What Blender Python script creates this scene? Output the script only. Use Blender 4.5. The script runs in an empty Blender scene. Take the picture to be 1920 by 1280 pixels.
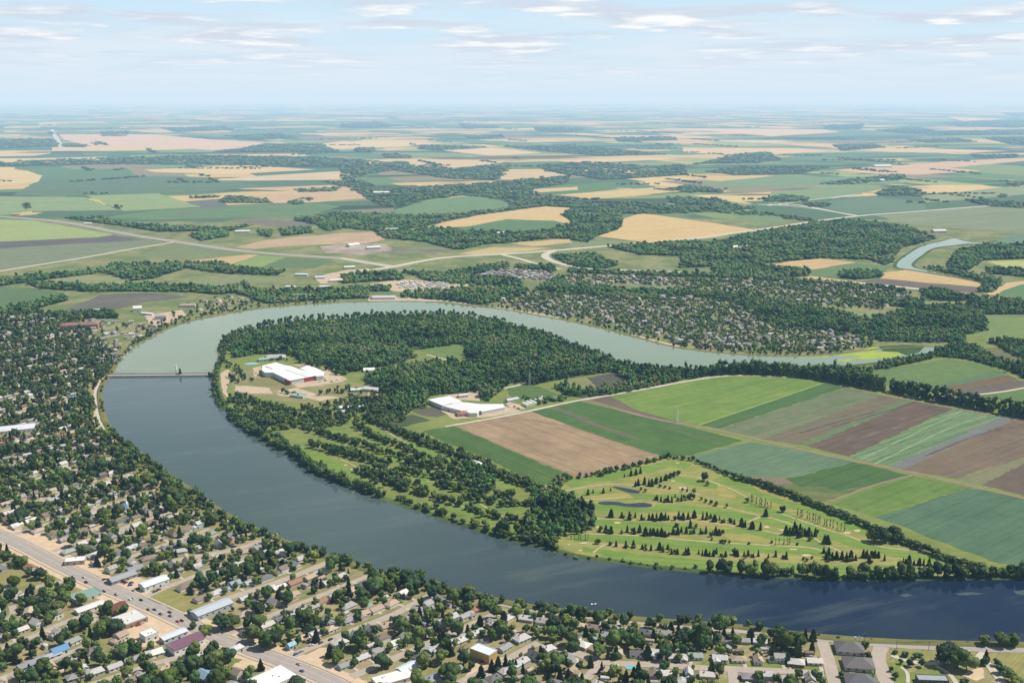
import bpy, math, random
import numpy as np
from mathutils import Vector, Matrix

random.seed(7)
rng = np.random.default_rng(11)
sc = bpy.context.scene
COL = sc.collection
R = math.radians

# ------------------------------------------------------------------ survey camera (pixels of the 1920 x 1280 photograph <-> metres)
CAM_H, FPX, HY = 480.0, 2000.0, 181.0
PIT = math.atan((640 - HY) / FPX)
CP, SP = math.cos(PIT), math.sin(PIT)

def G(px, py, z=0.0):
    u = (px - 960) / FPX; v = (640 - py) / FPX
    t = (z - CAM_H) / (v * CP - SP)
    return (u * t, (CP + v * SP) * t)

def P(x, y, z=0.0):
    dz = z - CAM_H
    t = y * CP - dz * SP
    v = (y * SP + dz * CP) / t
    return 960 + FPX * x / t, 640 - FPX * v, t

def GL(pts, z=0.0):
    return [G(a, b, z) for a, b in pts]

def inside(px, py, poly):
    px = np.asarray(px); py = np.asarray(py)
    res = np.zeros(px.shape, bool)
    n = len(poly); j = n - 1
    for i in range(n):
        xi, yi = poly[i]; xj, yj = poly[j]
        if yi != yj:
            c = ((yi > py) != (yj > py)) & (px < (xj - xi) * (py - yi) / (yj - yi) + xi)
            res ^= c
        j = i
    return res

def segdist(x, y, line):
    x = np.asarray(x, float); y = np.asarray(y, float)
    d = np.full(x.shape, 1e9)
    for (ax, ay), (bx, by) in zip(line[:-1], line[1:]):
        vx, vy = bx - ax, by - ay
        L = vx * vx + vy * vy + 1e-9
        k = np.clip(((x - ax) * vx + (y - ay) * vy) / L, 0, 1)
        d = np.minimum(d, np.hypot(x - ax - k * vx, y - ay - k * vy))
    return d

def segarr(line):
    a = np.array(line, float)
    return a[:-1], a[1:] - a[:-1]
def pdist(x, y, sa):
    A, D = sa
    px, py = x - A[:, 0], y - A[:, 1]
    k = np.clip((px * D[:, 0] + py * D[:, 1]) / (D[:, 0] ** 2 + D[:, 1] ** 2 + 1e-9), 0, 1)
    return np.hypot(px - k * D[:, 0], py - k * D[:, 1])

def chaikin(pts, it=2, closed=False):
    for _ in range(it):
        out = []
        n = len(pts)
        if not closed: out.append(pts[0])
        for i in range(n if closed else n - 1):
            a = pts[i]; b = pts[(i + 1) % n]
            out.append((a[0] * .75 + b[0] * .25, a[1] * .75 + b[1] * .25))
            out.append((a[0] * .25 + b[0] * .75, a[1] * .25 + b[1] * .75))
        if not closed: out.append(pts[-1])
        pts = out
    return pts

def densify(pts, step, jit=0.0, closed=True):
    out = []
    n = len(pts)
    for i in range(n if closed else n - 1):
        a = pts[i]; b = pts[(i + 1) % n]
        d = math.hypot(b[0] - a[0], b[1] - a[1])
        k = max(1, int(d / step))
        for q in range(k):
            f = q / k
            j = jit if q else 0
            out.append((a[0] + (b[0] - a[0]) * f + random.uniform(-j, j), a[1] + (b[1] - a[1]) * f + random.uniform(-j, j)))
    if not closed: out.append(pts[-1])
    return out

# ------------------------------------------------------------------ materials
class NT:
    def __init__(s, name):
        s.m = bpy.data.materials.new(name); s.m.use_nodes = True
        s.t = s.m.node_tree; s.t.nodes.clear()
        s.out = s.n('ShaderNodeOutputMaterial')
    def n(s, kind, **kw):
        o = s.t.nodes.new(kind)
        for k, v in kw.items(): setattr(o, k, v)
        return o
    def l(s, a, b): s.t.links.new(a, b)
    def val(s, sock, v):
        if hasattr(v, 'node'): s.l(v, sock)
        else: sock.default_value = v
    def math(s, op, a, b=0.0, clamp=False):
        o = s.n('ShaderNodeMath', operation=op, use_clamp=clamp)
        s.val(o.inputs[0], a); s.val(o.inputs[1], b)
        return o.outputs[0]
    def mix(s, f, a, b, blend='MIX'):
        o = s.n('ShaderNodeMix', data_type='RGBA', blend_type=blend)
        s.val(o.inputs[0], f)
        for i, v in ((6, a), (7, b)):
            if hasattr(v, 'node'): s.l(v, o.inputs[i])
            else: o.inputs[i].default_value = (*v[:3], 1)
        return o.outputs[2]
    def noise(s, vec, scale, detail=3, rough=.55):
        o = s.n('ShaderNodeTexNoise')
        o.inputs['Scale'].default_value = scale; o.inputs['Detail'].default_value = detail; o.inputs['Roughness'].default_value = rough
        s.l(vec, o.inputs['Vector'])
        return o.outputs[0]
    def ramp(s, f, lo, hi):
        o = s.n('ShaderNodeMapRange', interpolation_type='SMOOTHSTEP')
        s.val(o.inputs[0], f); o.inputs[1].default_value = lo; o.inputs[2].default_value = hi
        return o.outputs[0]
    def pos(s): return s.n('ShaderNodeNewGeometry').outputs['Position']
    def rot(s, vec, ang, sx, sy):
        o = s.n('ShaderNodeMapping', vector_type='TEXTURE')
        o.inputs['Rotation'].default_value = (0, 0, R(ang)); o.inputs['Scale'].default_value = (sx, sy, 1)
        s.l(vec, o.inputs['Vector'])
        return o.outputs[0]
    def surf(s, col, rough=.9, spec=.2, **kw):
        b = s.n('ShaderNodeBsdfPrincipled')
        s.val(b.inputs['Base Color'], col if hasattr(col, 'node') else (*col, 1))
        s.val(b.inputs['Roughness'], rough); b.inputs['Specular IOR Level'].default_value = spec
        for k, v in kw.items(): s.val(b.inputs[k.replace('_', ' ')], v)
        s.l(b.outputs[0], s.out.inputs[0])
        return s.m

def sr(r, g, b, k=1.15):
    f = lambda c: ((c / 255 + .055) / 1.055) ** 2.4 if c > 10 else c / 255 / 12.92
    return (f(r) / k, f(g) / k, f(b) / k)

FM = {}
def field_mat(c1, c2, ang=0, row=9, streak=.5, blotch=.6, c3=None):
    key = (c1, c2, ang, row, streak, blotch, c3)
    if key in FM: return FM[key]
    m = NT('field_soil_and_crop')
    p = m.pos()
    st = m.noise(m.rot(p, ang, 260, row), 1.0, 3, .6)
    bl = m.noise(p, .012, 4, .6)
    fi = m.noise(p, .23, 3, .7)
    f = m.math('ADD', m.math('MULTIPLY', m.math('SUBTRACT', st, .5), streak * 2.2), m.math('MULTIPLY', m.math('SUBTRACT', bl, .5), blotch * 2.6))
    f = m.math('ADD', f, m.math('MULTIPLY', m.math('SUBTRACT', fi, .5), .9))
    f = m.math('ADD', f, .5, True)
    col = m.mix(f, c1, c2)
    if c3:
        bl2 = m.noise(m.rot(p, ang, 90, 26), 1.0, 4, .65)
        col = m.mix(m.math('MULTIPLY', m.ramp(bl2, .56, .74), .8), col, c3)
    l1 = m.noise(m.rot(p, ang, 420, max(1.6, row * .28)), 1.0, 2, .5)
    l2 = m.noise(p, .055, 4, .7); l3 = m.noise(p, .9, 2, .6)
    k = m.math('ADD', m.math('MULTIPLY', m.math('SUBTRACT', l1, .5), .62), m.math('MULTIPLY', m.math('SUBTRACT', l2, .5), .55))
    k = m.math('ADD', m.math('ADD', k, m.math('MULTIPLY', m.math('SUBTRACT', l3, .5), .35)), 1.0)
    cc = m.n('ShaderNodeCombineColor')
    for i in range(3): m.l(k, cc.inputs[i])
    col = m.mix(1.0, col, cc.outputs[0], 'MULTIPLY')
    FM[key] = m.surf(col, .95, .1)
    return FM[key]

def simple(name, col, rough=.8, spec=.25, var=.25, scale=.4, **kw):
    m = NT(name)
    n = m.noise(m.pos(), scale, 4, .65)
    k = m.math('ADD', m.math('MULTIPLY', m.math('SUBTRACT', n, .5), var * 2), 1.0)
    c = m.mix(1.0, col, m.n('ShaderNodeCombineColor').outputs[0], 'MULTIPLY')
    cc = c.node.inputs[7].links[0].from_node
    for i in range(3): m.l(k, cc.inputs[i])
    return m.surf(c, rough, spec, **kw)

def objcol(name, rough=.8, spec=.25, var=.25, scale=.5, rows=0):
    m = NT(name)
    oi = m.n('ShaderNodeObjectInfo')
    n = m.noise(m.pos(), scale, 4, .7)
    k = m.math('ADD', m.math('MULTIPLY', m.math('SUBTRACT', n, .5), var * 2), 1.0)
    cc = m.n('ShaderNodeCombineColor')
    for i in range(3): m.l(k, cc.inputs[i])
    return m.surf(m.mix(1.0, oi.outputs['Color'], cc.outputs[0], 'MULTIPLY'), rough, spec)

def leaf_material():
    m = NT('foliage')
    at = m.n('ShaderNodeAttribute', attribute_name='tint')
    oi = m.n('ShaderNodeObjectInfo')
    c = m.mix(1.0, at.outputs['Color'], oi.outputs['Color'], 'MULTIPLY')
    n = m.noise(m.pos(), .33, 3, .7)
    k = m.math('ADD', m.math('MULTIPLY', m.math('SUBTRACT', n, .5), 1.3), 1.0)
    cc = m.n('ShaderNodeCombineColor')
    for i in range(3): m.l(k, cc.inputs[i])
    c = m.mix(1.0, c, cc.outputs[0], 'MULTIPLY')
    b = m.n('ShaderNodeBsdfPrincipled')
    m.l(c, b.inputs['Base Color']); b.inputs['Roughness'].default_value = .7; b.inputs['Specular IOR Level'].default_value = .15
    m.l(b.outputs[0], m.out.inputs[0])
    return m.m
M_LEAF = leaf_material()
def tint_material():
    m = NT('painted_house_surface')
    at = m.n('ShaderNodeAttribute', attribute_name='tint')
    n = m.noise(m.pos(), .6, 3, .7)
    k = m.math('ADD', m.math('MULTIPLY', m.math('SUBTRACT', n, .5), .5), 1.0)
    cc = m.n('ShaderNodeCombineColor')
    for i in range(3): m.l(k, cc.inputs[i])
    return m.surf(m.mix(1.0, at.outputs['Color'], cc.outputs[0], 'MULTIPLY'), .85, .2)
M_TINT = tint_material()
M_ROOF = objcol('shingle_roof', .85, .2, .35, .8)
M_WALL = objcol('painted_wall', .8, .25, .15, .5)
M_PAINT = objcol('car_paint', .25, .5, .05)
M_BARK = simple('bark', (.09, .065, .045), .95, .1, .4, 2)
M_GLASS = simple('window_glass', (.03, .04, .05), .12, .5, .1, 1)
M_TYRE = simple('rubber', (.02, .02, .02), .9, .1, .1, 2)
M_WHITE = simple('white_paint', (.72, .72, .7), .6, .3, .12, .15)
M_CONC = simple('concrete', sr(196, 186, 170), .9, .2, .25, .25)
M_ROAD = simple('asphalt_road', sr(172, 164, 156), .9, .2, .2, .12)
M_STREET = simple('residential_street', sr(184, 172, 158), .9, .2, .22, .12)
M_GRAVEL = simple('gravel', sr(214, 190, 160), .95, .1, .3, .1)
M_TRACK = simple('dirt_track', sr(146, 132, 110), .95, .1, .3, .1)
M_PALE = simple('pale_gravel_road', sr(202, 196, 178), .95, .1, .2, .05)
M_SAND = simple('bunker_sand', sr(206, 190, 148), .95, .1, .15, .3)
M_METAL = simple('white_sheet_metal', (.8, .81, .82), .45, .4, .08, .08)
M_RED = simple('red_cladding', (.36, .045, .05), .6, .3, .15, .3)

# ------------------------------------------------------------------ object helpers
def put(o, parent=None):
    COL.objects.link(o)
    if parent is not None: o.parent = parent
    return o

def meshobj(name, verts, faces, mat, parent=None, smooth=False):
    me = bpy.data.meshes.new(name)
    me.from_pydata([tuple(v) for v in verts], [], [tuple(f) for f in faces])
    me.update()
    if mat: me.materials.append(mat)
    if smooth: me.polygons.foreach_set('use_smooth', [True] * len(me.polygons))
    return put(bpy.data.objects.new(name, me), parent)

def structure(o, label=None):
    o['kind'] = 'structure'
    if label: o['label'] = label
    return o

def tag(o, label, cat, group=None, kind=None):
    if label: o['label'] = label
    o['category'] = cat
    if group: o['group'] = group
    if kind: o['kind'] = kind
    return o

def empty(name, x, y, z=0.0, rz=0.0):
    o = bpy.data.objects.new(name, None)
    o.empty_display_size = 1; o.location = (x, y, z); o.rotation_euler = (0, 0, rz)
    return put(o)

def sheet(name, pts, z, mat, jit=1.0, step=25, smooth=0, px=True):
    g = GL(pts) if px else list(pts)
    if smooth: g = chaikin(g, smooth, True)
    elif step: g = densify(g, step, jit)
    far = max(p[1] for p in g)
    z = z + far * 1.5e-5
    return structure(meshobj(name, [(x, y, z) for x, y in g], [range(len(g))], mat))

def ribbon_arrays(line, w, z, wj=0.0, tex=0):
    n = len(line); V = []; F = []
    for i, (x, y) in enumerate(line):
        a = line[max(0, i - 1)]; b = line[min(n - 1, i + 1)]
        dx, dy = b[0] - a[0], b[1] - a[1]; L = math.hypot(dx, dy) or 1
        nx, ny = -dy / L, dx / L
        ww = w / 2 * (1 + random.uniform(-wj, wj))
        V += [(x + nx * ww, y + ny * ww, z), (x - nx * ww, y - ny * ww, z)]
        if i: F.append((2 * i - 2, 2 * i - 1, 2 * i + 1, 2 * i))
    return V, F

def ribbon(name, pts, w, z, mat, px=True, smooth=2, wj=0.0, step=0):
    g = GL(pts) if px else list(pts)
    if smooth and len(g) > 2: g = chaikin(g, smooth)
    if step: g = densify(g, step, 0, False)
    z += max(p[1] for p in g) * 1.5e-5
    V, F = ribbon_arrays(g, w, z, wj)
    return structure(meshobj(name, V, F, mat))

def big_mesh(name, V, F, tint, mat, smooth=False):
    """V (n,3) F (m,3) tint (n,3)"""
    me = bpy.data.meshes.new(name)
    me.vertices.add(len(V)); me.vertices.foreach_set('co', np.ascontiguousarray(V, np.float32).ravel())
    me.loops.add(len(F) * 3); me.loops.foreach_set('vertex_index', np.ascontiguousarray(F, np.int32).ravel())
    me.polygons.add(len(F)); me.polygons.foreach_set('loop_start', np.arange(0, len(F) * 3, 3, dtype=np.int32))
    a = me.attributes.new('tint', 'FLOAT_COLOR', 'POINT')
    c = np.ones((len(V), 4), np.float32); c[:, :3] = tint
    a.data.foreach_set('color', c.ravel())
    me.update(calc_edges=True); me.validate()
    me.materials.append(mat)
    return me

# ------------------------------------------------------------------ tree templates
def ico(sub=0):
    t = (1 + 5 ** .5) / 2
    V = [(-1, t, 0), (1, t, 0), (-1, -t, 0), (1, -t, 0), (0, -1, t), (0, 1, t), (0, -1, -t), (0, 1, -t), (t, 0, -1), (t, 0, 1), (-t, 0, -1), (-t, 0, 1)]
    F = [(0, 11, 5), (0, 5, 1), (0, 1, 7), (0, 7, 10), (0, 10, 11), (1, 5, 9), (5, 11, 4), (11, 10, 2), (10, 7, 6), (7, 1, 8), (3, 9, 4), (3, 4, 2), (3, 2, 6), (3, 6, 8), (3, 8, 9), (4, 9, 5), (2, 4, 11), (6, 2, 10), (8, 6, 7), (9, 8, 1)]
    V = [np.array(v, float) / np.linalg.norm(v) for v in V]
    for _ in range(sub):
        mid = {}; NF = []
        def m(a, b):
            k = (min(a, b), max(a, b))
            if k not in mid:
                v = V[a] + V[b]; V.append(v / np.linalg.norm(v)); mid[k] = len(V) - 1
            return mid[k]
        for a, b, c in F:
            ab, bc, ca = m(a, b), m(b, c), m(c, a)
            NF += [(a, ab, ca), (b, bc, ab), (c, ca, bc), (ab, bc, ca)]
        F = NF
    return np.array(V), np.array(F)
I0, I1, I2 = ico(0), ico(1), ico(2)

def pack(parts):
    V = []; F = []; T = []; n = 0
    for v, f, t in parts:
        V.append(v); F.append(f + n); T.append(np.broadcast_to(np.asarray(t, float), (len(v), 3)).copy()); n += len(v)
    return np.concatenate(V), np.concatenate(F), np.concatenate(T)

def quads(c, nrm, size, r):
    """small leaf-spray triangles pairs at points c with normals nrm"""
    n = len(c)
    a = np.cross(nrm, r.normal(size=(n, 3))); a /= np.linalg.norm(a, axis=1)[:, None] + 1e-9
    b = np.cross(nrm, a)
    s = size * r.uniform(.6, 1.4, (n, 1))
    q = np.stack([c - a * s - b * s * .6, c + a * s - b * s * .6, c + a * s * .7 + b * s * .8, c - a * s * .7 + b * s * .8], 1)
    V = q.reshape(-1, 3)
    i = np.arange(n) * 4
    F = np.concatenate([np.stack([i, i + 1, i + 2], 1), np.stack([i, i + 2, i + 3], 1)])
    return V, F

def crown(r, lumps, base, leaves, wid=.5, bot=.18, lsize=.05, flat=1.0, spread=.62, column=False):
    """a broadleaf crown in a unit-height box: lumps of foliage, then loose sprays around them"""
    parts = []
    cz = (1 + bot) / 2; hz = (1 - bot) / 2
    C = []
    for k in range(lumps):
        d = r.normal(size=3); d /= np.linalg.norm(d)
        rad = spread * r.uniform(.35, 1) if k else 0
        c = np.array([d[0] * wid * rad, d[1] * wid * rad, cz + d[2] * hz * rad * flat])
        if column: c[2] = bot + (1 - bot) * (.08 + .84 * (k + r.uniform(-.3, .3)) / max(1, lumps - 1)); c[:2] *= 1.1 - abs((k + .5) / lumps - .45)
        s = r.uniform(.3, .5) * wid * (1.15 if k == 0 else 1) * (1.25 if lumps < 6 else 1)
        C.append((c, s))
        v, f = base
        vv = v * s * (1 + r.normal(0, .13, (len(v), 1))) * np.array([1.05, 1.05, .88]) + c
        sh = r.uniform(.72, 1.25) * (.8 + .4 * (c[2] - bot) / (1 - bot))  # higher lumps tinted lighter, imitating light from above
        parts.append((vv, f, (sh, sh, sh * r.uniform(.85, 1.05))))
    if leaves:
        k = r.integers(0, lumps, leaves)
        d = r.normal(size=(leaves, 3)); d[:, 2] = d[:, 2] * .8 + .15; d /= np.linalg.norm(d, axis=1)[:, None]
        cc = np.array([C[i][0] for i in k]); ss = np.array([C[i][1] for i in k])
        pts = cc + d * ss[:, None] * r.uniform(.95, 1.22, (leaves, 1))
        v, f = quads(pts, d + r.normal(0, .55, d.shape), lsize, r)
        t = np.repeat(r.uniform(.65, 1.45, leaves), 4)[:, None] * np.array([1, 1, .92])
        parts.append((v, f, t))
    return pack(parts)

def spruce(r, tiers, seg, wid=.2, bot=.06, power=.85):
    """tiered conifer, unit height"""
    parts = []
    for k in range(tiers):
        f0 = k / tiers
        z0 = bot + (1 - bot) * f0 * .96
        z1 = min(1.0, z0 + (1 - bot) / tiers * 1.9)
        rr = wid * (1 - f0) ** power + .012
        ang = np.arange(seg) / seg * 2 * math.pi + r.uniform(0, 6)
        rad = rr * r.uniform(.7, 1.2, seg)
        v = np.concatenate([np.stack([np.cos(ang) * rad, np.sin(ang) * rad, z0 + r.normal(0, .012, seg)], 1), [[0, 0, z1]], [[0, 0, z0 + .02]]])
        i = np.arange(seg); j = (i + 1) % seg
        f = np.concatenate([np.stack([i, j, np.full(seg, seg)], 1), np.stack([j, i, np.full(seg, seg + 1)], 1)])
        sh = r.uniform(.75, 1.2)
        t = np.full((len(v), 3), sh); t[:seg] *= r.uniform(.8, 1.25, (seg, 1))
        parts.append((v, f, t))
    return pack(parts)

rr = np.random.default_rng(5)
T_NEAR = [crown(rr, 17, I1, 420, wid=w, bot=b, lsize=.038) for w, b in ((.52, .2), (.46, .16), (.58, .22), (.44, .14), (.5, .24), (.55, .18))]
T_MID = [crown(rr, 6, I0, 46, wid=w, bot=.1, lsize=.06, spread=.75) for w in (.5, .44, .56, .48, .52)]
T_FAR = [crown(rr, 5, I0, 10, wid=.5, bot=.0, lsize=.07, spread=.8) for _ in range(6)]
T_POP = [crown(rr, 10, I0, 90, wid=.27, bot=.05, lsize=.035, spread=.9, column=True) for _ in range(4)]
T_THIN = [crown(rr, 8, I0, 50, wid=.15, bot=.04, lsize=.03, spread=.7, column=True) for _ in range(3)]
T_SPR = [spruce(rr, 9, 11, wid=w, power=p_) for w, p_ in ((.19, .85), (.22, .6), (.17, .75), (.2, .55))]
T_SPRF = [spruce(rr, 5, 7, wid=w) for w in (.2, .23)]

GREENS = np.array([(.044, .074, .021), (.055, .088, .024), (.071, .106, .027), (.089, .124, .030), (.041, .068, .027), (.110, .138, .034)])
def greens(n, r=rng, bias=0.0, lum=1.0):
    i = np.clip((r.random(n) * 6 + bias).astype(int), 0, 5)
    h = r.normal(0, .10, n)
    return GREENS[i] * 1.1 * r.uniform(.65, 1.42, (n, 1)) * np.stack([.93 + h * .6, 1 + h * .25, 1 - h], 1) * lum

def stamp(templates, x, y, hgt, wid, tint, r=rng, zsink=.3, z=0.0):
    """numpy copies of templates standing at x, y: returns V, F, T"""
    VV = []; FF = []; TT = []; n0 = 0
    which = r.integers(0, len(templates), len(x))
    for k, (V, F, T) in enumerate(templates):
        idx = np.nonzero(which == k)[0]
        if not len(idx): continue
        a = r.uniform(0, 2 * math.pi, len(idx))
        ca, sa = np.cos(a)[:, None], np.sin(a)[:, None]
        w = wid[idx][:, None]; h = hgt[idx][:, None]
        X = (V[None, :, 0] * ca - V[None, :, 1] * sa) * w + x[idx][:, None]
        Y = (V[None, :, 0] * sa + V[None, :, 1] * ca) * w + y[idx][:, None]
        Z = V[None, :, 2] * h - zsink + z
        m = len(V)
        VV.append(np.stack([X, Y, np.broadcast_to(Z, X.shape)], 2).reshape(-1, 3))
        FF.append((F[None] + (np.arange(len(idx)) * m)[:, None, None] + n0).reshape(-1, 3))
        TT.append((T[None] * tint[idx][:, None, :]).reshape(-1, 3))
        n0 += m * len(idx)
    return np.concatenate(VV), np.concatenate(FF), np.concatenate(TT)

def stuff_mesh(name, packs, mat, label, cat):
    n = 0; V = []; F = []; T = []
    for v, f, t in packs:
        V.append(v); F.append(f + n); T.append(t); n += len(v)
    me = big_mesh(name, np.concatenate(V), np.concatenate(F), np.concatenate(T), mat)
    o = put(bpy.data.objects.new(name, me))
    return tag(o, label, cat, kind='stuff')

# ------------------------------------------------------------------ RIVER
OUTER = [(2150, 1212), (1920, 1204), (1850, 1203), (1750, 1201), (1640, 1197), (1560, 1191), (1500, 1185), (1460, 1180), (1400, 1172), (1340, 1167), (1280, 1163), (1180, 1155), (1070, 1143),
         (990, 1133), (930, 1121), (860, 1106), (800, 1092), (740, 1080), (690, 1063), (640, 1046), (600, 1034), (540, 1014), (490, 993), (450, 976), (405, 947), (370, 922), (330, 896), (295, 868), (255, 840),
         (225, 818), (207, 799), (197, 773), (193, 747), (193, 730), (203, 712), (212, 702), (216, 695), (222, 680), (235, 663), (258, 647), (290, 630), (325, 613), (380, 598), (440, 587), (500, 578), (560, 573), (640, 568),
         (700, 566.5), (760, 566), (830, 568), (880, 575), (940, 580), (1000, 591), (1060, 602), (1120, 615), (1180, 630), (1240, 647), (1280, 655), (1347, 663), (1413, 668), (1480, 669), (1533, 668), (1573, 665), (1613, 660), (1680, 652), (1763, 651)]
INNER = [(2150, 1088), (1920, 1087), (1850, 1088), (1780, 1087), (1700, 1090), (1613, 1090), (1513, 1086), (1413, 1083), (1330, 1077), (1280, 1072), (1207, 1065), (1140, 1054), (1090, 1049), (1040, 1036), (1007, 1026),
         (940, 1012), (907, 1000), (840, 979), (790, 961), (740, 946), (707, 935), (683, 922), (657, 915), (640, 909), (600, 893), (567, 872), (547, 855), (515, 838), (473, 817), (433, 785), (413, 760), (400, 731), (398, 704), (405, 683),
         (413, 660), (427, 640), (460, 622), (530, 605), (590, 600), (640, 598), (720, 593), (830, 591), (870, 595), (940, 606), (1000, 621), (1060, 644), (1100, 658), (1150, 676), (1200, 687), (1280, 693), (1347, 692), (1480, 690), (1580, 686), (1667, 677), (1697, 669), (1747, 661), (1763, 655)]
gO = chaikin(GL(OUTER), 2); gI = chaikin(GL(INNER), 2)
gO = densify(gO, 9, .9, False); gI = densify(gI, 9, 1.1, False)
WATER = gO + gI[::-1]
WATER_PX = [P(x, y)[:2] for x, y in WATER]
CREEK = [(1675, 503), (1676, 492), (1697, 477), (1717, 464), (1737, 457), (1760, 453), (1777, 447), (1795, 446), (1815, 453), (1840, 455), (1870, 450), (1870, 453), (1840, 458), (1813, 458), (1793, 461), (1763, 464), (1747, 469), (1737, 477), (1722, 488), (1712, 498), (1724, 504), (1770, 513), (1815, 520), (1850, 530), (1880, 534), (1880, 537), (1850, 534), (1813, 524), (1768, 517), (1720, 509), (1700, 506)]
gC = densify(chaikin(GL(CREEK), 2, True), 14, .8)

def water_material():
    m = NT('lake_water')
    p = m.pos()
    sx = m.n('ShaderNodeSeparateXYZ'); m.l(p, sx.inputs[0])
    big = m.noise(p, .006, 3, .5)
    # north of the causeway the lake is turbid green, south of it slate blue, darkening to navy in the east
    north = m.ramp(m.math('ADD', sx.outputs[1], m.math('MULTIPLY', big, 60.)), 1835, 1890)
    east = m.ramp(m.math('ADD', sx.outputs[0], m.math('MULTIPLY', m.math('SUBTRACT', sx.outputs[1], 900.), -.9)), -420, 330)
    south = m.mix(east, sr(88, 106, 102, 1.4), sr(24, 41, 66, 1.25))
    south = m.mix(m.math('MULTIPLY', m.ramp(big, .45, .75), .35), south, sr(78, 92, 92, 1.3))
    gust_sheen = m.ramp(m.noise(m.rot(p, 24, 260, 45), 1.0, 4, .62), .50, .66)
    south = m.mix(m.math('MULTIPLY', gust_sheen, .28), south, sr(112, 124, 116, 1.3))  # paler sheen of wind-ruffled water painted into the base colour
    col = m.mix(north, south, sr(136, 152, 118, 1.25))
    sl = m.noise(m.rot(p, 30, 60, 14), 1.0, 4, .6)
    rough = m.math('ADD', .05, m.math('MULTIPLY', m.ramp(sl, .45, .7), .12))
    b = m.n('ShaderNodeBsdfPrincipled')
    m.l(col, b.inputs['Base Color']); m.l(rough, b.inputs['Roughness'])
    b.inputs['IOR'].default_value = 1.33; b.inputs['Specular IOR Level'].default_value = .5
    bp = m.n('ShaderNodeBump'); bp.inputs['Strength'].default_value = .12; bp.inputs['Distance'].default_value = .25
    m.l(m.noise(m.rot(p, 35, 5, 2.2), 1.0, 3, .6), bp.inputs['Height'])
    m.l(bp.outputs[0], b.inputs['Normal'])
    m.l(b.outputs[0], m.out.inputs[0])
    return m.m
M_WATER = water_material()
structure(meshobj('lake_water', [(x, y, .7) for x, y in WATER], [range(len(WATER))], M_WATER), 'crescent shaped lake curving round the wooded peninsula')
structure(meshobj('creek_water', [(x, y, .8) for x, y in gC], [range(len(gC))], M_WATER))

def pond(pts, z=.75):
    g = densify(chaikin(GL(pts), 2, True), 4, .35)
    return meshobj('golf_pond', [(x, y, z) for x, y in g], [range(len(g))], M_POND)
M_POND = NT('pond_water')
_p = M_POND.pos()
M_POND = M_POND.surf(M_POND.mix(M_POND.noise(_p, .08, 3), sr(40, 50, 58, 1.2), sr(66, 76, 80, 1.2)), .1, .5, IOR=1.33)

M_BANK = field_mat(sr(104, 112, 64), sr(132, 128, 80), 0, 6, .3, .9, sr(70, 84, 46))
M_BANKG = field_mat(sr(96, 112, 62), sr(62, 80, 44), 0, 6, .3, .9, sr(140, 140, 84))
def bank(name, line, out, mat):
    """a low grassy lip along a waterline: out=+1 puts land on the left of the direction of travel"""
    V = []; F = []; n = len(line); prof = [(-1.2, .55), (1.0, .95), (3.2, 1.35), (7.5, 1.25), (11, .02)]
    for i, (x, y) in enumerate(line):
        a = line[max(0, i - 2)]; b = line[min(n - 1, i + 2)]
        dx, dy = b[0] - a[0], b[1] - a[1]; L = math.hypot(dx, dy) or 1
        nx, ny = -dy / L * out, dx / L * out
        for o, h in prof:
            o = o + (random.uniform(-.5, .7) if h > .6 else 0)
            V.append((x + nx * o, y + ny * o, h))
        if i:
            k = len(prof)
            for q in range(k - 1):
                F.append(((i - 1) * k + q, (i - 1) * k + q + 1, i * k + q + 1, i * k + q))
    return structure(meshobj(name, V, F, mat))
bank('river_bank', gO, 1, M_BANK)
bank('river_bank', gI, -1, M_BANKG)
bank('river_bank', gC + gC[:1], -1, M_BANKG)

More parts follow.
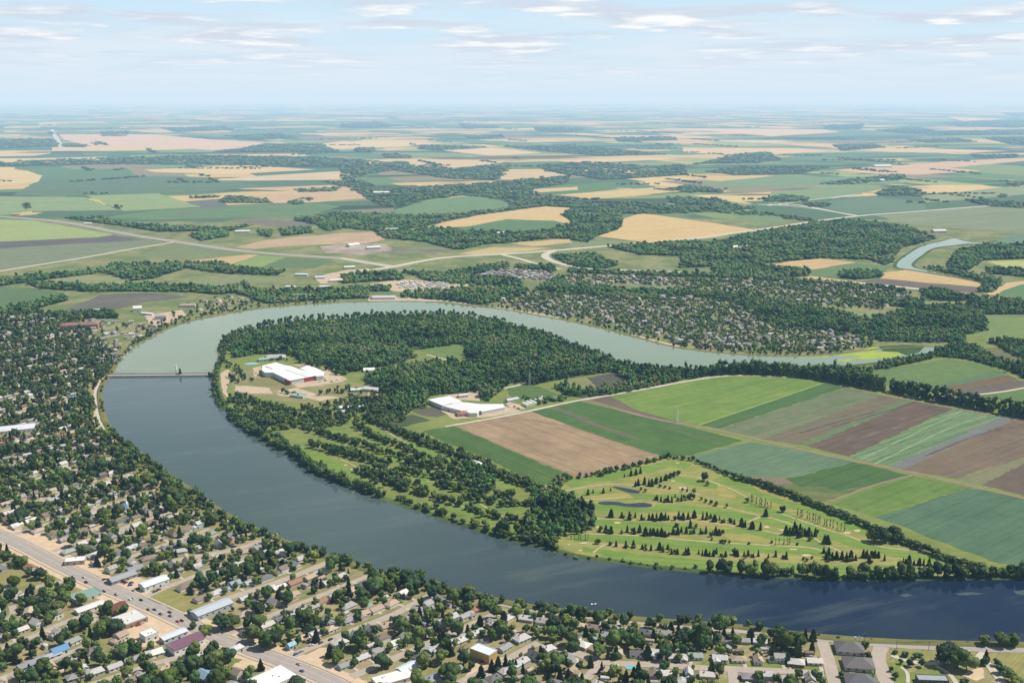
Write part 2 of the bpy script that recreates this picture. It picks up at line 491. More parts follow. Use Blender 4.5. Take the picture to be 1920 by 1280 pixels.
# ------------------------------------------------------------------ GROUND
def ground_material():
    m = NT('prairie_ground')
    p = m.pos()
    sx = m.n('ShaderNodeSeparateXYZ'); m.l(p, sx.inputs[0])
    wob = m.noise(p, .0016, 2, .5)
    cells = []
    for (sxx, syy, ang) in ((1500, 820, 23), (620, 1700, 23)):
        v = m.rot(p, ang, sxx, syy)
        vo = m.n('ShaderNodeTexVoronoi', distance='CHEBYCHEV'); vo.inputs['Scale'].default_value = 1; vo.inputs['Randomness'].default_value = .72
        m.l(v, vo.inputs['Vector'])
        cells.append(vo.outputs['Color'])
    sc_ = m.n('ShaderNodeSeparateColor'); m.l(cells[0], sc_.inputs[0])
    sc2 = m.n('ShaderNodeSeparateColor'); m.l(cells[1], sc2.inputs[0])
    sel = m.math('GREATER_THAN', sc_.outputs[1], .5)
    val = m.math('ADD', m.math('MULTIPLY', sel, sc_.outputs[0]), m.math('MULTIPLY', m.math('SUBTRACT', 1., sel), sc2.outputs[0]))
    cr = m.n('ShaderNodeValToRGB'); cr.color_ramp.interpolation = 'CONSTANT'
    el = cr.color_ramp.elements
    pal = [(0, sr(104, 132, 84)), (.16, sr(214, 184, 124)), (.29, sr(92, 126, 80)), (.43, sr(132, 152, 92)), (.56, sr(222, 194, 136)), (.70, sr(80, 110, 80)), (.80, sr(160, 170, 106)), (.93, sr(146, 134, 106))]
    while len(el) < len(pal): el.new(.5)
    for e, (f, c) in zip(el, pal): e.position = f; e.color = (*c, 1)
    m.l(val, cr.inputs[0])
    col = m.mix(m.math('MULTIPLY', m.noise(p, .02, 4), .35), cr.outputs[0], sr(120, 132, 96))
    wood = m.ramp(m.noise(m.rot(p, 10, 2600, 620), 1., 4, .6), .55, .58)
    col = m.mix(m.math('MULTIPLY', wood, .8), col, (.035, .055, .030))
    near = m.mix(m.ramp(m.noise(p, .011, 5, .6), .38, .62), sr(112, 128, 80), sr(150, 148, 104))
    near = m.mix(m.math('MULTIPLY', m.ramp(m.noise(p, .05, 3), .4, .7), .5), near, sr(96, 116, 70))
    far = m.ramp(m.math('ADD', sx.outputs[1], m.math('MULTIPLY', wob, 900.)), 4700, 4760)
    return m.surf(m.mix(far, near, col), .95, .1)
def axis(neg, pos):
    a = [0, 250, 500, 750, 1000, 1400, 1800, 2200, 2600, 3000, 3600, 4200, 5000, 6000, 7500, 9000, 11000, 14000, 18000, 24000, 32000, 45000, 60000, 90000, 150000]
    return [-v for v in a[::-1] if v and v <= neg] + [v for v in a if v <= pos]
xs = axis(150000, 150000); ys = axis(11000, 150000)
V = [(x, y, 0.) for y in ys for x in xs]
nx = len(xs)
F = [(j * nx + i, j * nx + i + 1, (j + 1) * nx + i + 1, (j + 1) * nx + i) for j in range(len(ys) - 1) for i in range(nx - 1)]
structure(meshobj('ground', V, F, ground_material()))

# peninsula and town floors
PENIN = [(2150, 1088)] + INNER[1:] + [(1850, 640), (2150, 640)]
G_PEN = field_mat(sr(112, 132, 66), sr(140, 146, 86), 15, 12, .25, .8, sr(90, 116, 56))
sheet('ground_grass', [P(x, y)[:2] for x, y in chaikin(GL(INNER), 2)] + [(1850, 600), (2150, 640)], .04, G_PEN, 0, 0)
TOWN = [P(x, y)[:2] for x, y in chaikin(GL(OUTER[:38]), 2)] + [(150, 596), (110, 590), (60, 588), (0, 592), (-250, 600), (-500, 900), (-300, 1330), (600, 1330), (2150, 1330)]
G_TOWN = field_mat(sr(122, 128, 76), sr(172, 158, 120), 47, 14, .25, 1.0, sr(88, 106, 56))
sheet('ground_town', TOWN, .08, G_TOWN, 0, 0)

# ------------------------------------------------------------------ FIELDS
green1 = lambda a=0: field_mat(sr(88, 128, 54), sr(112, 146, 62), a, 10, .6, .7)
FIELDS = []
def field(pts, c1, c2, ang=40, row=9, streak=.5, blotch=.6, c3=None, z=.14, jit=1.0):
    FIELDS.append(pts)
    near = max(q[1] for q in pts) > 600
    def mute(c):
        if near and c[0] > c[1]: c = (c[0] * .95, c[1] * 1.02, c[2] * .90)
        l = .3 * c[0] + .59 * c[1] + .11 * c[2]; d = .20 if near else .20; b = .80 if near else .92
        return tuple((v + (l - v) * d) * b * (1.0, .99, .90)[i] for i, v in enumerate(c))
    c1, c2 = mute(c1), mute(c2); c3 = mute(c3) if c3 else None
    return sheet('field', pts, z, field_mat(c1, c2, ang, row, streak, blotch, c3), jit * (2.0 if near else 7), 9 if near else 50)
A = 38
field([(850, 797), (995, 771), (1153, 827), (1240, 855), (1150, 880), (1085, 896), (980, 853)], sr(196, 162, 132), sr(166, 134, 112), -52, 12, .6, .8, sr(206, 178, 140))
field([(793, 808), (850, 798), (980, 853), (1075, 893), (1025, 908), (1000, 902), (900, 853), (830, 828)], sr(78, 116, 52), sr(98, 134, 60), -52, 10, .5, .6)
field([(995, 771), (1088, 752), (1190, 777), (1280, 797), (1395, 826), (1290, 854), (1240, 855), (1153, 827)], sr(74, 118, 58), sr(98, 136, 62), -45, 14, .6, .8)
field([(1090, 748), (1143, 743), (1200, 771), (1270, 790), (1280, 796), (1190, 776)], sr(120, 100, 92), sr(140, 120, 106), -45, 10)
field([(1143, 743), (1280, 717), (1347, 707), (1507, 710), (1547, 717), (1310, 797), (1270, 790), (1200, 771)], sr(108, 150, 54), sr(134, 164, 60), A, 8, .7, .8, sr(158, 168, 64))
field([(1547, 717), (1585, 726), (1350, 803), (1310, 797)], sr(78, 118, 62), sr(96, 132, 70), A, 6, .6, .4)
field([(1583, 727), (1652, 740), (1585, 767), (1430, 823), (1350, 804)], sr(110, 134, 92), sr(138, 142, 108), A, 8, .9, .5)
field([(1652, 740), (1700, 749), (1500, 833), (1430, 823), (1585, 767)], sr(140, 118, 106), sr(126, 128, 98), A, 9, .9, .6, sr(112, 92, 88))
field([(1700, 749), (1712, 752), (1512, 836), (1500, 833)], sr(104, 138, 90), sr(118, 142, 100), A, 6)
field([(1712, 752), (1785, 766), (1592, 856), (1512, 836)], sr(130, 108, 98), sr(112, 94, 90), A, 9, .8, .7, sr(150, 130, 118))
field([(1785, 766), (1878, 781), (1668, 873), (1592, 856)], sr(84, 132, 88), sr(146, 168, 120), A, 5, 1.3, .2)
field([(1878, 781), (1900, 786), (1692, 880), (1668, 873)], sr(134, 138, 150), sr(120, 132, 118), A, 6, .8, .3)
field([(1900, 786), (2060, 815), (2060, 830), (1920, 856), (1793, 897), (1692, 880)], sr(130, 108, 98), sr(150, 126, 112), A, 7, .8, .6, sr(112, 92, 88))
field([(2060, 830), (2060, 852), (1920, 868), (1840, 908), (1793, 897), (1920, 856)], sr(138, 140, 104), sr(150, 142, 116), A, 7, .8, .5)
field([(2060, 852), (2060, 962), (1920, 929), (1840, 908), (1920, 868)], sr(132, 112, 104), sr(118, 100, 94), A, 7, .7, .5)
field([(1290, 855), (1405, 828), (1547, 853), (1600, 866), (1500, 893), (1380, 893), (1330, 878)], sr(100, 138, 108), sr(116, 148, 112), A, 12, .5, .7)
field([(1600, 866), (1710, 891), (1640, 908), (1570, 921), (1547, 912), (1500, 913), (1470, 897), (1500, 893)], sr(74, 116, 58), sr(88, 126, 62), A, 12, .5, .7)
field([(1380, 893), (1500, 894), (1550, 905), (1547, 912), (1470, 908), (1420, 908)], sr(160, 140, 122), sr(136, 122, 104), 0, 6)
field([(1420, 908), (1470, 908), (1547, 912), (1570, 921), (1625, 912), (1550, 940), (1510, 936)], sr(86, 122, 60), sr(140, 138, 84), -10, 12, .7, .8)
field([(1710, 891), (1815, 914), (1643, 969), (1548, 941)], sr(96, 140, 48), sr(120, 152, 58), A, 12, .6, .9, sr(146, 152, 76))
field([(1815, 914), (1920, 935), (2080, 970), (2080, 1085), (1920, 1062), (1870, 1055), (1643, 969)], sr(80, 122, 94), sr(98, 136, 104), A, 10, .4, .9)
# beyond the tall windbreak
field([(1613, 697), (1700, 686), (1780, 672), (1830, 680), (1873, 694), (1747, 722), (1667, 724)], sr(104, 142, 70), sr(122, 150, 84), 30, 8, .7, .5)
field([(1667, 724), (1747, 722), (1873, 694), (1890, 702), (1745, 732), (1690, 730)], sr(98, 134, 92), sr(112, 142, 90), 30, 6, .8, .4)
field([(1745, 732), (1890, 702), (1910, 713), (1800, 728), (1765, 736)], sr(146, 110, 88), sr(130, 106, 90), 30, 6)
field([(1765, 736), (1800, 728), (1910, 713), (1990, 718), (1990, 722), (1840, 740)], sr(118, 104, 104), sr(132, 114, 110), 30, 6)
field([(1840, 741), (1925, 727), (2000, 725), (2000, 770), (1920, 755), (1870, 748)], sr(96, 138, 66), sr(110, 146, 76), 30, 8)
# on the peninsula
field([(950, 730), (965, 721), (1003, 722), (1050, 741), (977, 750), (960, 746)], sr(92, 128, 62), sr(108, 138, 72), 20, 6)
field([(1100, 708), (1153, 698), (1180, 721), (1123, 729)], sr(84, 84, 82), sr(110, 110, 98), -50, 4, 1.0, .4)
field([(1055, 713), (1100, 707), (1123, 729), (1090, 735), (1070, 726)], sr(140, 150, 88), sr(156, 158, 104), -50, 5)
field([(785, 656), (800, 652), (870, 643), (872, 660), (868, 674), (843, 677), (820, 668)], sr(128, 154, 74), sr(112, 146, 66), 0, 14, .6, .8, sr(150, 158, 90))
field([(690, 692), (740, 684), (800, 672), (810, 678), (760, 688), (715, 696)], sr(124, 148, 76), sr(140, 152, 90), 0, 10)
field([(727, 788), (773, 777), (807, 787), (753, 801)], sr(76, 104, 62), sr(100, 110, 80), 20, 6)
field([(770, 770), (810, 762), (845, 772), (820, 782), (790, 778)], sr(128, 116, 108), sr(110, 108, 96), 20, 6)
field([(425, 700), (470, 690), (520, 700), (560, 715), (600, 722), (640, 715), (700, 722), (690, 745), (640, 760), (560, 755), (480, 745), (440, 735)], sr(176, 164, 116), sr(150, 148, 96), 0, 12, .4, .9, sr(204, 184, 146), .12)
field([(470, 712), (520, 706), (550, 725), (540, 732), (480, 728)], sr(170, 154, 104), sr(140, 144, 88), 0, 12, .4, .9)
# left middle distance
field([(-80, 412), (0, 412), (60, 413), (213, 440), (183, 445), (0, 453), (-80, 455)], sr(150, 172, 98), sr(164, 182, 112), 20, 20, .4, .5)
field([(-80, 455), (0, 453), (183, 445), (213, 441), (275, 450), (130, 458), (0, 466), (-80, 470)], sr(104, 98, 108), sr(118, 112, 112), 10, 20, .7, .6)
field([(-80, 470), (0, 466), (133, 457), (277, 451), (318, 453), (167, 481), (0, 508), (-80, 520)], sr(122, 138, 108), sr(134, 146, 116), 10, 30, .4, .6)
field([(353, 490), (423, 477), (487, 478), (430, 497)], sr(212, 182, 124), sr(198, 166, 110), 10, 20)
field([(430, 497), (487, 479), (537, 482), (493, 501)], sr(146, 172, 90), sr(130, 160, 82), 10, 20)
field([(493, 501), (537, 482), (632, 490), (590, 503), (520, 503)], sr(96, 126, 84), sr(112, 136, 92), 10, 20)
field([(470, 504), (530, 505), (520, 510)], sr(210, 176, 120), sr(190, 160, 110), 10, 20)
field([(103, 588), (187, 553), (250, 549), (300, 550), (353, 557), (267, 567), (220, 580), (110, 591)], sr(104, 104, 100), sr(122, 120, 108), 10, 16, .5, .8)
field([(-80, 536), (0, 537), (60, 540), (117, 548), (127, 555), (60, 572), (0, 582), (-80, 590)], sr(92, 124, 82), sr(106, 134, 88), 10, 16, .5, .6)
field([(67, 528), (167, 515), (220, 520), (260, 530), (220, 537), (130, 533)], sr(134, 148, 98), sr(152, 156, 108), 10, 16)
field([(300, 532), (400, 520), (540, 518), (500, 530), (380, 536)], sr(128, 146, 92), sr(146, 154, 104), 10, 16)
field([(440, 464), (500, 450), (640, 437), (700, 435), (722, 449), (690, 456), (560, 460), (480, 467)], sr(206, 176, 140), sr(186, 160, 132), 10, 30, .6, .6, sr(140, 130, 116))
field([(330, 455), (440, 470), (600, 480), (620, 488), (480, 476), (353, 488), (250, 480)], sr(116, 138, 88), sr(136, 146, 100), 10, 24, .7, .7)
field([(700, 470), (720, 462), (800, 462), (850, 470), (760, 478)], sr(138, 146, 98), sr(120, 118, 110), 10, 24, .7, .9)
field([(600, 462), (660, 455), (725, 458), (735, 470), (680, 478), (610, 474)], sr(196, 180, 164), sr(150, 140, 134), 10, 16, .4, 1.2)
# central tan and green fields
TAN1, TAN2 = sr(224, 194, 126), sr(208, 176, 116)
field([(795, 428), (830, 418), (900, 403), (1023, 387), (1072, 390), (1055, 405), (1075, 419), (950, 412), (880, 424), (830, 428)], TAN1, TAN2, 20, 20, .5, .5)
field([(862, 430), (880, 424), (950, 411), (1040, 414), (1070, 421), (1023, 433), (957, 438), (900, 434)], sr(92, 132, 84), sr(104, 140, 90), 20, 20, .4, .5, None, .2)
field([(1120, 443), (1155, 432), (1167, 420), (1166, 410), (1203, 400), (1280, 410), (1350, 420), (1418, 431), (1347, 444), (1280, 451), (1217, 455)], TAN1, TAN2, 30, 14, .8, .3)
field([(740, 393), (800, 378), (873, 367), (930, 373), (955, 381), (950, 390), (840, 400), (740, 404)], sr(106, 144, 92), sr(120, 152, 98), 20, 24, .5, .6)
field([(640, 395), (740, 390), (738, 404), (660, 404)], sr(148, 138, 124), sr(120, 130, 100), 20, 24, .5, .6)
field([(1000, 355), (1083, 350), (1085, 356), (1010, 361)], TAN1, TAN2)
field([(1045, 366), (1173, 355), (1240, 351), (1290, 357), (1190, 368), (1113, 373)], TAN1, TAN2, 20, 30)
field([(940, 337), (935, 325), (950, 318), (1013, 317), (1067, 330), (980, 337)], sr(222, 196, 140), TAN2, 20, 30)
field([(1065, 320), (1207, 313), (1237, 316), (1187, 325)], sr(222, 196, 140), TAN2, 20, 30)
field([(640, 300), (800, 298), (950, 304), (900, 311), (840, 316), (780, 312), (690, 308)], TAN1, sr(214, 184, 140), 20, 40)
field([(833, 283), (923, 277), (1017, 287), (923, 292)], sr(228, 196, 148), TAN1, 20, 40)
field([(640, 265), (787, 267), (800, 273), (640, 280), (560, 275)], sr(226, 196, 150), TAN1, 20, 60)
field([(1043, 302), (1193, 295), (1280, 298), (1090, 306)], sr(228, 192, 148), TAN1, 20, 60)
field([(820, 326), (860, 322), (890, 325), (840, 330)], TAN1, TAN2)
field([(770, 345), (820, 342), (830, 347), (785, 349)], TAN1, TAN2)
field([(860, 476), (873, 473), (923, 463), (1033, 465), (960, 474), (893, 478)], sr(204, 184, 124), sr(190, 172, 116), 20, 20)
field([(957, 455), (1067, 448), (1073, 455), (1000, 462)], sr(212, 180, 124), sr(196, 170, 116), 20, 20)
field([(1100, 450), (1200, 455), (1220, 458), (1150, 463), (1060, 462)], sr(120, 146, 92), sr(134, 152, 102), 20, 20)
# far left
field([(110, 252), (283, 252), (400, 262), (500, 267), (460, 277), (400, 282), (283, 274), (173, 275), (120, 262)], sr(230, 192, 156), sr(216, 182, 146), 23, 90, .5, .6)
field([(270, 318), (467, 310), (593, 318), (433, 327), (290, 323)], sr(224, 192, 134), TAN1, 23, 60)
field([(-80, 320), (0, 320), (50, 320), (80, 330), (70, 342), (0, 347), (-80, 350)], sr(214, 194, 130), TAN1, 23, 60)
field([(390, 338), (483, 330), (640, 321), (656, 328), (640, 337), (467, 339)], sr(224, 196, 146), sr(206, 184, 150), 23, 60)
field([(430, 354), (567, 349), (617, 347), (660, 352), (697, 371), (600, 379), (520, 381), (470, 366), (600, 360)], sr(216, 180, 134), sr(196, 168, 130), 23, 40, .8, .6)
field([(23, 367), (73, 337), (300, 330), (400, 333), (500, 350), (383, 360), (160, 367)], sr(90, 124, 88), sr(104, 132, 96), 23, 60, .6, .8, sr(140, 140, 118))
field([(160, 366), (290, 360), (320, 370), (377, 388), (233, 396), (190, 378)], sr(150, 174, 108), sr(138, 164, 100), 23, 60)
field([(-80, 368), (0, 368), (157, 370), (227, 394), (60, 396), (0, 404), (-80, 408)], sr(146, 172, 110), sr(132, 160, 104), 23, 60, .5, .7, sr(110, 104, 108))
field([(50, 390), (100, 388), (170, 392), (130, 398), (60, 398)], sr(104, 100, 110), sr(120, 116, 118), 23, 40)
field([(330, 379), (413, 373), (430, 387), (383, 391)], sr(110, 112, 112), sr(126, 126, 118), 23, 40)
field([(190, 408), (300, 394), (450, 385), (600, 381), (640, 386), (580, 405), (420, 409), (280, 412)], sr(96, 134, 84), sr(112, 144, 94), 23, 40, .5, .8)
field([(0, 297), (60, 297), (200, 294), (195, 302), (60, 305), (-60, 305)], sr(222, 196, 140), TAN1, 23, 60)
field([(280, 312), (330, 309), (450, 309), (270, 317)], sr(112, 150, 100), sr(124, 156, 108), 23, 60)
field([(430, 415), (480, 408), (600, 420), (560, 430)], sr(136, 128, 112), sr(122, 120, 104), 23, 40)
# far right
field([(1560, 319), (1680, 310), (1773, 303), (1920, 296), (1980, 296), (1980, 302), (1920, 302), (1780, 315), (1840, 320), (1720, 328), (1640, 326)], sr(224, 184, 142), sr(208, 176, 140), 23, 60)
field([(1613, 280), (1713, 278), (1893, 283), (1813, 287), (1647, 284)], sr(222, 184, 146), TAN1, 23, 80)
field([(1280, 277), (1497, 278), (1573, 283), (1480, 288), (1380, 291), (1280, 286)], sr(224, 192, 146), TAN1, 23, 80)
field([(1343, 263), (1493, 263), (1413, 268)], sr(230, 196, 152), TAN1, 23, 80)
field([(1230, 240), (1547, 243), (1573, 248), (1447, 256), (1347, 247)], sr(228, 190, 158), TAN1, 23, 120)
field([(1777, 219), (1887, 223), (1813, 229)], sr(232, 184, 156), TAN1, 23, 120)
field([(1523, 383), (1580, 374), (1630, 368), (1730, 380), (1742, 393), (1600, 402)], sr(98, 132, 104), sr(110, 140, 108), 30, 30, .4, .4)
field([(1447, 360), (1540, 352), (1640, 348), (1663, 353), (1580, 370), (1440, 383)], sr(138, 162, 104), sr(124, 152, 98), 30, 30)
field([(1730, 367), (1920, 347), (1990, 345), (1990, 365), (1920, 365), (1803, 375), (1735, 380)], sr(150, 166, 118), sr(136, 156, 110), 30, 30)
field([(1640, 404), (1847, 388), (1930, 390), (1990, 392), (1990, 440), (1930, 437), (1800, 428), (1700, 420)], sr(128, 146, 108), sr(140, 152, 116), 30, 40, .4, .5)
field([(1300, 345), (1450, 330), (1560, 332), (1660, 330), (1700, 345), (1640, 345), (1500, 350), (1380, 352)], sr(114, 146, 100), sr(130, 158, 104), 30, 40, .5, .6)
field([(1360, 395), (1420, 398), (1500, 412), (1440, 420), (1390, 412)], sr(112, 146, 84), sr(124, 154, 92), 30, 20)
field([(1440, 497), (1480, 490), (1537, 485), (1607, 492), (1520, 506), (1470, 506)], sr(214, 182, 124), sr(200, 168, 112), 30, 14)
field([(1520, 506), (1607, 493), (1677, 501), (1657, 511), (1573, 521), (1517, 517)], sr(98, 134, 82), sr(112, 142, 90), 30, 14)
field([(1500, 522), (1520, 517), (1603, 528), (1563, 531)], sr(206, 176, 120), TAN2, 30, 14)
field([(1657, 511), (1703, 505), (1770, 516), (1843, 531), (1833, 538), (1650, 522)], sr(216, 186, 122), sr(204, 172, 112), 30, 14)
field([(1607, 528), (1653, 522), (1833, 538), (1830, 549), (1713, 541)], sr(112, 104, 100), sr(126, 116, 108), 30, 14)
field([(1850, 552), (1870, 540), (1887, 530), (1920, 527), (1990, 528), (1990, 533), (1915, 533), (1880, 545), (1868, 553)], sr(216, 188, 142), TAN2, 30, 14)
field([(1868, 554), (1900, 534), (1930, 531), (2000, 535), (2000, 570), (1930, 563)], sr(96, 134, 84), sr(108, 140, 90), 30, 14)
field([(1850, 490), (1930, 487), (2000, 488), (2000, 502), (1930, 503), (1880, 503)], sr(172, 184, 96), sr(188, 192, 108), 30, 14)
field([(1805, 628), (1853, 620), (1843, 593), (1897, 592), (1940, 607), (1960, 630), (1907, 639)], sr(122, 152, 76), sr(138, 160, 88), 30, 10)
field([(1497, 572), (1600, 573), (1613, 583), (1667, 592), (1613, 598), (1563, 582)], sr(128, 150, 86), sr(142, 156, 98), 30, 10)
field([(1730, 566), (1800, 565), (1810, 572), (1740, 573)], sr(136, 152, 90), sr(150, 158, 100), 30, 10)
field([(1895, 440), (1990, 436), (1990, 455), (1850, 460)], sr(104, 136, 112), sr(116, 144, 118), 30, 20)
field([(1800, 655), (1900, 650), (1960, 680), (1900, 690), (1840, 670)], sr(116, 126, 82), sr(136, 130, 96), 30, 10)
for pts, wd, c in (([(940, 783), (1000, 788), (1057, 797), (1133, 820)], 2.5, sr(140, 116, 102)), ([(905, 790), (960, 806), (1030, 838)], 2, sr(146, 122, 106)), ([(1037, 763), (1070, 776), (1107, 793), (1150, 808), (1195, 822)], 10, sr(108, 104, 88)), ([(1250, 803), (1290, 812), (1345, 824)], 4, sr(104, 106, 84)), ([(1180, 857), (1235, 850)], 2.5, sr(140, 116, 102)), ([(1560, 800), (1650, 775), (1700, 760)], 3, sr(96, 84, 80)), ([(1500, 812), (1580, 788), (1640, 772)], 3.5, sr(98, 86, 82)), ([(1735, 855), (1830, 815), (1900, 800)], 3.5, sr(100, 88, 82)), ([(1640, 870), (1720, 830), (1790, 798), (1850, 780)], 2.5, sr(140, 160, 116)), ([(1612, 862), (1700, 820), (1805, 770)], 2.0, sr(140, 160, 116))):
    ribbon('field_furrow', pts, wd, .22, field_mat(c, tuple(v * 1.1 for v in c), 20, 5), wj=.55, step=10)
YARD = simple('beaten_yard', sr(198, 180, 154), .95, .1, .25, .08)
for q in ([(413, 700), (428, 692), (434, 700), (430, 716), (424, 733), (437, 751), (430, 753), (417, 735)], [(440, 723), (470, 724), (505, 727), (512, 738), (470, 738), (440, 733)], [(548, 716), (600, 712), (655, 711), (640, 716), (600, 722), (558, 728)], [(515, 733), (556, 727), (598, 740), (566, 748), (522, 741)], [(474, 690), (490, 686), (492, 700), (478, 708)], [(545, 684), (590, 682), (604, 690), (590, 690)], [(606, 690), (640, 704), (650, 710), (610, 714)],
          [(800, 751), (845, 740), (900, 733), (900, 752), (870, 750)], [(825, 768), (880, 776), (950, 762), (978, 771), (920, 781), (850, 786)], [(945, 752), (975, 758), (985, 768), (955, 764)], [(690, 735), (712, 738), (708, 750), (690, 746)], [(640, 770), (660, 775), (640, 782)], [(575, 745), (615, 742), (640, 745), (600, 752)]):
    sheet('gravel_yard', q, .2, YARD, 1.2, 8)
for q in ([(690, 534), (745, 524), (860, 530), (950, 541), (840, 549), (745, 547)], [(590, 520), (640, 508), (690, 503), (705, 512), (650, 528), (600, 532)], [(690, 560), (760, 556), (830, 562), (880, 570), (900, 574), (840, 566), (760, 564), (690, 564.5)], [(270, 592), (340, 581), (350, 590), (320, 604), (285, 612)], [(930, 576), (990, 584), (1050, 594), (1045, 597), (980, 586), (930, 578)], [(520, 556), (540, 552), (560, 560), (530, 566)], [(1185, 627), (1230, 638), (1280, 650), (1270, 651), (1220, 640), (1180, 629)]):
    sheet('gravel_yard', q, .2, YARD, 3, 20)
# algae and reeds in the lake's far corner, floating weed near the golf shore
M_ALG = field_mat(sr(150, 170, 70), sr(172, 190, 84), 0, 8, .4, .8, sr(112, 132, 84))
M_REED = field_mat(sr(62, 84, 44), sr(80, 100, 52), 0, 6, .4, .8)
sheet('water_algae', [(1560, 668), (1600, 661), (1645, 649), (1652, 655), (1640, 660), (1690, 660), (1697, 664), (1680, 670), (1600, 676), (1585, 680), (1570, 676), (1620, 668)], .76, M_ALG, 2.5, 8)
sheet('water_algae', [(1500, 670), (1560, 668), (1580, 666), (1545, 671)], .76, M_ALG, 2.5, 8)
sheet('reeds', [(1650, 650), (1690, 647), (1735, 649), (1725, 660), (1700, 667), (1685, 661), (1655, 659)], .82, M_REED, 2, 8)
M_WEED = field_mat(sr(86, 98, 96), sr(60, 78, 96), 0, 5, .6, 1.2)
for q in ([(1790, 1113), (1815, 1111), (1846, 1113), (1830, 1116), (1800, 1117)], [(1900, 1108), (1930, 1106), (1960, 1112), (1930, 1118), (1905, 1114)], [(1685, 1116), (1700, 1113), (1712, 1117), (1697, 1120)]):
    sheet('water_weed', q, .73, M_WEED, 1.2, 4)

# ------------------------------------------------------------------ ROADS OF THE COUNTRY
ribbon('road', [(-80, 522), (0, 508), (160, 483), (250, 466), (335, 453)], 16, .3, M_PALE)
HWY = [(-80, 404), (0, 406), (120, 415), (240, 440), (330, 453), (420, 467), (520, 477), (640, 484), (700, 493), (740, 502)]
ribbon('highway', HWY, 34, .3, simple('highway_asphalt', sr(168, 164, 152), .9, .2, .15, .03))
ribbon('highway', [(700, 506), (740, 500), (797, 488), (850, 481), (940, 477), (1040, 470), (1140, 461), (1280, 450), (1400, 434), (1470, 424), (1527, 415), (1613, 404), (1700, 398), (1843, 387), (1990, 376)], 26, .34, M_PALE)
ribbon('road', [(940, 477), (985, 488), (1010, 497), (1050, 505)], 18, .36, M_PALE)
ribbon('road', [(1040, 470), (1018, 478), (1030, 488), (1060, 497), (1100, 505), (1280, 510), (1420, 520), (1500, 524), (1600, 529), (1720, 542), (1790, 548), (1850, 560), (1990, 582)], 24, .4, M_PALE)
ribbon('road', [(1480, 384), (1390, 383), (1500, 386), (1610, 405)], 22, .36, M_PALE)
ribbon('road', [(1600, 404), (1500, 384), (1460, 382)], 22, .36, M_PALE)
ribbon('road', [(640, 484), (690, 494), (740, 500)], 18, .36, M_PALE)
ribbon('road', [(97, 243), (105, 258), (118, 280)], 50, .5, M_PALE)
ribbon('road', [(1560, 372), (1640, 360), (1440, 386)], 14, .4, M_PALE)
ribbon('track', [(1090, 748), (1113, 753), (1187, 776), (1270, 794), (1347, 806), (1413, 823), (1547, 853), (1590, 862), (1673, 878), (1780, 902), (1920, 934), (2080, 972)], 7, .3, M_TRACK, wj=.3, step=15)
ribbon('track', [(850, 797), (930, 783), (995, 770), (1075, 752), (1140, 742), (1280, 716), (1347, 705), (1400, 703), (1510, 708)], 7, .32, M_PALE, wj=.2, step=15)
ribbon('track', [(1510, 708), (1560, 719), (1640, 738), (1760, 760), (1870, 780), (2000, 802)], 5, .28, M_TRACK, wj=.2, step=15)
ribbon('track', [(1710, 891), (1640, 908), (1570, 936), (1548, 941)], 4, .3, M_TRACK)
ribbon('track', [(1310, 797), (1430, 757), (1547, 717)], 3, .28, field_mat(sr(150, 176, 100), sr(140, 168, 90), A, 5))
ribbon('track', [(1083, 896), (1130, 886), (1180, 873), (1240, 856)], 4, .26, M_TRACK)
ribbon('track', [(1700, 745), (1843, 741), (1950, 722)], 6, .28, M_PALE)
ribbon('track', [(945, 728), (975, 722), (985, 716), (960, 713)], 6, .28, M_PALE)
ribbon('track', [(800, 665), (843, 676)], 5, .28, M_PALE)
ribbon('path', [(835, 800), (850, 797)], 5, .28, M_PALE)

# ------------------------------------------------------------------ GOLF COURSE GROUND
GOLF = [(1000, 915), (1030, 908), (1085, 897), (1150, 882), (1245, 858), (1290, 866), (1380, 899), (1480, 935), (1640, 1000), (1740, 1042), (1850, 1065), (1790, 1078), (1700, 1080), (1613, 1080), (1513, 1076), (1413, 1073), (1330, 1068), (1280, 1062), (1207, 1055), (1140, 1044), (1090, 1039), (1060, 1030), (1020, 1000), (990, 960)]
M_ROUGH = field_mat(sr(130, 142, 74), sr(160, 154, 96), -8, 9, .5, 1.1, sr(178, 162, 110))
sheet('ground_golf_rough', GOLF, .14, M_ROUGH)
M_FAIR = field_mat(sr(108, 138, 62), sr(128, 150, 74), -8, 10, .6, .7)
def fairway(pts, w, z=.2): return ribbon('fairway_grass', pts, w, z, M_FAIR, wj=.14, step=9)
for pts, wd in (([(1062, 908), (1110, 898), (1160, 890), (1210, 880), (1262, 868), (1290, 875)], 24), ([(1095, 922), (1150, 930), (1210, 932), (1290, 930)], 18), ([(1085, 945), (1150, 955), (1220, 952), (1290, 952), (1365, 966), (1420, 975)], 26),
                ([(1110, 980), (1180, 984), (1260, 988), (1330, 988), (1420, 1000), (1500, 1012), (1560, 1020)], 24), ([(1075, 1008), (1140, 1008), (1220, 1015), (1300, 1024), (1400, 1027), (1500, 1030), (1560, 1036)], 24),
                ([(1090, 1034), (1160, 1042), (1240, 1052), (1330, 1060), (1430, 1062), (1540, 1066), (1650, 1070), (1740, 1068), (1800, 1058)], 24), ([(1345, 896), (1400, 912), (1470, 940), (1540, 960), (1600, 985), (1640, 1000)], 24),
                ([(1400, 950), (1450, 958), (1500, 982), (1560, 1005), (1630, 1026), (1700, 1040), (1790, 1054)], 22), ([(1420, 972), (1450, 980), (1500, 990), (1530, 1000)], 20), ([(1230, 895), (1270, 898), (1310, 906), (1350, 912)], 20)):
    fairway(pts, wd)
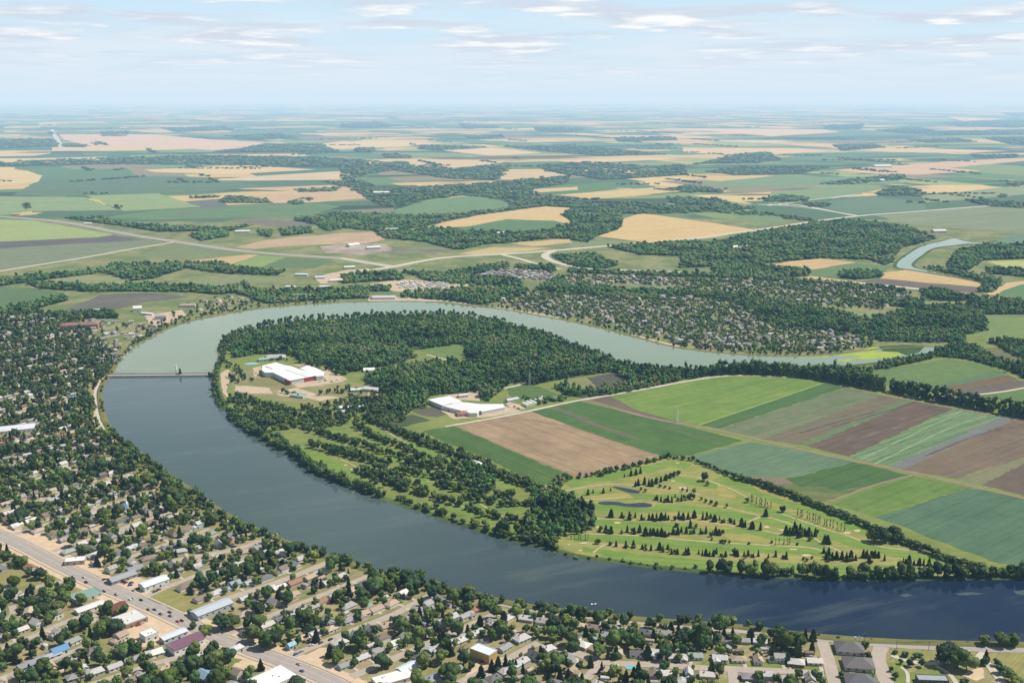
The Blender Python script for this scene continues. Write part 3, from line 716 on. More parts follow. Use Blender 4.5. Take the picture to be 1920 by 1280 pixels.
for pts, wd in (([(470, 800), (520, 826), (560, 850), (600, 870), (640, 888)], 16), ([(560, 842), (610, 860), (650, 884), (680, 900), (695, 918)], 17), ([(600, 806), (640, 812), (690, 830), (740, 850)], 16), ([(620, 830), (680, 848), (730, 862), (800, 880)], 12), ([(680, 798), (740, 820), (800, 845), (850, 870)], 14),
                ([(740, 885), (790, 895), (840, 905)], 12), ([(790, 905), (850, 915), (900, 918)], 10), ([(820, 950), (880, 962), (930, 978), (965, 990)], 13), ([(880, 940), (930, 952), (990, 960)], 10), ([(930, 895), (950, 905), (960, 918)], 13), ([(1020, 930), (1060, 920), (1080, 930)], 16)):
    fairway(pts, wd, .16)
M_CART = simple('cart_path', sr(190, 176, 140), .95, .1, .25, .2)
for pts in ([(1047, 923), (1095, 913), (1143, 907), (1183, 909), (1220, 914), (1257, 919), (1287, 922), (1313, 928)], [(1093, 938), (1133, 935), (1173, 932)], [(1107, 972), (1157, 973), (1200, 977), (1257, 977), (1307, 975), (1360, 983), (1380, 987), (1423, 993), (1467, 1002), (1520, 1012)],
            [(1088, 1000), (1183, 1003), (1248, 1008), (1323, 1016), (1400, 1020), (1480, 1024), (1520, 1026), (1545, 1033)], [(1240, 900), (1270, 890), (1300, 892), (1340, 905), (1373, 917), (1400, 932)], [(1463, 962), (1507, 977), (1557, 995), (1587, 1002), (1615, 1015), (1660, 1027), (1720, 1033), (1800, 1046)],
            [(1345, 948), (1378, 955), (1428, 968), (1462, 975), (1490, 985)], [(1428, 968), (1400, 979)], [(1527, 1008), (1543, 1020), (1562, 1027), (1573, 1033), (1600, 1044)], [(1112, 1036), (1128, 1024), (1136, 1020)], [(1640, 1067), (1700, 1061), (1760, 1064)],
            [(808, 938), (840, 945), (870, 950)], [(640, 862), (660, 870), (672, 880)], [(800, 902), (830, 904)], [(900, 945), (960, 978), (985, 992)], [(690, 790), (715, 803), (760, 830)]):
    ribbon('cart_path', pts, 2.4, .3, M_CART, wj=.25, step=7)
# worn dry patches
for q in ([(1290, 975), (1340, 968), (1400, 985), (1370, 992), (1310, 990)], [(1345, 998), (1400, 1000), (1450, 1012), (1440, 1020), (1370, 1012)], [(1345, 905), (1375, 922), (1380, 935), (1345, 930)], [(1400, 905), (1450, 922), (1520, 945), (1500, 945), (1430, 925)], [(1180, 895), (1210, 885), (1215, 895), (1185, 905)],
          [(1100, 930), (1170, 922), (1190, 935), (1110, 937)], [(1070, 1030), (1130, 1040), (1120, 1044), (1080, 1038)]):
    sheet('ground_dry_grass', q, .24, field_mat(sr(160, 152, 90), sr(148, 148, 80), -8, 8, .5, 1.0), 2, 8)
def bunker(x, y, a, b, rot=0):
    cx, cy = G(x, y); n = 14
    pts = [(cx + math.cos(k / n * 6.283) * a * .85 * random.uniform(.75, 1.15), cy + math.sin(k / n * 6.283) * b * .85 * random.uniform(.75, 1.15)) for k in range(n)]
    sheet('sand_bunker', pts, .4, M_SAND, 0, 0, 1, px=False)
for b in ((1158, 980, 5, 3.5), (1123, 988, 5, 3), (1095, 1018, 6, 2.5), (1066, 1021, 2, 2), (1088, 1032, 3, 2.5), (1262, 902, 4, 3), (1280, 915, 7, 5), (1437, 988, 4, 4), (1467, 994, 4, 2.5), (1607, 995, 5, 4), (1588, 999, 5, 4), (1487, 1030, 6, 2.5), (1512, 1041, 7, 3.5), (1787, 1050, 6, 3), (1270, 868, 4, 2.5), (1480, 1001, 4, 2), (660, 880, 4, 3), (648, 872, 3, 3)):
    bunker(*b)
def z6(x0, y0, pts): return [(x0 + a / 6, y0 + b / 6) for a, b in pts]
for nm, pts, lab in (('pond_water', z6(1040, 860, [(620, 305), (660, 302), (760, 318), (900, 346), (985, 372), (972, 398), (880, 400), (780, 372), (690, 338)]), 'upper golf pond'),
                ('pond_water', z6(1040, 860, [(440, 492), (500, 474), (700, 478), (760, 495), (800, 508), (900, 498), (1000, 488), (1085, 500), (1132, 522), (1110, 552), (950, 557), (760, 542), (680, 522), (500, 522)]), 'lower golf pond')):
    g0 = GL(pts); gx, gy = sum(a for a, _ in g0) / len(g0), sum(b for _, b in g0) / len(g0)
    g = densify(chaikin([(gx + (x - gx) * .92, gy + (y - gy) * .84) for x, y in g0], 2, True), 4, .35)
    structure(meshobj(nm, [(x, y, .45) for x, y in g], [range(len(g))], M_POND), lab)
    sheet('ground_pond_rim', [P(*q)[:2] for q in [(x * 1.0 + (x - sum(a for a, _ in g) / len(g)) * .10, y + (y - sum(b for _, b in g) / len(g)) * .16) for x, y in g]], .36, field_mat(sr(150, 140, 92), sr(176, 158, 112), 0, 5), 0, 0)

# ------------------------------------------------------------------ VEGETATION POOLS
LEAFY = []      # (x, y, height, width, tint, region)
SPRUCE = []     # (x, y, height, width, label or None)
POPLAR = []     # (x, y, height, width, template set, label)
BLOCK_DISC = []  # (x, y, r) footprints
def leafy(x, y, h, w, reg, bias=0.0, lum=1.0):
    LEAFY.append((x, y, h, w, greens(1, bias=bias, lum=lum)[0], reg))

FAR_PACKS = []
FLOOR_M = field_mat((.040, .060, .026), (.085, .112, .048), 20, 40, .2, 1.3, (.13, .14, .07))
def forest(poly, k=1.0, gap=.06, hgt=11.0, floor=True, wmul=1.0, bias=0.0, lum=1.0):
    g = GL(poly)
    tm = sum(P(x, y)[2] for x, y in g) / len(g)
    s = max(6.6, tm * .0033) * k
    x0, x1 = min(a for a, _ in g), max(a for a, _ in g); y0, y1 = min(b for _, b in g), max(b for _, b in g)
    nx, ny = max(1, int((x1 - x0) / s)), max(1, int((y1 - y0) / s))
    X, Y = np.meshgrid(x0 + (np.arange(nx) + .5) * s, y0 + (np.arange(ny) + .5) * s)
    X = X.ravel() + rng.uniform(-.5, .5, X.size) * s; Y = Y.ravel() + rng.uniform(-.5, .5, Y.size) * s
    lowf = np.sin(X * 6.1 / (s * 9) + 1.7 * np.sin(Y / (s * 7))) + np.sin(Y * 5.3 / (s * 11) + X / (s * 13))
    keep = inside(X, Y, g) & (rng.random(X.size) > gap + np.where((lowf < -1.25) & (X.size > 400), .55, 0))
    X, Y = X[keep], Y[keep]
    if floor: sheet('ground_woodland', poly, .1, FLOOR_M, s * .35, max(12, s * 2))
    if not len(X): return
    n = len(X)
    h = hgt * np.clip(rng.normal(.95, .26, n), .45, 1.7) * (1 + min(s, 40) * .006); wd = s * rng.uniform(1.05, 1.85, n) * wmul
    # patches of lighter and darker stands
    ph = np.sin(X * .021 + Y * .013) + np.sin(Y * .031 - X * .009) + rng.normal(0, .5, n)
    t = greens(n, bias=bias) * lum * 1.5 * (1 + .26 * ph + .10 * lowf[keep])[:, None]
    t = t * np.array((.84, 1.03, 1.0))
    FAR_PACKS.append(stamp(T_MID if tm < 2600 else T_FAR, X, Y, h, wd, np.clip(t, .008, .2)))

# peninsula woods
forest([(430, 655), (460, 627), (540, 610), (600, 606), (625, 610), (640, 604), (720, 597), (830, 595), (870, 599), (940, 610), (1000, 625), (1060, 648), (1150, 680), (1200, 691), (1290, 696), (1290, 704), (1200, 716), (1180, 718), (1150, 697), (1100, 704), (1050, 712), (1000, 722), (965, 718), (930, 692), (872, 676), (872, 645), (790, 655), (760, 660), (785, 668), (740, 684), (690, 692), (655, 698), (640, 690), (600, 685), (560, 672), (530, 664), (480, 664), (440, 672)], lum=.95)
forest([(690, 705), (715, 697), (760, 689), (810, 680), (845, 680), (880, 684), (930, 697), (962, 716), (945, 729), (930, 740), (915, 753), (900, 745), (895, 735), (850, 738), (810, 742), (795, 750), (770, 752), (745, 750), (700, 728), (685, 715)], lum=.9)
forest([(1040, 728), (1058, 722), (1070, 728), (1092, 736), (1125, 731), (1182, 723), (1200, 718), (1290, 703), (1282, 712), (1180, 735), (1090, 746), (1060, 742)])
forest([(730, 745), (800, 752), (800, 765), (760, 770), (735, 775), (720, 765)], gap=.15)
forest([(560, 640), (640, 640), (640, 690), (690, 690), (640, 705), (610, 700), (560, 680)], floor=False, gap=.5)
forest([(970, 742), (1010, 760), (1070, 748), (1060, 744), (1000, 752)], floor=False, hgt=7, gap=.3)
forest([(1282, 699), (1347, 697), (1420, 694), (1480, 695), (1560, 693), (1600, 696), (1640, 700), (1600, 716), (1562, 713), (1510, 706), (1400, 700), (1345, 702), (1290, 712)], hgt=14, lum=.9)
# far bank and middle distance woods
M = [
 [(123, 410), (187, 407), (233, 420), (427, 430), (480, 420), (433, 433), (300, 435), (213, 422), (160, 415)],
 [(357, 443), (383, 428), (427, 430), (430, 443), (377, 452)], [(483, 432), (510, 432), (508, 445), (487, 442)], [(523, 430), (580, 427), (587, 437), (530, 443)],
 [(550, 413), (640, 400), (640, 430), (613, 433), (587, 420)],
 [(180, 510), (213, 497), (333, 495), (420, 493), (440, 503), (533, 510), (520, 517), (413, 513), (350, 503), (287, 522), (247, 527), (207, 515)],
 [(-60, 524), (0, 523), (180, 507), (180, 513), (67, 527), (0, 537), (-60, 538)],
 [(50, 532), (113, 530), (167, 537), (253, 533), (350, 537), (413, 540), (467, 533), (480, 547), (413, 552), (333, 547), (260, 547), (160, 547), (77, 542)],
 [(-60, 590), (0, 582), (117, 557), (130, 563), (77, 577), (0, 594), (-60, 600)], [(107, 590), (213, 585), (223, 597), (110, 600)],
 [(433, 547), (567, 543), (640, 543), (690, 548), (690, 560), (640, 561), (560, 566), (500, 570)],
 [(640, 400), (740, 404), (827, 417), (800, 423), (760, 430), (770, 436), (795, 428), (862, 431), (957, 438), (1023, 433), (1075, 421), (1068, 412), (1053, 405), (1075, 390), (1163, 400), (1167, 417), (1160, 430), (1120, 443), (1100, 455), (1073, 450), (1040, 447), (957, 455), (900, 460), (870, 467), (850, 468), (800, 455), (740, 448), (722, 448), (700, 433), (640, 427)],
 [(750, 510), (827, 513), (953, 493), (953, 503), (880, 517), (900, 521), (980, 527), (980, 538), (890, 537), (807, 528)],
 [(967, 497), (1040, 500), (1040, 511), (967, 505)],
 [(1033, 480), (1113, 478), (1160, 497), (1140, 505), (1073, 500)],
 [(1137, 463), (1280, 453), (1333, 457), (1347, 473), (1280, 493), (1270, 480), (1200, 478)],
 [(1333, 457), (1440, 433), (1533, 418), (1580, 413), (1630, 417), (1700, 425), (1757, 447), (1720, 458), (1690, 465), (1672, 492), (1660, 497), (1627, 487), (1537, 484), (1440, 493), (1360, 500), (1270, 503), (1280, 493), (1347, 473)],
 [(1333, 503), (1393, 497), (1517, 507), (1517, 518), (1423, 521), (1340, 516)], [(1573, 515), (1593, 508), (1653, 512), (1653, 520), (1607, 525), (1577, 522)],
 [(1773, 497), (1797, 470), (1847, 461), (1930, 457), (1990, 458), (1990, 488), (1930, 485), (1847, 488), (1813, 507), (1780, 503)], [(1847, 503), (1930, 507), (1990, 508), (1990, 522), (1930, 520), (1853, 513)],
 [(1720, 500), (1813, 512), (1880, 523), (1867, 548), (1833, 548), (1843, 530), (1797, 517)],
 [(1723, 543), (1773, 543), (1813, 557), (1920, 566), (1990, 570), (1990, 592), (1920, 590), (1840, 590), (1827, 566), (1737, 563)],
 [(1280, 545), (1413, 557), (1493, 572), (1563, 583), (1613, 598), (1667, 592), (1690, 585), (1747, 575), (1827, 570), (1843, 592), (1855, 620), (1805, 628), (1810, 640), (1763, 643), (1647, 640), (1633, 630), (1547, 620), (1447, 613), (1420, 600), (1380, 567), (1290, 555)],
 [(1757, 658), (1790, 648), (1830, 652), (1860, 672), (1930, 690), (1990, 700), (1990, 722), (1930, 714), (1880, 692), (1813, 674), (1770, 669), (1740, 672)], [(1850, 640), (1920, 640), (1990, 640), (1990, 690), (1930, 680), (1880, 655)],
 [(1613, 694), (1667, 681), (1747, 668), (1747, 673), (1680, 688), (1620, 698)],
 [(1720, 580), (1680, 575), (1640, 570), (1640, 560), (1720, 563)],
 [(640, 518), (690, 512), (745, 512), (760, 525), (700, 528), (640, 532)], [(650, 540), (735, 538), (735, 546), (660, 548)], [(760, 548), (840, 546), (870, 540), (960, 540), (1000, 545), (960, 560), (900, 572), (840, 564), (790, 560), (750, 558)],
 [(1040, 525), (1070, 520), (1060, 530), (1180, 545), (1280, 543), (1290, 556), (1200, 560), (1120, 556), (1060, 552), (1000, 545)],
 [(1060, 506), (1200, 512), (1330, 515), (1440, 522), (1560, 530), (1700, 545), (1690, 550), (1560, 536), (1430, 526), (1300, 520), (1200, 517), (1070, 512)],
 [(1700, 575), (1740, 552), (1730, 575), (1700, 590)],
]
for q in M: forest(q)
# the long prairie belts (y < 400)
for q in ([(-60, 305), (0, 304), (200, 297), (380, 291), (560, 294), (640, 298), (720, 303), (640, 313), (480, 310), (200, 308), (-60, 314)], [(460, 277), (500, 270), (600, 270), (640, 285), (560, 286), (400, 285)], [(-60, 260), (100, 261), (115, 274), (0, 279), (-60, 280)],
          [(118, 270), (165, 272), (160, 276), (120, 276)], [(410, 378), (430, 367), (500, 374), (515, 381), (430, 381)], [(535, 381), (570, 372), (568, 386)], [(550, 356), (640, 352), (630, 359), (560, 360)], [(600, 340), (680, 338), (700, 349), (640, 349)], [(355, 371), (415, 366), (410, 370), (360, 372)],
          [(640, 310), (760, 303), (770, 310), (840, 318), (920, 310), (960, 310), (950, 325), (930, 338), (840, 335), (740, 320), (690, 325), (640, 345)],
          [(640, 345), (700, 355), (800, 350), (900, 345), (1000, 335), (1070, 330), (1060, 345), (1000, 354), (1000, 364), (1045, 367), (1040, 380), (960, 386), (950, 376), (870, 366), (800, 375), (740, 390), (700, 380)],
          [(640, 403), (740, 405), (850, 401), (960, 391), (1000, 380), (1080, 380), (1075, 390), (1020, 386), (900, 403), (820, 417), (640, 428)], [(1075, 395), (1100, 378), (1200, 380), (1280, 385), (1290, 400), (1170, 402), (1160, 408), (1100, 408)],
          [(1010, 310), (1100, 303), (1230, 313), (1280, 308), (1290, 328), (1130, 338), (1070, 328), (1020, 322)], [(940, 275), (1080, 272), (1250, 290), (1130, 293), (1020, 284)], [(790, 273), (830, 272), (833, 283), (785, 280)], [(665, 278), (700, 277), (703, 286), (668, 286)], [(720, 288), (770, 292), (770, 297), (720, 297)], [(830, 272), (920, 276), (835, 280)],
          [(1280, 312), (1340, 300), (1380, 290), (1440, 285), (1465, 300), (1420, 306), (1300, 308)], [(1320, 322), (1400, 312), (1560, 313), (1500, 326), (1380, 329)], [(1640, 363), (1680, 348), (1725, 355), (1730, 368), (1645, 367)], [(1530, 346), (1600, 336), (1690, 327), (1700, 336), (1600, 346)], [(1427, 373), (1470, 365), (1515, 370), (1510, 379), (1440, 379)],
          [(1510, 383), (1555, 380), (1555, 388), (1515, 389)], [(1345, 392), (1440, 400), (1530, 412), (1525, 416), (1430, 406), (1340, 398)], [(1250, 370), (1340, 372), (1380, 385), (1420, 390), (1360, 398), (1280, 398)], [(1800, 373), (1930, 382), (1990, 384), (1990, 392), (1930, 391), (1850, 386)], [(1870, 366), (1890, 365), (1890, 370), (1870, 370)],
          [(1280, 352), (1360, 358), (1350, 362), (1280, 358)], [(1240, 356), (1290, 348), (1340, 352), (1300, 362)], [(1890, 345), (1990, 334), (1990, 340), (1900, 350)], [(1640, 244), (1720, 240), (1760, 246), (1990, 243), (1990, 252), (1800, 254), (1690, 251)], [(1760, 230), (1840, 226), (1990, 224), (1990, 236), (1900, 240), (1800, 237)], [(1840, 258), (1990, 256), (1990, 276), (1900, 272)], [(1700, 262), (1800, 260), (1830, 266), (1740, 268)], [(1880, 212), (1990, 208), (1990, 216), (1900, 219)], [(1560, 272), (1640, 270), (1660, 277), (1580, 283)], [(1820, 290), (1910, 290), (1900, 296), (1830, 296)],
          [(870, 255), (940, 253), (945, 258), (880, 260)], [(640, 232), (700, 230), (760, 236), (700, 240), (640, 240)], [(860, 232), (940, 236), (930, 241), (870, 240)], [(300, 240), (420, 236), (440, 244), (330, 248)], [(190, 247), (240, 245), (240, 255), (195, 256)], [(420, 255), (520, 250), (560, 258), (480, 263)], [(1000, 238), (1100, 240), (1080, 247), (1010, 247)], [(1150, 258), (1260, 256), (1270, 263), (1160, 266)], [(1540, 235), (1620, 233), (1610, 243), (1550, 243)]):
    forest(q, k=1.15, hgt=9, lum=1.25, gap=.38)
# hedgerows and farm clumps strewn over the plain
for _ in range(150):
    px, py = rng.uniform(-40, 1960), 200 + 190 * rng.random() ** 1.4
    x, y = G(px, py); s = y * .004
    L = int(rng.integers(4, 26)); a = R(rng.choice([0, 113]) + rng.normal(0, 3)) if rng.random() < .75 else rng.uniform(0, 3)
    q = (np.arange(L) - L / 2) * s * .8
    X = x + q * math.cos(a) + rng.normal(0, s * .3, L); Y = y + q * math.sin(a) + rng.normal(0, s * .5, L)
    FAR_PACKS.append(stamp(T_FAR, X, Y, np.full(L, 11.) * rng.uniform(.6, 1.2, L), s * rng.uniform(.8, 1.5, L), greens(L) * .9))

# ------------------------------------------------------------------ ROWS (pixel polylines of trunk feet)
def along(pts, step, jit=0.0, px=True):
    g = GL(pts) if px else pts
    out = []; carry = 0.0
    for a, b in zip(g[:-1], g[1:]):
        L = math.hypot(b[0] - a[0], b[1] - a[1]); d = carry
        while d < L:
            f = d / L
            out.append((a[0] + (b[0] - a[0]) * f + random.gauss(0, jit), a[1] + (b[1] - a[1]) * f + random.gauss(0, jit)))
            d += step * random.uniform(.8, 1.2)
        carry = d - L
    return out
# lake shore of the peninsula
def shore(pts, step, h, w, jit=2.0, reg='shore', lum=.95, skip=.05, bias=0):
    for x, y in along(pts, step, jit):
        if random.random() > skip: leafy(x, y, h * random.uniform(.65, 1.25), w * random.uniform(.75, 1.3), reg, bias, lum)
off = lambda pts, d: [(a, b - d) for a, b in pts]
IN = INNER
seg = lambda a, b: IN[a:b]
shore(off(seg(0, 9), 4), 5.2, 15, 10, 2.2, lum=.85); shore(off(seg(0, 8), 9), 7, 13, 9, 2.5, lum=.85)
shore(off(seg(8, 16), 3), 12, 4.5, 5.5, 2.0, skip=.3)
shore(off(seg(8, 13), 5), 13, 5, 5, 2.5, skip=.3)
shore(off(seg(13, 17), 6), 5.5, 12, 11, 3); shore(off(seg(13, 16), 14), 6, 15, 12, 3)
shore(off(seg(16, 21), 6), 6.5, 9, 9.5, 2.5, skip=.08); shore(off(seg(16, 20), 12), 11, 9, 9, 3, skip=.3); shore(off(seg(20, 30), 4), 5, 13, 11, 2.5); shore(off(seg(22, 30), 10), 7, 13, 11, 3, skip=.1); shore(off(seg(24, 30), 17), 9, 11, 10, 4, skip=.2)
shore([(413, 765), (406, 735), (404, 708), (411, 686), (418, 664), (432, 645)], 7, 10, 9, 3)
shore(off(seg(34, 48), -1), 9, 12, 10, 3, reg='wood')
shore(off(seg(34, 44), 3), 10, 12, 10, 4, reg='wood')
# far shore
FS = [(245, 652), (290, 625), (325, 609), (380, 594), (440, 583), (500, 574), (560, 570), (640, 565)]
shore(FS, 9, 8, 8, 4, reg='shore', skip=.15); shore(off(FS, 6), 13, 9, 9, 9, reg='shore', skip=.2); shore(off(FS[1:], 13), 15, 9, 9, 12, reg='shore', skip=.2)
shore([(870, 570), (940, 576), (1000, 587), (1060, 598), (1120, 611), (1180, 626), (1240, 643), (1280, 651), (1347, 659), (1413, 664), (1480, 665), (1533, 664), (1573, 661), (1640, 645)], 12, 8, 8, 3, reg='shore', skip=.25)
shore([(1280, 649), (1347, 655), (1413, 660), (1480, 661), (1533, 660), (1573, 657), (1640, 641)], 9, 10, 9, 4, reg='shore')
# left golf rows
GREY = [
 ([(682, 817), (710, 825), (743, 837), (783, 855), (807, 867)], 6.5, 9, 7, 3), ([(640, 825), (690, 840), (727, 852), (757, 860)], 7, 9, 7, 3), ([(640, 847), (682, 860), (710, 870), (733, 873)], 6, 10, 7, 3),
 ([(673, 890), (707, 893), (757, 915), (807, 932)], 7, 11, 9, 4), ([(690, 900), (720, 905), (760, 922)], 8, 10, 8, 4), ([(747, 887), (783, 890), (828, 900), (863, 902)], 6, 10, 7, 3.5), ([(813, 937), (840, 943), (870, 950)], 5, 10, 7, 2), ([(873, 933), (923, 945), (960, 948), (1010, 950)], 6.5, 9, 7, 2.5), ([(873, 953), (915, 968), (960, 978), (1000, 990)], 6, 9, 7, 2.5),
 ([(567, 803), (607, 817), (640, 827)], 6.5, 9, 7, 2.5), ([(583, 837), (633, 852), (700, 868)], 6.5, 10, 7, 2.5), ([(667, 800), (700, 820), (720, 827)], 7, 9, 7, 2), ([(780, 870), (820, 880), (870, 890)], 6.5, 11, 8, 4), ([(825, 915), (870, 922), (920, 930), (960, 935)], 7, 10, 8, 3), ([(800, 868), (850, 870), (900, 875)], 8, 10, 8, 5), ([(760, 868), (790, 880)], 7, 10, 8, 3),
 ([(700, 880), (740, 897), (790, 915)], 8, 10, 8, 3), ([(530, 790), (570, 800), (600, 806)], 8, 9, 8, 4)]
for pts, st, h, w_, j in GREY:
    shore(pts, st * .8, h * 1.15, w_ * 1.2, j, reg='golf', lum=.9); shore(off(pts, 3), st * 1.0, h * 1.1, w_ * 1.1, j * 1.1, reg='golf', lum=.95, skip=.4)
HEDGE = [(685, 786), (710, 797), (738, 809), (790, 832), (848, 856), (890, 869), (923, 888), (957, 904), (1000, 916)]
shore(HEDGE, 4.5, 10, 8, 1.5, reg='hedge', lum=.85, skip=0); shore(off(HEDGE, 5), 5, 10, 8, 2, reg='hedge', lum=.9, skip=0); shore(off(HEDGE[3:], 10), 6, 9, 8, 2, reg='hedge', lum=.9, skip=.1)
forest([(1000, 955), (1030, 938), (1062, 935), (1118, 962), (1112, 992), (1060, 1008), (1015, 1018), (985, 1005), (990, 975)], hgt=14, lum=.85)
forest([(985, 915), (1020, 912), (1060, 915), (1058, 935), (1030, 940), (1000, 942)], hgt=9, floor=False, gap=.2)
forest([(862, 880), (890, 878), (925, 893), (930, 915), (900, 925), (870, 912)], hgt=13, lum=.85)
forest([(1032, 905), (1060, 897), (1072, 905), (1050, 913)], hgt=8, floor=False)
shore([(1055, 898), (1085, 895), (1120, 889), (1150, 880)], 5, 6, 6, 2, reg='hedge', lum=.95); shore([(1120, 892), (1150, 885), (1185, 876), (1215, 868), (1250, 858)], 5, 9, 7.5, 2.5, reg='hedge', lum=.9)
shore([(1240, 860), (1270, 860), (1300, 864), (1340, 880), (1380, 897)], 5, 7, 6, 1.2, reg='hedge', lum=.85)
# parkland of the peninsula's west shore
PARK = [(420, 745), (455, 742), (480, 752), (540, 768), (600, 762), (650, 752), (700, 745), (770, 770), (760, 795), (720, 800), (680, 790), (640, 800), (560, 800), (520, 812), (480, 795), (445, 775)]
gp = GL(PARK)
for _ in range(900):
    x, y = random.uniform(min(a for a, _ in gp), max(a for a, _ in gp)), random.uniform(min(b for _, b in gp), max(b for _, b in gp))
    if inside(np.array([x]), np.array([y]), gp)[0]: leafy(x, y, random.uniform(7, 13), random.uniform(7, 11.5), 'park', 0, .95)
for pts in ([(445, 690), (455, 705), (470, 715)], [(430, 705), (450, 720)], [(640, 728), (690, 740), (720, 745)], [(600, 738), (640, 735), (660, 745)], [(530, 738), (560, 742)], [(420, 680), (440, 690)], [(500, 675), (540, 676)]):
    shore(pts, 8, 9, 8, 4, reg='park')
# spruces of the new golf course: name of row, foot points (left to right)
def srow(desc, x0, y0, pts, h=8.5):
    pts = sorted(pts)
    for i, (a, b) in enumerate(pts):
        x, y = G(x0 + a / 6, y0 + b / 6)
        SPRUCE.append((x, y, h * random.uniform(.7, 1.3), None, ('row', desc, i, len(pts))))
        if len(pts) > 4 and random.random() < .55:
            leafy(x + random.gauss(0, 5), y + random.gauss(0, 2.5), h * random.uniform(.45, .8), h * random.uniform(.5, .8), 'course', 0, .85)
srow('in the row just above the upper golf pond', 1040, 860, [(785, 205), (858, 190), (915, 180), (965, 165)], 8)
srow('in the row left of the upper golf pond', 1040, 860, [(375, 405), (432, 385), (548, 385), (630, 360)], 9)
srow('in the slanting row right of the upper golf pond', 1040, 860, [(910, 310), (940, 300), (1010, 290), (1060, 305), (1092, 310), (1140, 280), (1195, 260), (1248, 240), (1295, 220), (1340, 205)], 9)
srow('in the row right of the lower golf pond', 1040, 860, [(1150, 465), (1195, 480), (1232, 485), (1272, 485), (1317, 488), (1355, 430), (1425, 475), (1490, 370)], 8)
srow('in the row just below the lower golf pond', 1040, 860, [(635, 655), (755, 660), (840, 685), (905, 660), (975, 690), (1060, 690), (1100, 690), (1145, 695), (1197, 690), (1245, 690), (1280, 690), (1355, 690), (1395, 665), (1445, 685), (1500, 680), (1570, 660), (1665, 685), (1710, 680), (1755, 670), (1797, 705), (1853, 690), (1910, 715), (1970, 720), (2020, 735), (2100, 755), (2140, 770), (2220, 785), (2315, 800)], 9)
srow('in the second row below the lower golf pond', 1040, 860, [(505, 825), (575, 828), (633, 840), (755, 835), (815, 825), (895, 845), (955, 825), (1020, 860), (1075, 865), (1110, 860), (1155, 860), (1200, 870), (1245, 880), (1330, 850), (1360, 770), (1385, 850), (1425, 825), (1480, 840), (1525, 775), (1570, 840), (1640, 840), (1700, 840), (1775, 855), (1810, 850), (1847, 858)], 9)
srow('in the lowest fairway row near the lake', 1040, 860, [(615, 970), (690, 985), (800, 990), (885, 990), (985, 1015), (1083, 1030), (1180, 1020), (1217, 1045), (1272, 1015), (1315, 1070), (1380, 1070), (1470, 1070), (1500, 1075), (1620, 1070), (1660, 1075), (1700, 1085), (1740, 1095), (1785, 1095), (1820, 1065), (1922, 1100), (2015, 1075), (2055, 1095), (2130, 1095), (2175, 1090), (2237, 1110), (2290, 1095), (2403, 1115), (2485, 1100), (2605, 1125)], 8)
srow('in the dense clump beside the middle cart path', 1340, 860, [(800, 850), (840, 860), (880, 860), (930, 890), (985, 850), (1010, 860), (1050, 870), (1090, 895), (1130, 870), (960, 800), (900, 780), (920, 840), (1060, 830)], 10)
srow('in the straggling row at the golf course tip', 1340, 860, [(1225, 1060), (1250, 1130), (1320, 1140), (1280, 1100), (1370, 1130), (1430, 1130), (1480, 1150), (1530, 1140), (1585, 1140), (1670, 1110), (1710, 1110), (1735, 1160), (1800, 1110), (1840, 1110), (1910, 1145)], 10)
srow('standing alone by the cart path junction', 1340, 860, [(575, 645)], 10)
srow('in the pair beside the bending cart path', 1340, 860, [(1235, 950), (1268, 955)], 11)
srow('in the short row nearest the golf course tip', 1280, 853, [(2480, 1215), (2545, 1215), (2600, 1240), (2660, 1240), (2710, 1240), (2770, 1245)], 8)
for a, b, h in ((975, 350, 5), (1020, 370, 6), (1188, 320, 6), (1240, 330, 5), (1295, 345, 5), (1500, 460, 9), (1560, 455, 9), (1530, 440, 8), (1460, 455, 7), (1560, 395, 9), (1650, 465, 6), (1700, 490, 6), (1760, 505, 6), (1820, 520, 6), (1680, 250, 14), (1720, 300, 8), (1390, 185, 8), (1345, 200, 8), (470, 955, 7), (500, 955, 7), (1770, 915, 4), (1890, 940, 5)):
    x, y = G(1040 + a / 6, 860 + b / 6); leafy(x, y, h, h * .85, 'course', 0, .8)
for a, b, h in ((365, 490, 8), (130, 545, 6), (15, 530, 7), (765, 600, 10), (70, 945, 5), (115, 950, 6), (165, 945, 4), (385, 960, 4), (1000, 1135, 4), (1035, 1150, 5), (1095, 1125, 4), (1800, 935, 17), (1860, 940, 18), (1900, 935, 16), (1760, 925, 13), (2010, 905, 16), (2050, 900, 15), (2090, 930, 11), (2040, 950, 12), (2000, 920, 12), (230, 1075, 8), (640, 945, 4), (930, 970, 4)):
    x, y = G(1340 + a / 6, 860 + b / 6); leafy(x, y, h, h * .95, 'course', 0, .8)
# poplars
def prow(desc, pts, step, h, w_, tset, jit=.6, skip=0):
    L = [q for q in along(pts, step, jit) if random.random() >= skip]
    L.sort(key=lambda q: P(q[0], q[1])[0])
    for i, (x, y) in enumerate(L):
        POPLAR.append((x, y, h * random.uniform(.82, 1.15), w_ * random.uniform(.85, 1.2), tset, ('row', desc, i, len(L))))
prow('in the tall shelterbelt along the upper edge of the vegetable fields', [(1345, 703), (1400, 701), (1470, 704), (1530, 710), (1560, 716), (1660, 733)], 6.0, 24, 30, 0)
prow('in the tall shelterbelt right of its gap', [(1672, 735), (1750, 751), (1830, 765), (1866, 772)], 6.0, 24, 30, 0)
prow('in the tall shelterbelt at the right picture edge', [(1876, 775), (1930, 785), (1970, 793)], 6.0, 24, 30, 0)
prow('in the slim poplar line of the upper fairway', z6(1340, 860, [(410, 485), (520, 535), (650, 560)]), 4.2, 9, 9, 1)
prow('in the long slim poplar line beside the diagonal cart path', z6(1340, 860, [(920, 645), (1100, 700), (1200, 740), (1480, 830)]), 4.2, 10, 9, 1)
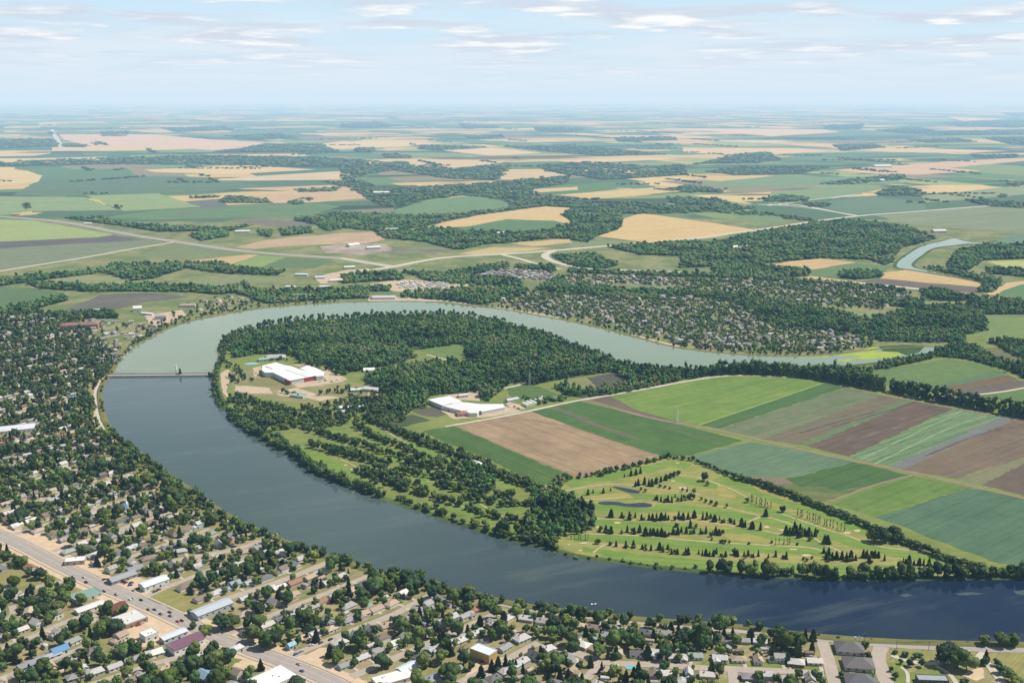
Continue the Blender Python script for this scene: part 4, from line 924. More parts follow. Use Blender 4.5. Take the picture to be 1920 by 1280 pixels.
prow('in the little bare poplar line between the lower fairways', z6(1340, 860, [(690, 970), (780, 965), (860, 965)]), 4.0, 8, 8, 1)
prow('in the slim poplar line by the shore green', z6(1040, 860, [(190, 895), (300, 905), (410, 915)]), 3.6, 8, 7, 1)
prow('in the dark windbreak between golf course and crops', [(1377, 897), (1420, 908), (1480, 930), (1540, 953), (1600, 978), (1640, 995), (1700, 1020), (1760, 1045), (1800, 1058), (1860, 1072)], 5.6, 8.5, 15, 2, .8, .04)
shore([(1345, 701), (1400, 699), (1470, 702), (1530, 708), (1560, 714), (1660, 731)], 7, 15, 11, 2, reg='wood', skip=.15); shore([(1672, 733), (1750, 749), (1830, 763), (1866, 770), (1930, 783), (1970, 791)], 8, 13, 10, 1.5, reg='wood', skip=.25)
WB = [(1285, 690), (1320, 697), (1345, 700)]
shore(WB, 6, 14, 9, 4, reg='wood')

# ------------------------------------------------------------------ BUILDING KIT
def house_parts(kind):
    """one family house around the origin, front to -y: {part: (verts, faces)}; several parts may share a name"""
    wl = ([], []); rf = ([], []); ch = ([], []); extra = []
    def box(b, x0, x1, y0, y1, z0, z1):
        V, F = b; n = len(V)
        V += [(x0, y0, z0), (x1, y0, z0), (x1, y1, z0), (x0, y1, z0), (x0, y0, z1), (x1, y0, z1), (x1, y1, z1), (x0, y1, z1)]
        F += [tuple(n + i for i in f) for f in ((0, 1, 5, 4), (1, 2, 6, 5), (2, 3, 7, 6), (3, 0, 4, 7), (4, 5, 6, 7))]
    def wing(cx, cy, L, W, h, pitch, axis, style):
        """axis 0: ridge along x"""
        hx, hy = (L / 2, W / 2) if axis == 0 else (W / 2, L / 2)
        box(wl, cx - hx, cx + hx, cy - hy, cy + hy, 0, h)
        o = .55; rise = W / 2 * pitch
        V, F = rf; n = len(V)
        if style == 'gable':
            a, w2 = L / 2 + o * .6, W / 2 + o
            loc = [(-a, -w2, h - o * pitch), (a, -w2, h - o * pitch), (a, w2, h - o * pitch), (-a, w2, h - o * pitch), (-a, 0, h + rise), (a, 0, h + rise)]
            fs = [(0, 1, 5, 4), (2, 3, 4, 5), (3, 2, 1, 0)]
            # gable ends belong to the wall
            Vw, Fw = wl; m = len(Vw)
            for s in (-1, 1):
                k = len(Vw)
                pts = [(s * L / 2, -W / 2, h), (s * L / 2, W / 2, h), (s * L / 2, 0, h + rise - .05)]
                Vw += [(cx + p[0], cy + p[1], p[2]) if axis == 0 else (cx - p[1], cy + p[0], p[2]) for p in pts]
                Fw.append((k, k + 1, k + 2))
        else:
            a, w2 = L / 2 + o, W / 2 + o
            r = max(.3, L / 2 - W / 2)
            loc = [(-a, -w2, h - .2), (a, -w2, h - .2), (a, w2, h - .2), (-a, w2, h - .2), (-r, 0, h + rise), (r, 0, h + rise)]
            fs = [(0, 1, 5, 4), (1, 2, 5), (2, 3, 4, 5), (3, 0, 4), (3, 2, 1, 0)]
        V += [(cx + p[0], cy + p[1], p[2]) if axis == 0 else (cx - p[1], cy + p[0], p[2]) for p in loc]
        F += [tuple(n + i for i in f) for f in fs]
    def win(x, z, y, w_=1.5, h=1.2, name='window'):
        b = ([], []); box(b, x - w_ / 2, x + w_ / 2, y - .06, y + .06, z, z + h); extra.append((name, b))
    def winx(y, z, x, w_=1.4, h=1.1):
        b = ([], []); box(b, x - .06, x + .06, y - w_ / 2, y + w_ / 2, z, z + h); extra.append(('window', b))
    if kind == 0:    # gabled bungalow
        wing(0, 0, 13, 8.4, 3.1, .42, 0, 'gable'); box(ch, 2.5, 3.3, .6, 1.4, 3.6, 5.9)
        win(-4, 1.2, -4.2, 2.4); win(3.9, 1.2, -4.2); win(.4, .1, -4.2, 1.1, 2.2, 'door'); winx(0, 1.2, 6.5)
    elif kind == 1:  # hipped bungalow
        wing(0, 0, 13.5, 9.2, 3.1, .45, 0, 'hip'); box(ch, -2.2, -1.4, 1.2, 2., 3.8, 5.8)
        win(-4.2, 1.2, -4.6, 2.4); win(4, 1.2, -4.6); win(.2, .1, -4.6, 1.1, 2.2, 'door'); winx(1, 1.2, 6.75)
    elif kind == 2:  # L plan with front garage
        wing(0, 1.5, 13, 8.6, 3.2, .42, 0, 'gable'); wing(-3.4, -3.6, 7, 6.4, 3.0, .42, 1, 'gable'); box(ch, 3.5, 4.3, 2, 2.8, 3.6, 6)
        win(-3.4, .1, -7.1, 4.6, 2.3, 'garage_door'); win(3.8, 1.2, -2.8, 2.2); win(1.2, .1, -2.8, 1.1, 2.2, 'door'); winx(1, 1.2, 6.5)
    elif kind == 3:  # two storeys with hipped garage
        wing(2, 1, 9.6, 9, 5.4, .5, 0, 'gable'); wing(-4.6, 0, 7, 6.2, 3.0, .45, 1, 'hip'); box(ch, 5, 5.8, 2, 2.8, 6.4, 8.6)
        win(-4.6, .1, -3.5, 4.6, 2.3, 'garage_door'); win(3.8, 1.2, -3.5, 2); win(3.8, 3.9, -3.5, 1.6); win(.6, 3.9, -3.5, 1.4); win(.6, .1, -3.5, 1.1, 2.2, 'door')
    elif kind == 4:  # storey and a half, steep
        wing(0, 0, 10, 8, 3.6, .85, 1, 'gable'); wing(0, 5.4, 4, 5, 2.8, .5, 1, 'gable'); box(ch, 1.4, 2.1, 1, 1.7, 5, 8)
        win(-2.2, 1.2, -5.0); win(1.2, .1, -5.0, 1.1, 2.2, 'door'); win(0, 4.6, -5.0, 1.4, 1.1); winx(0, 1.2, 4.0)
    elif kind == 5:  # long cross-gabled ranch
        wing(0, 0, 16, 8.2, 3.0, .4, 0, 'gable'); wing(4.6, -2.0, 9, 6.2, 3.0, .42, 1, 'gable'); box(ch, -3, -2.2, .6, 1.4, 3.4, 5.6)
        win(4.6, 1.2, -6.5, 2.6); win(-4.5, 1.2, -4.1, 2.0); win(-.6, .1, -4.1, 1.1, 2.2, 'door'); winx(0, 1.2, 8.0)
    elif kind == 6:  # detached garage
        wing(0, 0, 7, 6.2, 2.5, .4, 0, 'gable'); win(-1, .1, -3.1, 4.4, 2.1, 'garage_door'); winx(0, 1.1, 3.5, 1.0, .8)
    res = [('wall', wl), ('roof', rf)]
    if ch[0]: res.append(('chimney', ch))
    return res + extra
HPROTO = {}
M_DOOR = objcol('painted_door', .6, .3, .1)
M_BRICK = simple('brick_chimney', (.25, .14, .1), .9, .1, .3, 1)
M_GAR = simple('garage_door_panels', (.6, .59, .56), .6, .3, .12, .6)
def hmeshes(kind):
    if kind not in HPROTO:
        L = []
        for nm, (V, F) in house_parts(kind):
            me = bpy.data.meshes.new('house_' + nm); me.from_pydata(V, [], F); me.update()
            me.materials.append({'wall': M_WALL, 'roof': M_ROOF, 'chimney': M_BRICK, 'window': M_GLASS, 'door': M_DOOR, 'garage_door': M_GAR}[nm])
            L.append((nm, me))
        HPROTO[kind] = L
    return HPROTO[kind]
ROOFS = [('light grey', (.50, .49, .47)), ('mid grey', (.33, .32, .305)), ('dark grey', (.16, .16, .165)), ('brown', (.24, .19, .15)), ('tan', (.46, .36, .27)), ('red-brown', (.32, .18, .12)), ('pale', (.64, .62, .57)), ('blue-grey', (.30, .34, .38)), ('greyish green', (.32, .36, .32))]
ROOF_P = [.28, .20, .08, .11, .15, .05, .08, .03, .02]
WALLS = [('white', (.68, .67, .64)), ('cream', (.62, .56, .45)), ('beige', (.5, .43, .34)), ('pale blue', (.42, .5, .58)), ('grey', (.4, .4, .4)), ('brown', (.28, .2, .14)), ('pale green', (.42, .5, .42))]
WALL_P = [.36, .2, .16, .08, .1, .06, .04]
KNAMES = ['gable-roofed bungalow', 'hip-roofed bungalow', 'L-shaped house', 'two-storey house', 'steep-roofed cottage', 'long ranch house']
THINGS = []   # objects waiting for a label: (obj, adjective, noun, x, y)
def add_house(x, y, rz, kind, ri, wi, full):
    o = empty('garage' if kind == 6 else 'house', x, y, .05, rz)
    s = random.uniform(.92, 1.1); o.scale = (s, s, random.uniform(.95, 1.1))
    roof = None
    kk = random.uniform(.82, 1.15); rc = tuple(c * kk * random.uniform(.98, 1.02) for c in ROOFS[ri][1]); wc = WALLS[wi][1]
    wins = 0
    for nm, me in hmeshes(kind):
        if not full and nm not in ('wall', 'roof'): continue
        p = bpy.data.objects.new(nm, me)
        p.color = (*(rc if nm == 'roof' else wc if nm == 'wall' else (.22, .12, .1)), 1)
        put(p, roof if nm == 'chimney' else o)
        if nm == 'roof': roof = p
    if kind == 6: tag(o, None, 'garage', 'detached garages behind the houses'); noun = 'detached garage'
    else: tag(o, None, 'house', 'family houses of the lakeside town'); noun = KNAMES[kind]
    THINGS.append((o, ROOFS[ri][0] + '-roofed', noun.replace('gable-roofed ', 'gabled ').replace('hip-roofed ', 'hipped ').replace('steep-roofed ', 'steep '), x, y))
    return o

# ------------------------------------------------------------------ LANDMARK BUILDINGS
ANCHORS = []   # (short description, x, y)
def quadbox(x0, x1, y0, y1, z0, z1):
    V = [(x0, y0, z0), (x1, y0, z0), (x1, y1, z0), (x0, y1, z0), (x0, y0, z1), (x1, y0, z1), (x1, y1, z1), (x0, y1, z1)]
    return V, [(0, 1, 5, 4), (1, 2, 6, 5), (2, 3, 7, 6), (3, 0, 4, 7), (4, 5, 6, 7), (3, 2, 1, 0)]
def building(px, py, L, W, h, rz, style, roofc, wallc, label, cat, anchor=None, name='building', wins=True, units=0, pitch=.4, trim=None):
    x, y = G(px, py)
    o = empty(name, x, y, .05, R(rz)); tag(o, label, cat)
    BLOCK_DISC.append((x, y, max(L, W) * .5 + 2)) if max(L, W) < 2.2 * min(L, W) else [BLOCK_DISC.append((x + math.cos(R(rz)) * d, y + math.sin(R(rz)) * d, min(L, W) * .6 + 2)) for d in np.arange(-L / 2, L / 2 + 1, min(L, W) * .5)]
    def part(nm, V, F, mat, col=None, parent=o):
        p = meshobj(nm, V, F, mat, parent)
        if col: p.color = (*col, 1)
        return p
    hx, hy = L / 2, W / 2
    if style == 'flat':
        V, F = quadbox(-hx, hx, -hy, hy, 0, h); part('wall', V, F[:4] , M_WALL, wallc)
        V, F = quadbox(-hx + .3, hx - .3, -hy + .3, hy - .3, h - .5, h - .1); rf = part('roof', V, F, M_ROOF, roofc)
        V = []; F = []
        for a in ((-hx - .08, hx + .08, -hy - .08, -hy + .3), (-hx - .08, hx + .08, hy - .3, hy + .08), (-hx - .08, -hx + .3, -hy + .3, hy - .3), (hx - .3, hx + .08, -hy + .3, hy - .3)):
            v, f = quadbox(*a, h - .55, h + .35); F += [tuple(i + len(V) for i in q) for q in f]; V += v
        part('parapet', V, F, M_WALL, trim or tuple(c * .9 for c in wallc))
        for k in range(units):
            ux, uy = random.uniform(-hx * .7, hx * .7), random.uniform(-hy * .6, hy * .6)
            V, F = quadbox(ux - 1, ux + 1, uy - .8, uy + .8, h - .1, h + 1.1); part('roof_unit', V, F, M_METAL, None, rf)
    else:
        V, F = quadbox(-hx, hx, -hy, hy, 0, h); V = list(V); F = F[:4]
        rise = hy * pitch; ov = .6
        if style == 'gable':
            for s in (-1, 1):
                k = len(V); V += [(s * hx, -hy, h), (s * hx, hy, h), (s * hx, 0, h + rise - .06)]; F.append((k, k + 1, k + 2))
            a, w2 = hx + .5, hy + ov
            RV = [(-a, -w2, h - ov * pitch), (a, -w2, h - ov * pitch), (a, w2, h - ov * pitch), (-a, w2, h - ov * pitch), (-a, 0, h + rise), (a, 0, h + rise)]
            RF = [(0, 1, 5, 4), (2, 3, 4, 5), (3, 2, 1, 0)]
        elif style == 'arch':
            n = 9; RV = []; RF = []
            for i in range(n):
                t = math.pi * i / (n - 1)
                for s in (-1, 1): RV.append((s * (hx + .3), -math.cos(t) * (hy + .3), h - .2 + math.sin(t) * hy * pitch))
            for i in range(n - 1): RF.append((2 * i, 2 * i + 1, 2 * i + 3, 2 * i + 2))
            RF += [tuple(range(0, 2 * n, 2)), tuple(range(1, 2 * n, 2))[::-1]]
        else:
            a, w2 = hx + ov, hy + ov; r = max(.4, hx - hy)
            RV = [(-a, -w2, h - .2), (a, -w2, h - .2), (a, w2, h - .2), (-a, w2, h - .2), (-r, 0, h + rise), (r, 0, h + rise)]
            RF = [(0, 1, 5, 4), (1, 2, 5), (2, 3, 4, 5), (3, 0, 4), (3, 2, 1, 0)]
        part('wall', V, F, M_WALL, wallc); part('roof', RV, RF, M_ROOF, roofc)
    if wins:
        n = max(2, int(L / 6))
        for i in range(n):
            xx = -hx + L * (i + .5) / n
            if i == n // 2:
                V, F = quadbox(xx - .9, xx + .9, -hy - .07, -hy + .05, .1, min(2.4, h - .6)); part('door', V, F, M_GLASS)
            else:
                V, F = quadbox(xx - 1.1, xx + 1.1, -hy - .06, -hy + .05, h * .4, h * .4 + 1.2); part('window', V, F, M_GLASS)
        V, F = quadbox(hx - .05, hx + .06, -1.2, 1.2, h * .4, h * .4 + 1.2); part('window', V, F, M_GLASS)
    if anchor: ANCHORS.append((anchor, x, y))
    return o
WHT, CRM, GRY = (.74, .74, .73), (.6, .53, .42), (.42, .42, .42)
B = building
B(142, 1055, 20, 12, 4.6, 12, 'flat', (.74, .73, .7), (.55, .45, .36), 'flat white-roofed roadside store at the upper end of the main road', 'store', 'flat white roadside store', 'store', units=1)
B(229, 1086, 27, 12, 4, 47, 'gable', (.33, .34, .36), (.3, .28, .27), 'long grey gabled store beside the main road car park', 'store', 'long grey gabled store', 'store')
B(253, 1071, 16, 11, 4, 47, 'gable', (.28, .29, .31), (.4, .36, .32), 'smaller grey gabled annex behind the long grey store', 'store', None, 'store')
B(289, 1098, 27, 13, 5.5, 47, 'gable', (.66, .70, .72), (.62, .66, .66), 'white metal shed with pale roof above the vacant grass lot', 'shed', 'white metal shed', 'metal_shed', pitch=.25)
B(236, 1169, 33, 22, 5.2, 47, 'flat', (.62, .62, .58), (.3, .2, .16), 'large flat commercial block with white roof and brown walls', 'store', 'large flat white-roofed block', 'commercial_block', units=3, trim=(.55, .53, .5))
B(280, 1196, 13, 11, 6, 47, 'flat', (.75, .75, .74), (.66, .66, .65), 'white cube-shaped building alone on the gravel lot', 'building', 'white cube-shaped building', units=2)
B(326, 1196, 24, 9, 4.6, 47, 'gable', (.58, .63, .66), (.5, .53, .56), 'long low pale-roofed building beside the purple-roofed hall', 'building', None, pitch=.2)
B(348, 1213, 30, 15, 6.2, 47, 'gable', (.19, .095, .14), (.78, .77, .76), 'white hall with a big purple gabled roof', 'hall', 'purple-roofed hall', 'hall', pitch=.5)
B(219, 1143, 17, 14, 3.8, 47, 'gable', (.17, .065, .055), (.4, .3, .26), 'dark red gabled diner on the near side of the main road', 'diner', 'dark red gabled diner', 'diner', pitch=.35)
B(161, 1119, 27, 17, 3.6, 47, 'flat', (.20, .34, .28), (.5, .5, .48), 'flat teal-roofed shop across the main road from the grey store', 'store', 'flat teal-roofed shop', 'store', units=1)
B(169, 1142, 27, 10, 3.6, 47, 'gable', (.66, .65, .63), (.6, .58, .55), 'long white-roofed motel behind the teal-roofed shop', 'motel', None, 'motel', pitch=.2)
B(398, 1147, 38, 14, 5.6, 47, 'gable', (.46, .51, .56), (.45, .47, .5), 'long blue-grey roofed warehouse beside the main road', 'warehouse', 'long blue-grey warehouse', 'warehouse', pitch=.22)
B(112, 1223, 14, 11, 4, 47, 'gable', (.15, .29, .48), (.6, .6, .6), 'bright blue roofed house near the white fence', 'house', 'bright blue roof', 'house', pitch=.45)
B(82, 1238, 30, 8, 3.2, 47, 'gable', (.36, .38, .42), (.66, .64, .6), 'long narrow grey-roofed row house below the white fence', 'row house', 'long narrow row house', 'row_house')
B(52, 1250, 16, 9, 3.2, 47, 'gable', (.27, .28, .31), (.7, .69, .66), 'short dark grey roofed house at the row house end', 'house', None, 'house')
B(907, 1233, 21, 12, 8.6, -36, 'flat', (.66, .69, .71), (.48, .34, .14), 'tall yellow-walled hall with flat white roof', 'hall', 'yellow-walled hall', 'hall', units=0, wins=False, trim=(.55, .57, .6))
B(387, 1272, 17, 12, 4.4, -40, 'gable', (.22, .32, .42), (.42, .2, .13), 'steel-blue roofed house with orange walls at the bottom edge', 'house', 'steel-blue roofed house', 'house')
B(512, 1279, 34, 24, 5, 47, 'flat', (.8, .8, .8), (.6, .6, .6), 'large white flat-roofed store at the bottom edge by the main road', 'store', 'large white flat store', 'store', units=2)
B(738, 1276, 34, 16, 4, 30, 'flat', (.74, .73, .70), (.55, .5, .45), 'long white flat roof at the bottom edge below the trees', 'store', None, 'store', units=2)
B(763, 1256, 18, 10, 3.6, 47, 'gable', (.58, .66, .7), (.6, .6, .6), 'pale blue-white roofed house above the long white flat roof', 'house', 'pale blue-white roofed house', 'house')
B(1747, 1279, 25, 9, 4.6, -4, 'flat', (.34, .36, .38), (.12, .12, .13), 'modern park hall with grey flat roof and dark front', 'hall', 'modern grey park hall', 'park_hall')
B(1592, 1219, 24, 18, 4, -8, 'hip', (.155, .15, .15), (.46, .42, .37), 'dark grey hip-roofed condominium nearest the lakeside road', 'condominium', 'uppermost dark condominium', 'condominium', pitch=.55)
B(1609, 1249, 25, 19, 4, -8, 'hip', (.165, .155, .15), (.44, .41, .36), 'middle dark grey hip-roofed condominium beside the curving street', 'condominium', None, 'condominium', pitch=.55)
B(1613, 1281, 25, 19, 4, -8, 'hip', (.15, .15, .155), (.46, .42, .37), 'dark grey hip-roofed condominium at the bottom edge', 'condominium', None, 'condominium', pitch=.55)
B(443, 1221, 0.1 + 12, 8, 4.2, 47, 'hip', (.6, .6, .58), (.62, .6, .58), 'small white-roofed kiosk beside the dark roadside trees', 'kiosk', None, 'kiosk')
B(546, 1215, 7, 6, 4.6, 47, 'gable', (.3, .48, .5), (.4, .5, .58), 'little pale turquoise cottage beside the main road', 'cottage', 'little turquoise cottage', 'cottage', pitch=.6)
B(30, 808, 54, 28, 5.5, 22, 'flat', (.62, .66, .7), (.6, .6, .58), 'large pale flat-roofed school among the trees at the left edge', 'school', 'large pale flat-roofed school', 'school', units=5)
B(150, 616, 75, 22, 10, 14, 'hip', (.27, .15, .125), (.42, .24, .18), 'long red-brown apartment block on the town edge', 'apartment block', 'red-brown apartment block', 'apartment_block')
B(258, 583, 18, 12, 8, 20, 'gable', (.72, .72, .72), (.76, .76, .75), 'tall white farm building at the far lake shore', 'barn', 'tall white farm building', 'barn', pitch=.7)
B(302, 598, 24, 14, 8, 10, 'hip', (.36, .34, .33), (.5, .46, .44), 'grey-brown block of flats beside the far shore trees', 'block of flats', None, 'block_of_flats')
B(186, 583, 26, 9, 4, 5, 'flat', (.66, .7, .72), (.6, .62, .62), 'low white shed alone on the dark ploughed field', 'shed', None, 'shed')
B(277, 590, 30, 8, 4, -20, 'gable', (.75, .74, .72), (.7, .69, .66), 'long white shed right of the tall farm building', 'shed', None, 'shed')
B(352, 575, 36, 16, 5, 5, 'hip', (.42, .3, .25), (.6, .55, .5), 'tan-roofed clubhouse among far shore trees', 'clubhouse', None, 'clubhouse')
B(565, 557, 50, 16, 6, 3, 'hip', (.32, .26, .24), (.5, .42, .36), 'brown-roofed lodge on the far lake shore', 'lodge', None, 'lodge')
B(720, 560, 56, 20, 5, 3, 'gable', (.5, .53, .56), (.6, .58, .55), 'wide grey-roofed pavilion on the far lake shore', 'pavilion', 'wide far-shore pavilion', 'pavilion', pitch=.3)
B(660, 766, 46, 11, 4, 10, 'gable', (.68, .72, .76), (.66, .64, .58), 'long white-roofed stable in the peninsula park', 'stable', 'long white-roofed stable', 'stable', pitch=.3)
B(671, 733, 24, 11, 4, 12, 'gable', (.6, .64, .68), (.55, .53, .5), 'pale-roofed hall above the long stable', 'hall', None, 'hall', pitch=.3)
B(697, 733, 26, 13, 5, -20, 'gable', (.56, .58, .6), (.62, .52, .38), 'grey-roofed hall with tan yard at the wood edge', 'hall', None, 'hall', pitch=.35)
B(560, 744, 26, 13, 3.6, -25, 'flat', (.24, .44, .38), (.5, .5, .46), 'teal flat-roofed shelter below the white arena', 'shelter', 'teal flat-roofed shelter', 'shelter', wins=False)
B(533, 783, 15, 12, 3.6, 0, 'hip', (.5, .57, .66), (.6, .6, .58), 'pale blue hip-roofed pavilion in the peninsula park', 'pavilion', 'pale blue park pavilion', 'pavilion')
B(692, 696, 20, 14, 3, 10, 'arch', (.8, .79, .77), (.7, .7, .68), 'small white domed shelter at the wood edge', 'shelter', None, 'shelter', wins=False, pitch=.5)
B(496, 676, 22, 10, 4, 25, 'gable', (.24, .46, .40), (.6, .55, .45), 'teal-roofed pool house behind the white arena', 'pool house', None, 'pool_house')
B(515, 673, 40, 20, 5, 10, 'hip', (.44, .42, .39), (.58, .54, .46), 'tan-grey curling hall behind the white arena', 'curling hall', None, 'curling_hall')
B(459, 773, 14, 10, 3.5, 30, 'gable', (.5, .38, .3), (.55, .42, .34), 'tan-roofed cabin among the shore trees', 'cabin', None, 'cabin')
B(893, 876, 22, 15, 4.2, -40, 'hip', (.8, .8, .79), (.55, .5, .45), 'golf clubhouse under a bright white peaked roof', 'clubhouse', 'white golf clubhouse', 'clubhouse', pitch=.75)
B(870, 778, 22, 14, 4.5, 15, 'hip', (.32, .16, .12), (.5, .4, .34), 'red-brown roofed farmhouse below the long white factory', 'farmhouse', None, 'farmhouse')
for k in range(6):
    B(986 + k * 7, 761 - k * 2.2, 16, 6.5, 2.2, -58, 'arch', (.72, .71, .66), (.62, .6, .52), '%s arched pale greenhouse from the left beside the field track' % ['first', 'second', 'third', 'fourth', 'fifth', 'sixth'][k], 'greenhouse', 'row of arched greenhouses' if k == 3 else None, 'greenhouse', wins=False, pitch=.9)
for px, py, L, W_, h, rz, rc, lab in ((30, 404, 30, 14, 6, 10, (.6, .3, .25), 'red-roofed farm shed far off beside the highway'), (165, 421, 28, 12, 5, 10, (.7, .68, .66), 'white farm building at the far belt of trees'), (455, 436, 50, 20, 6, 10, (.7, .7, .7), 'pale sheds in front of the far round wood'), (715, 364, 80, 30, 10, 10, (.75, .75, .75), 'white farmstead far off among dark woods'), (700, 467, 44, 20, 7, 20, (.7, .7, .7), 'grey works buildings at the gravel yard by the highway'), (662, 462, 40, 24, 7, 40, (.78, .77, .75), 'white works hall on the gravel yard by the highway'),
                                    (1655, 314, 120, 40, 12, 0, (.78, .78, .78), 'long white farm sheds beside the far tan field'), (1653, 340, 30, 24, 9, 20, (.8, .8, .8), 'small white farmhouse among far right trees'), (1760, 436, 50, 24, 8, 10, (.74, .73, .72), 'white farm buildings above the upper river bend'), (1385, 466, 60, 30, 6, 10, (.76, .76, .74), 'white flat building in the forest clearing'), (943, 439, 44, 20, 6, 10, (.74, .66, .52), 'farm buildings below the round green field'), (735, 433, 50, 24, 7, 10, (.62, .66, .7), 'pale shed in the dark wood by the highway'),
                                    (566, 517, 34, 12, 5, -5, (.62, .68, .74), 'long pale blue shed above the far shore'), (600, 522, 26, 14, 5, 10, (.6, .66, .72), 'grey-blue hall above the far shore'), (630, 528, 34, 18, 5, 15, (.66, .6, .54), 'tan commercial hall above the far shore'), (655, 503, 30, 16, 5, 15, (.7, .7, .68), 'white depot beside the highway fork'), (545, 540, 24, 12, 5, 0, (.7, .66, .6), 'pale warehouse behind the far shore trees'), (610, 540, 28, 12, 5, 0, (.72, .68, .6), 'cream warehouse row behind the far shore trees')):
    B(px, py, L, W_, h, rz, 'gable', rc, tuple(c * .8 for c in rc), lab, 'farm building' if py < 450 else 'shed', None, 'farm_building' if py < 450 else 'shed', wins=False, pitch=.3)

M_ROOFW = simple('weathered_white_roof', (.7, .7, .68), .6, .3, .22, .12)
def prism(parent, nm, poly_px, h, mat, col=None, z0=0.05, wallmat=None, wallcol=None, red=None):
    """flat roofed volume whose roof outline is surveyed at height h"""
    g = GL(poly_px, h)
    n = len(g)
    rf = meshobj('roof', [(x, y, h) for x, y in g] + [(x, y, h - .8) for x, y in g], [tuple(range(n))] + [(i, n + i, n + (i + 1) % n, (i + 1) % n) for i in range(n)], mat, parent)
    if col: rf.color = (*col, 1)
    cx, cy = sum(a for a, _ in g) / n, sum(b for _, b in g) / n
    gi = [(cx + (x - cx) * .985, cy + (y - cy) * .985) for x, y in g]
    w_ = meshobj('wall', [(x, y, z0) for x, y in gi] + [(x, y, h - .75) for x, y in gi], [(i, (i + 1) % n, n + (i + 1) % n, n + i) for i in range(n)], wallmat or M_WALL, parent)
    if wallcol: w_.color = (*wallcol, 1)
    for i, t0, t1 in (red or []):
        a, b = gi[i], gi[(i + 1) % n]
        a, b = (a[0] + (b[0] - a[0]) * t0, a[1] + (b[1] - a[1]) * t0), (a[0] + (b[0] - a[0]) * t1, a[1] + (b[1] - a[1]) * t1)
        dx, dy = b[0] - a[0], b[1] - a[1]; L = math.hypot(dx, dy); nx, ny = dy / L * .25, -dx / L * .25
        if (a[0] + b[0] - 2 * cx) * nx + (a[1] + b[1] - 2 * cy) * ny < 0: nx, ny = -nx, -ny
        meshobj('red_panel', [(a[0] + nx, a[1] + ny, z0 + 1), (b[0] + nx, b[1] + ny, z0 + 1), (b[0] + nx, b[1] + ny, h - .9), (a[0] + nx, a[1] + ny, h - .9)], [(0, 1, 2, 3)], M_RED, parent)
    for x, y in g: BLOCK_DISC.append((x, y, 10))
    BLOCK_DISC.append((cx, cy, 30))
def landmark(name, px, py, label, cat, anchor):
    x, y = G(px, py); o = empty(name, 0, 0); tag(o, label, cat); ANCHORS.append((anchor, x, y)); return o
ar = landmark('arena', 550, 702, 'large white-roofed arena with red wall panels on the peninsula', 'arena', 'white arena')
prism(ar, 'arena', [(492, 685), (517, 679), (533, 684), (545, 686), (590, 702), (590, 704), (543, 713), (512, 698), (497, 698), (491, 694)], 9, M_METAL, None, wallmat=M_WALL, wallcol=(.55, .55, .56), red=[(5, 0, .42), (5, .93, 1.0), (6, 0, .3)])
d2 = landmark('sports_dome', 583, 695, 'white vaulted sports hall attached to the arena right side', 'sports hall', 'white vaulted sports hall')
prism(d2, 'dome', [(562, 690), (577, 685), (594, 690), (608, 697), (607, 704), (594, 705)], 8, M_METAL, None, wallmat=M_WALL, wallcol=(.7, .7, .7))
fa = landmark('factory', 880, 765, 'long white-roofed factory beside the tan stubble field', 'factory', 'long white factory')
prism(fa, 'factory', [(803, 749), (824, 744.5), (848, 755), (829, 759.5)], 7, M_METAL, None, wallmat=M_WALL, wallcol=(.62, .62, .6))
prism(fa, 'factory', [(824.5, 745.5), (842, 742), (866, 752), (848.5, 756)], 6, M_METAL, None, wallmat=M_WALL, wallcol=(.6, .58, .54))
prism(fa, 'factory', [(829.5, 760.5), (866, 753), (900, 768), (895, 774), (882, 774)], 6.5, M_ROOFW, None, wallmat=M_WALL, wallcol=(.62, .62, .6))
prism(fa, 'factory', [(868, 753.5), (900, 757), (943, 757), (947, 763), (904, 771)], 6.2, M_METAL, None, wallmat=M_WALL, wallcol=(.6, .6, .58))

for q, hh in (([(497, 686), (516, 681.5), (530, 686), (511, 691)], 10.2), ([(545, 690), (586, 703), (575, 706), (534, 692.5)], 9.6)):
    g = GL(q, hh); n = len(g)
    u_ = meshobj('raised_roof', [(x, y, hh) for x, y in g] + [(x, y, 9.03) for x, y in g], [tuple(range(n))] + [(i, n + i, n + (i + 1) % n, (i + 1) % n) for i in range(n)], M_ROOFW, ar)
B(868, 744, 16, 8, 4, 20, 'gable', (.55, .56, .56), (.5, .48, .44), 'small grey shed in the yard behind the long white factory', 'shed', None, 'shed', wins=False)
B(960, 752, 22, 9, 4, 35, 'gable', (.5, .54, .58), (.5, .5, .48), 'grey-blue shed between factory and arched greenhouses', 'shed', None, 'shed', wins=False)
B(640, 775, 16, 9, 4, 10, 'gable', (.6, .6, .58), (.5, .45, .4), 'small pale hut left of the long stable', 'hut', None, 'hut', wins=False)
# church
cx, cy = G(225, 962)
chh = building(225, 962, 16, 9, 6, 47, 'gable', (.12, .20, .36), (.78, .77, .74), 'white church with blue steep roof among the dense town trees', 'church', 'white church with blue roof', 'church', pitch=1.1)
meshobj('steeple', [(s * 1.6 + 9.0, u * 1.6, zz) for zz in (0, 10) for s, u in ((-1, -1), (1, -1), (1, 1), (-1, 1))] + [(9.0, 0, 15)], [(0, 1, 5, 4), (1, 2, 6, 5), (2, 3, 7, 6), (3, 0, 4, 7), (4, 5, 8), (5, 6, 8), (6, 7, 8), (7, 4, 8)], M_WHITE, chh)

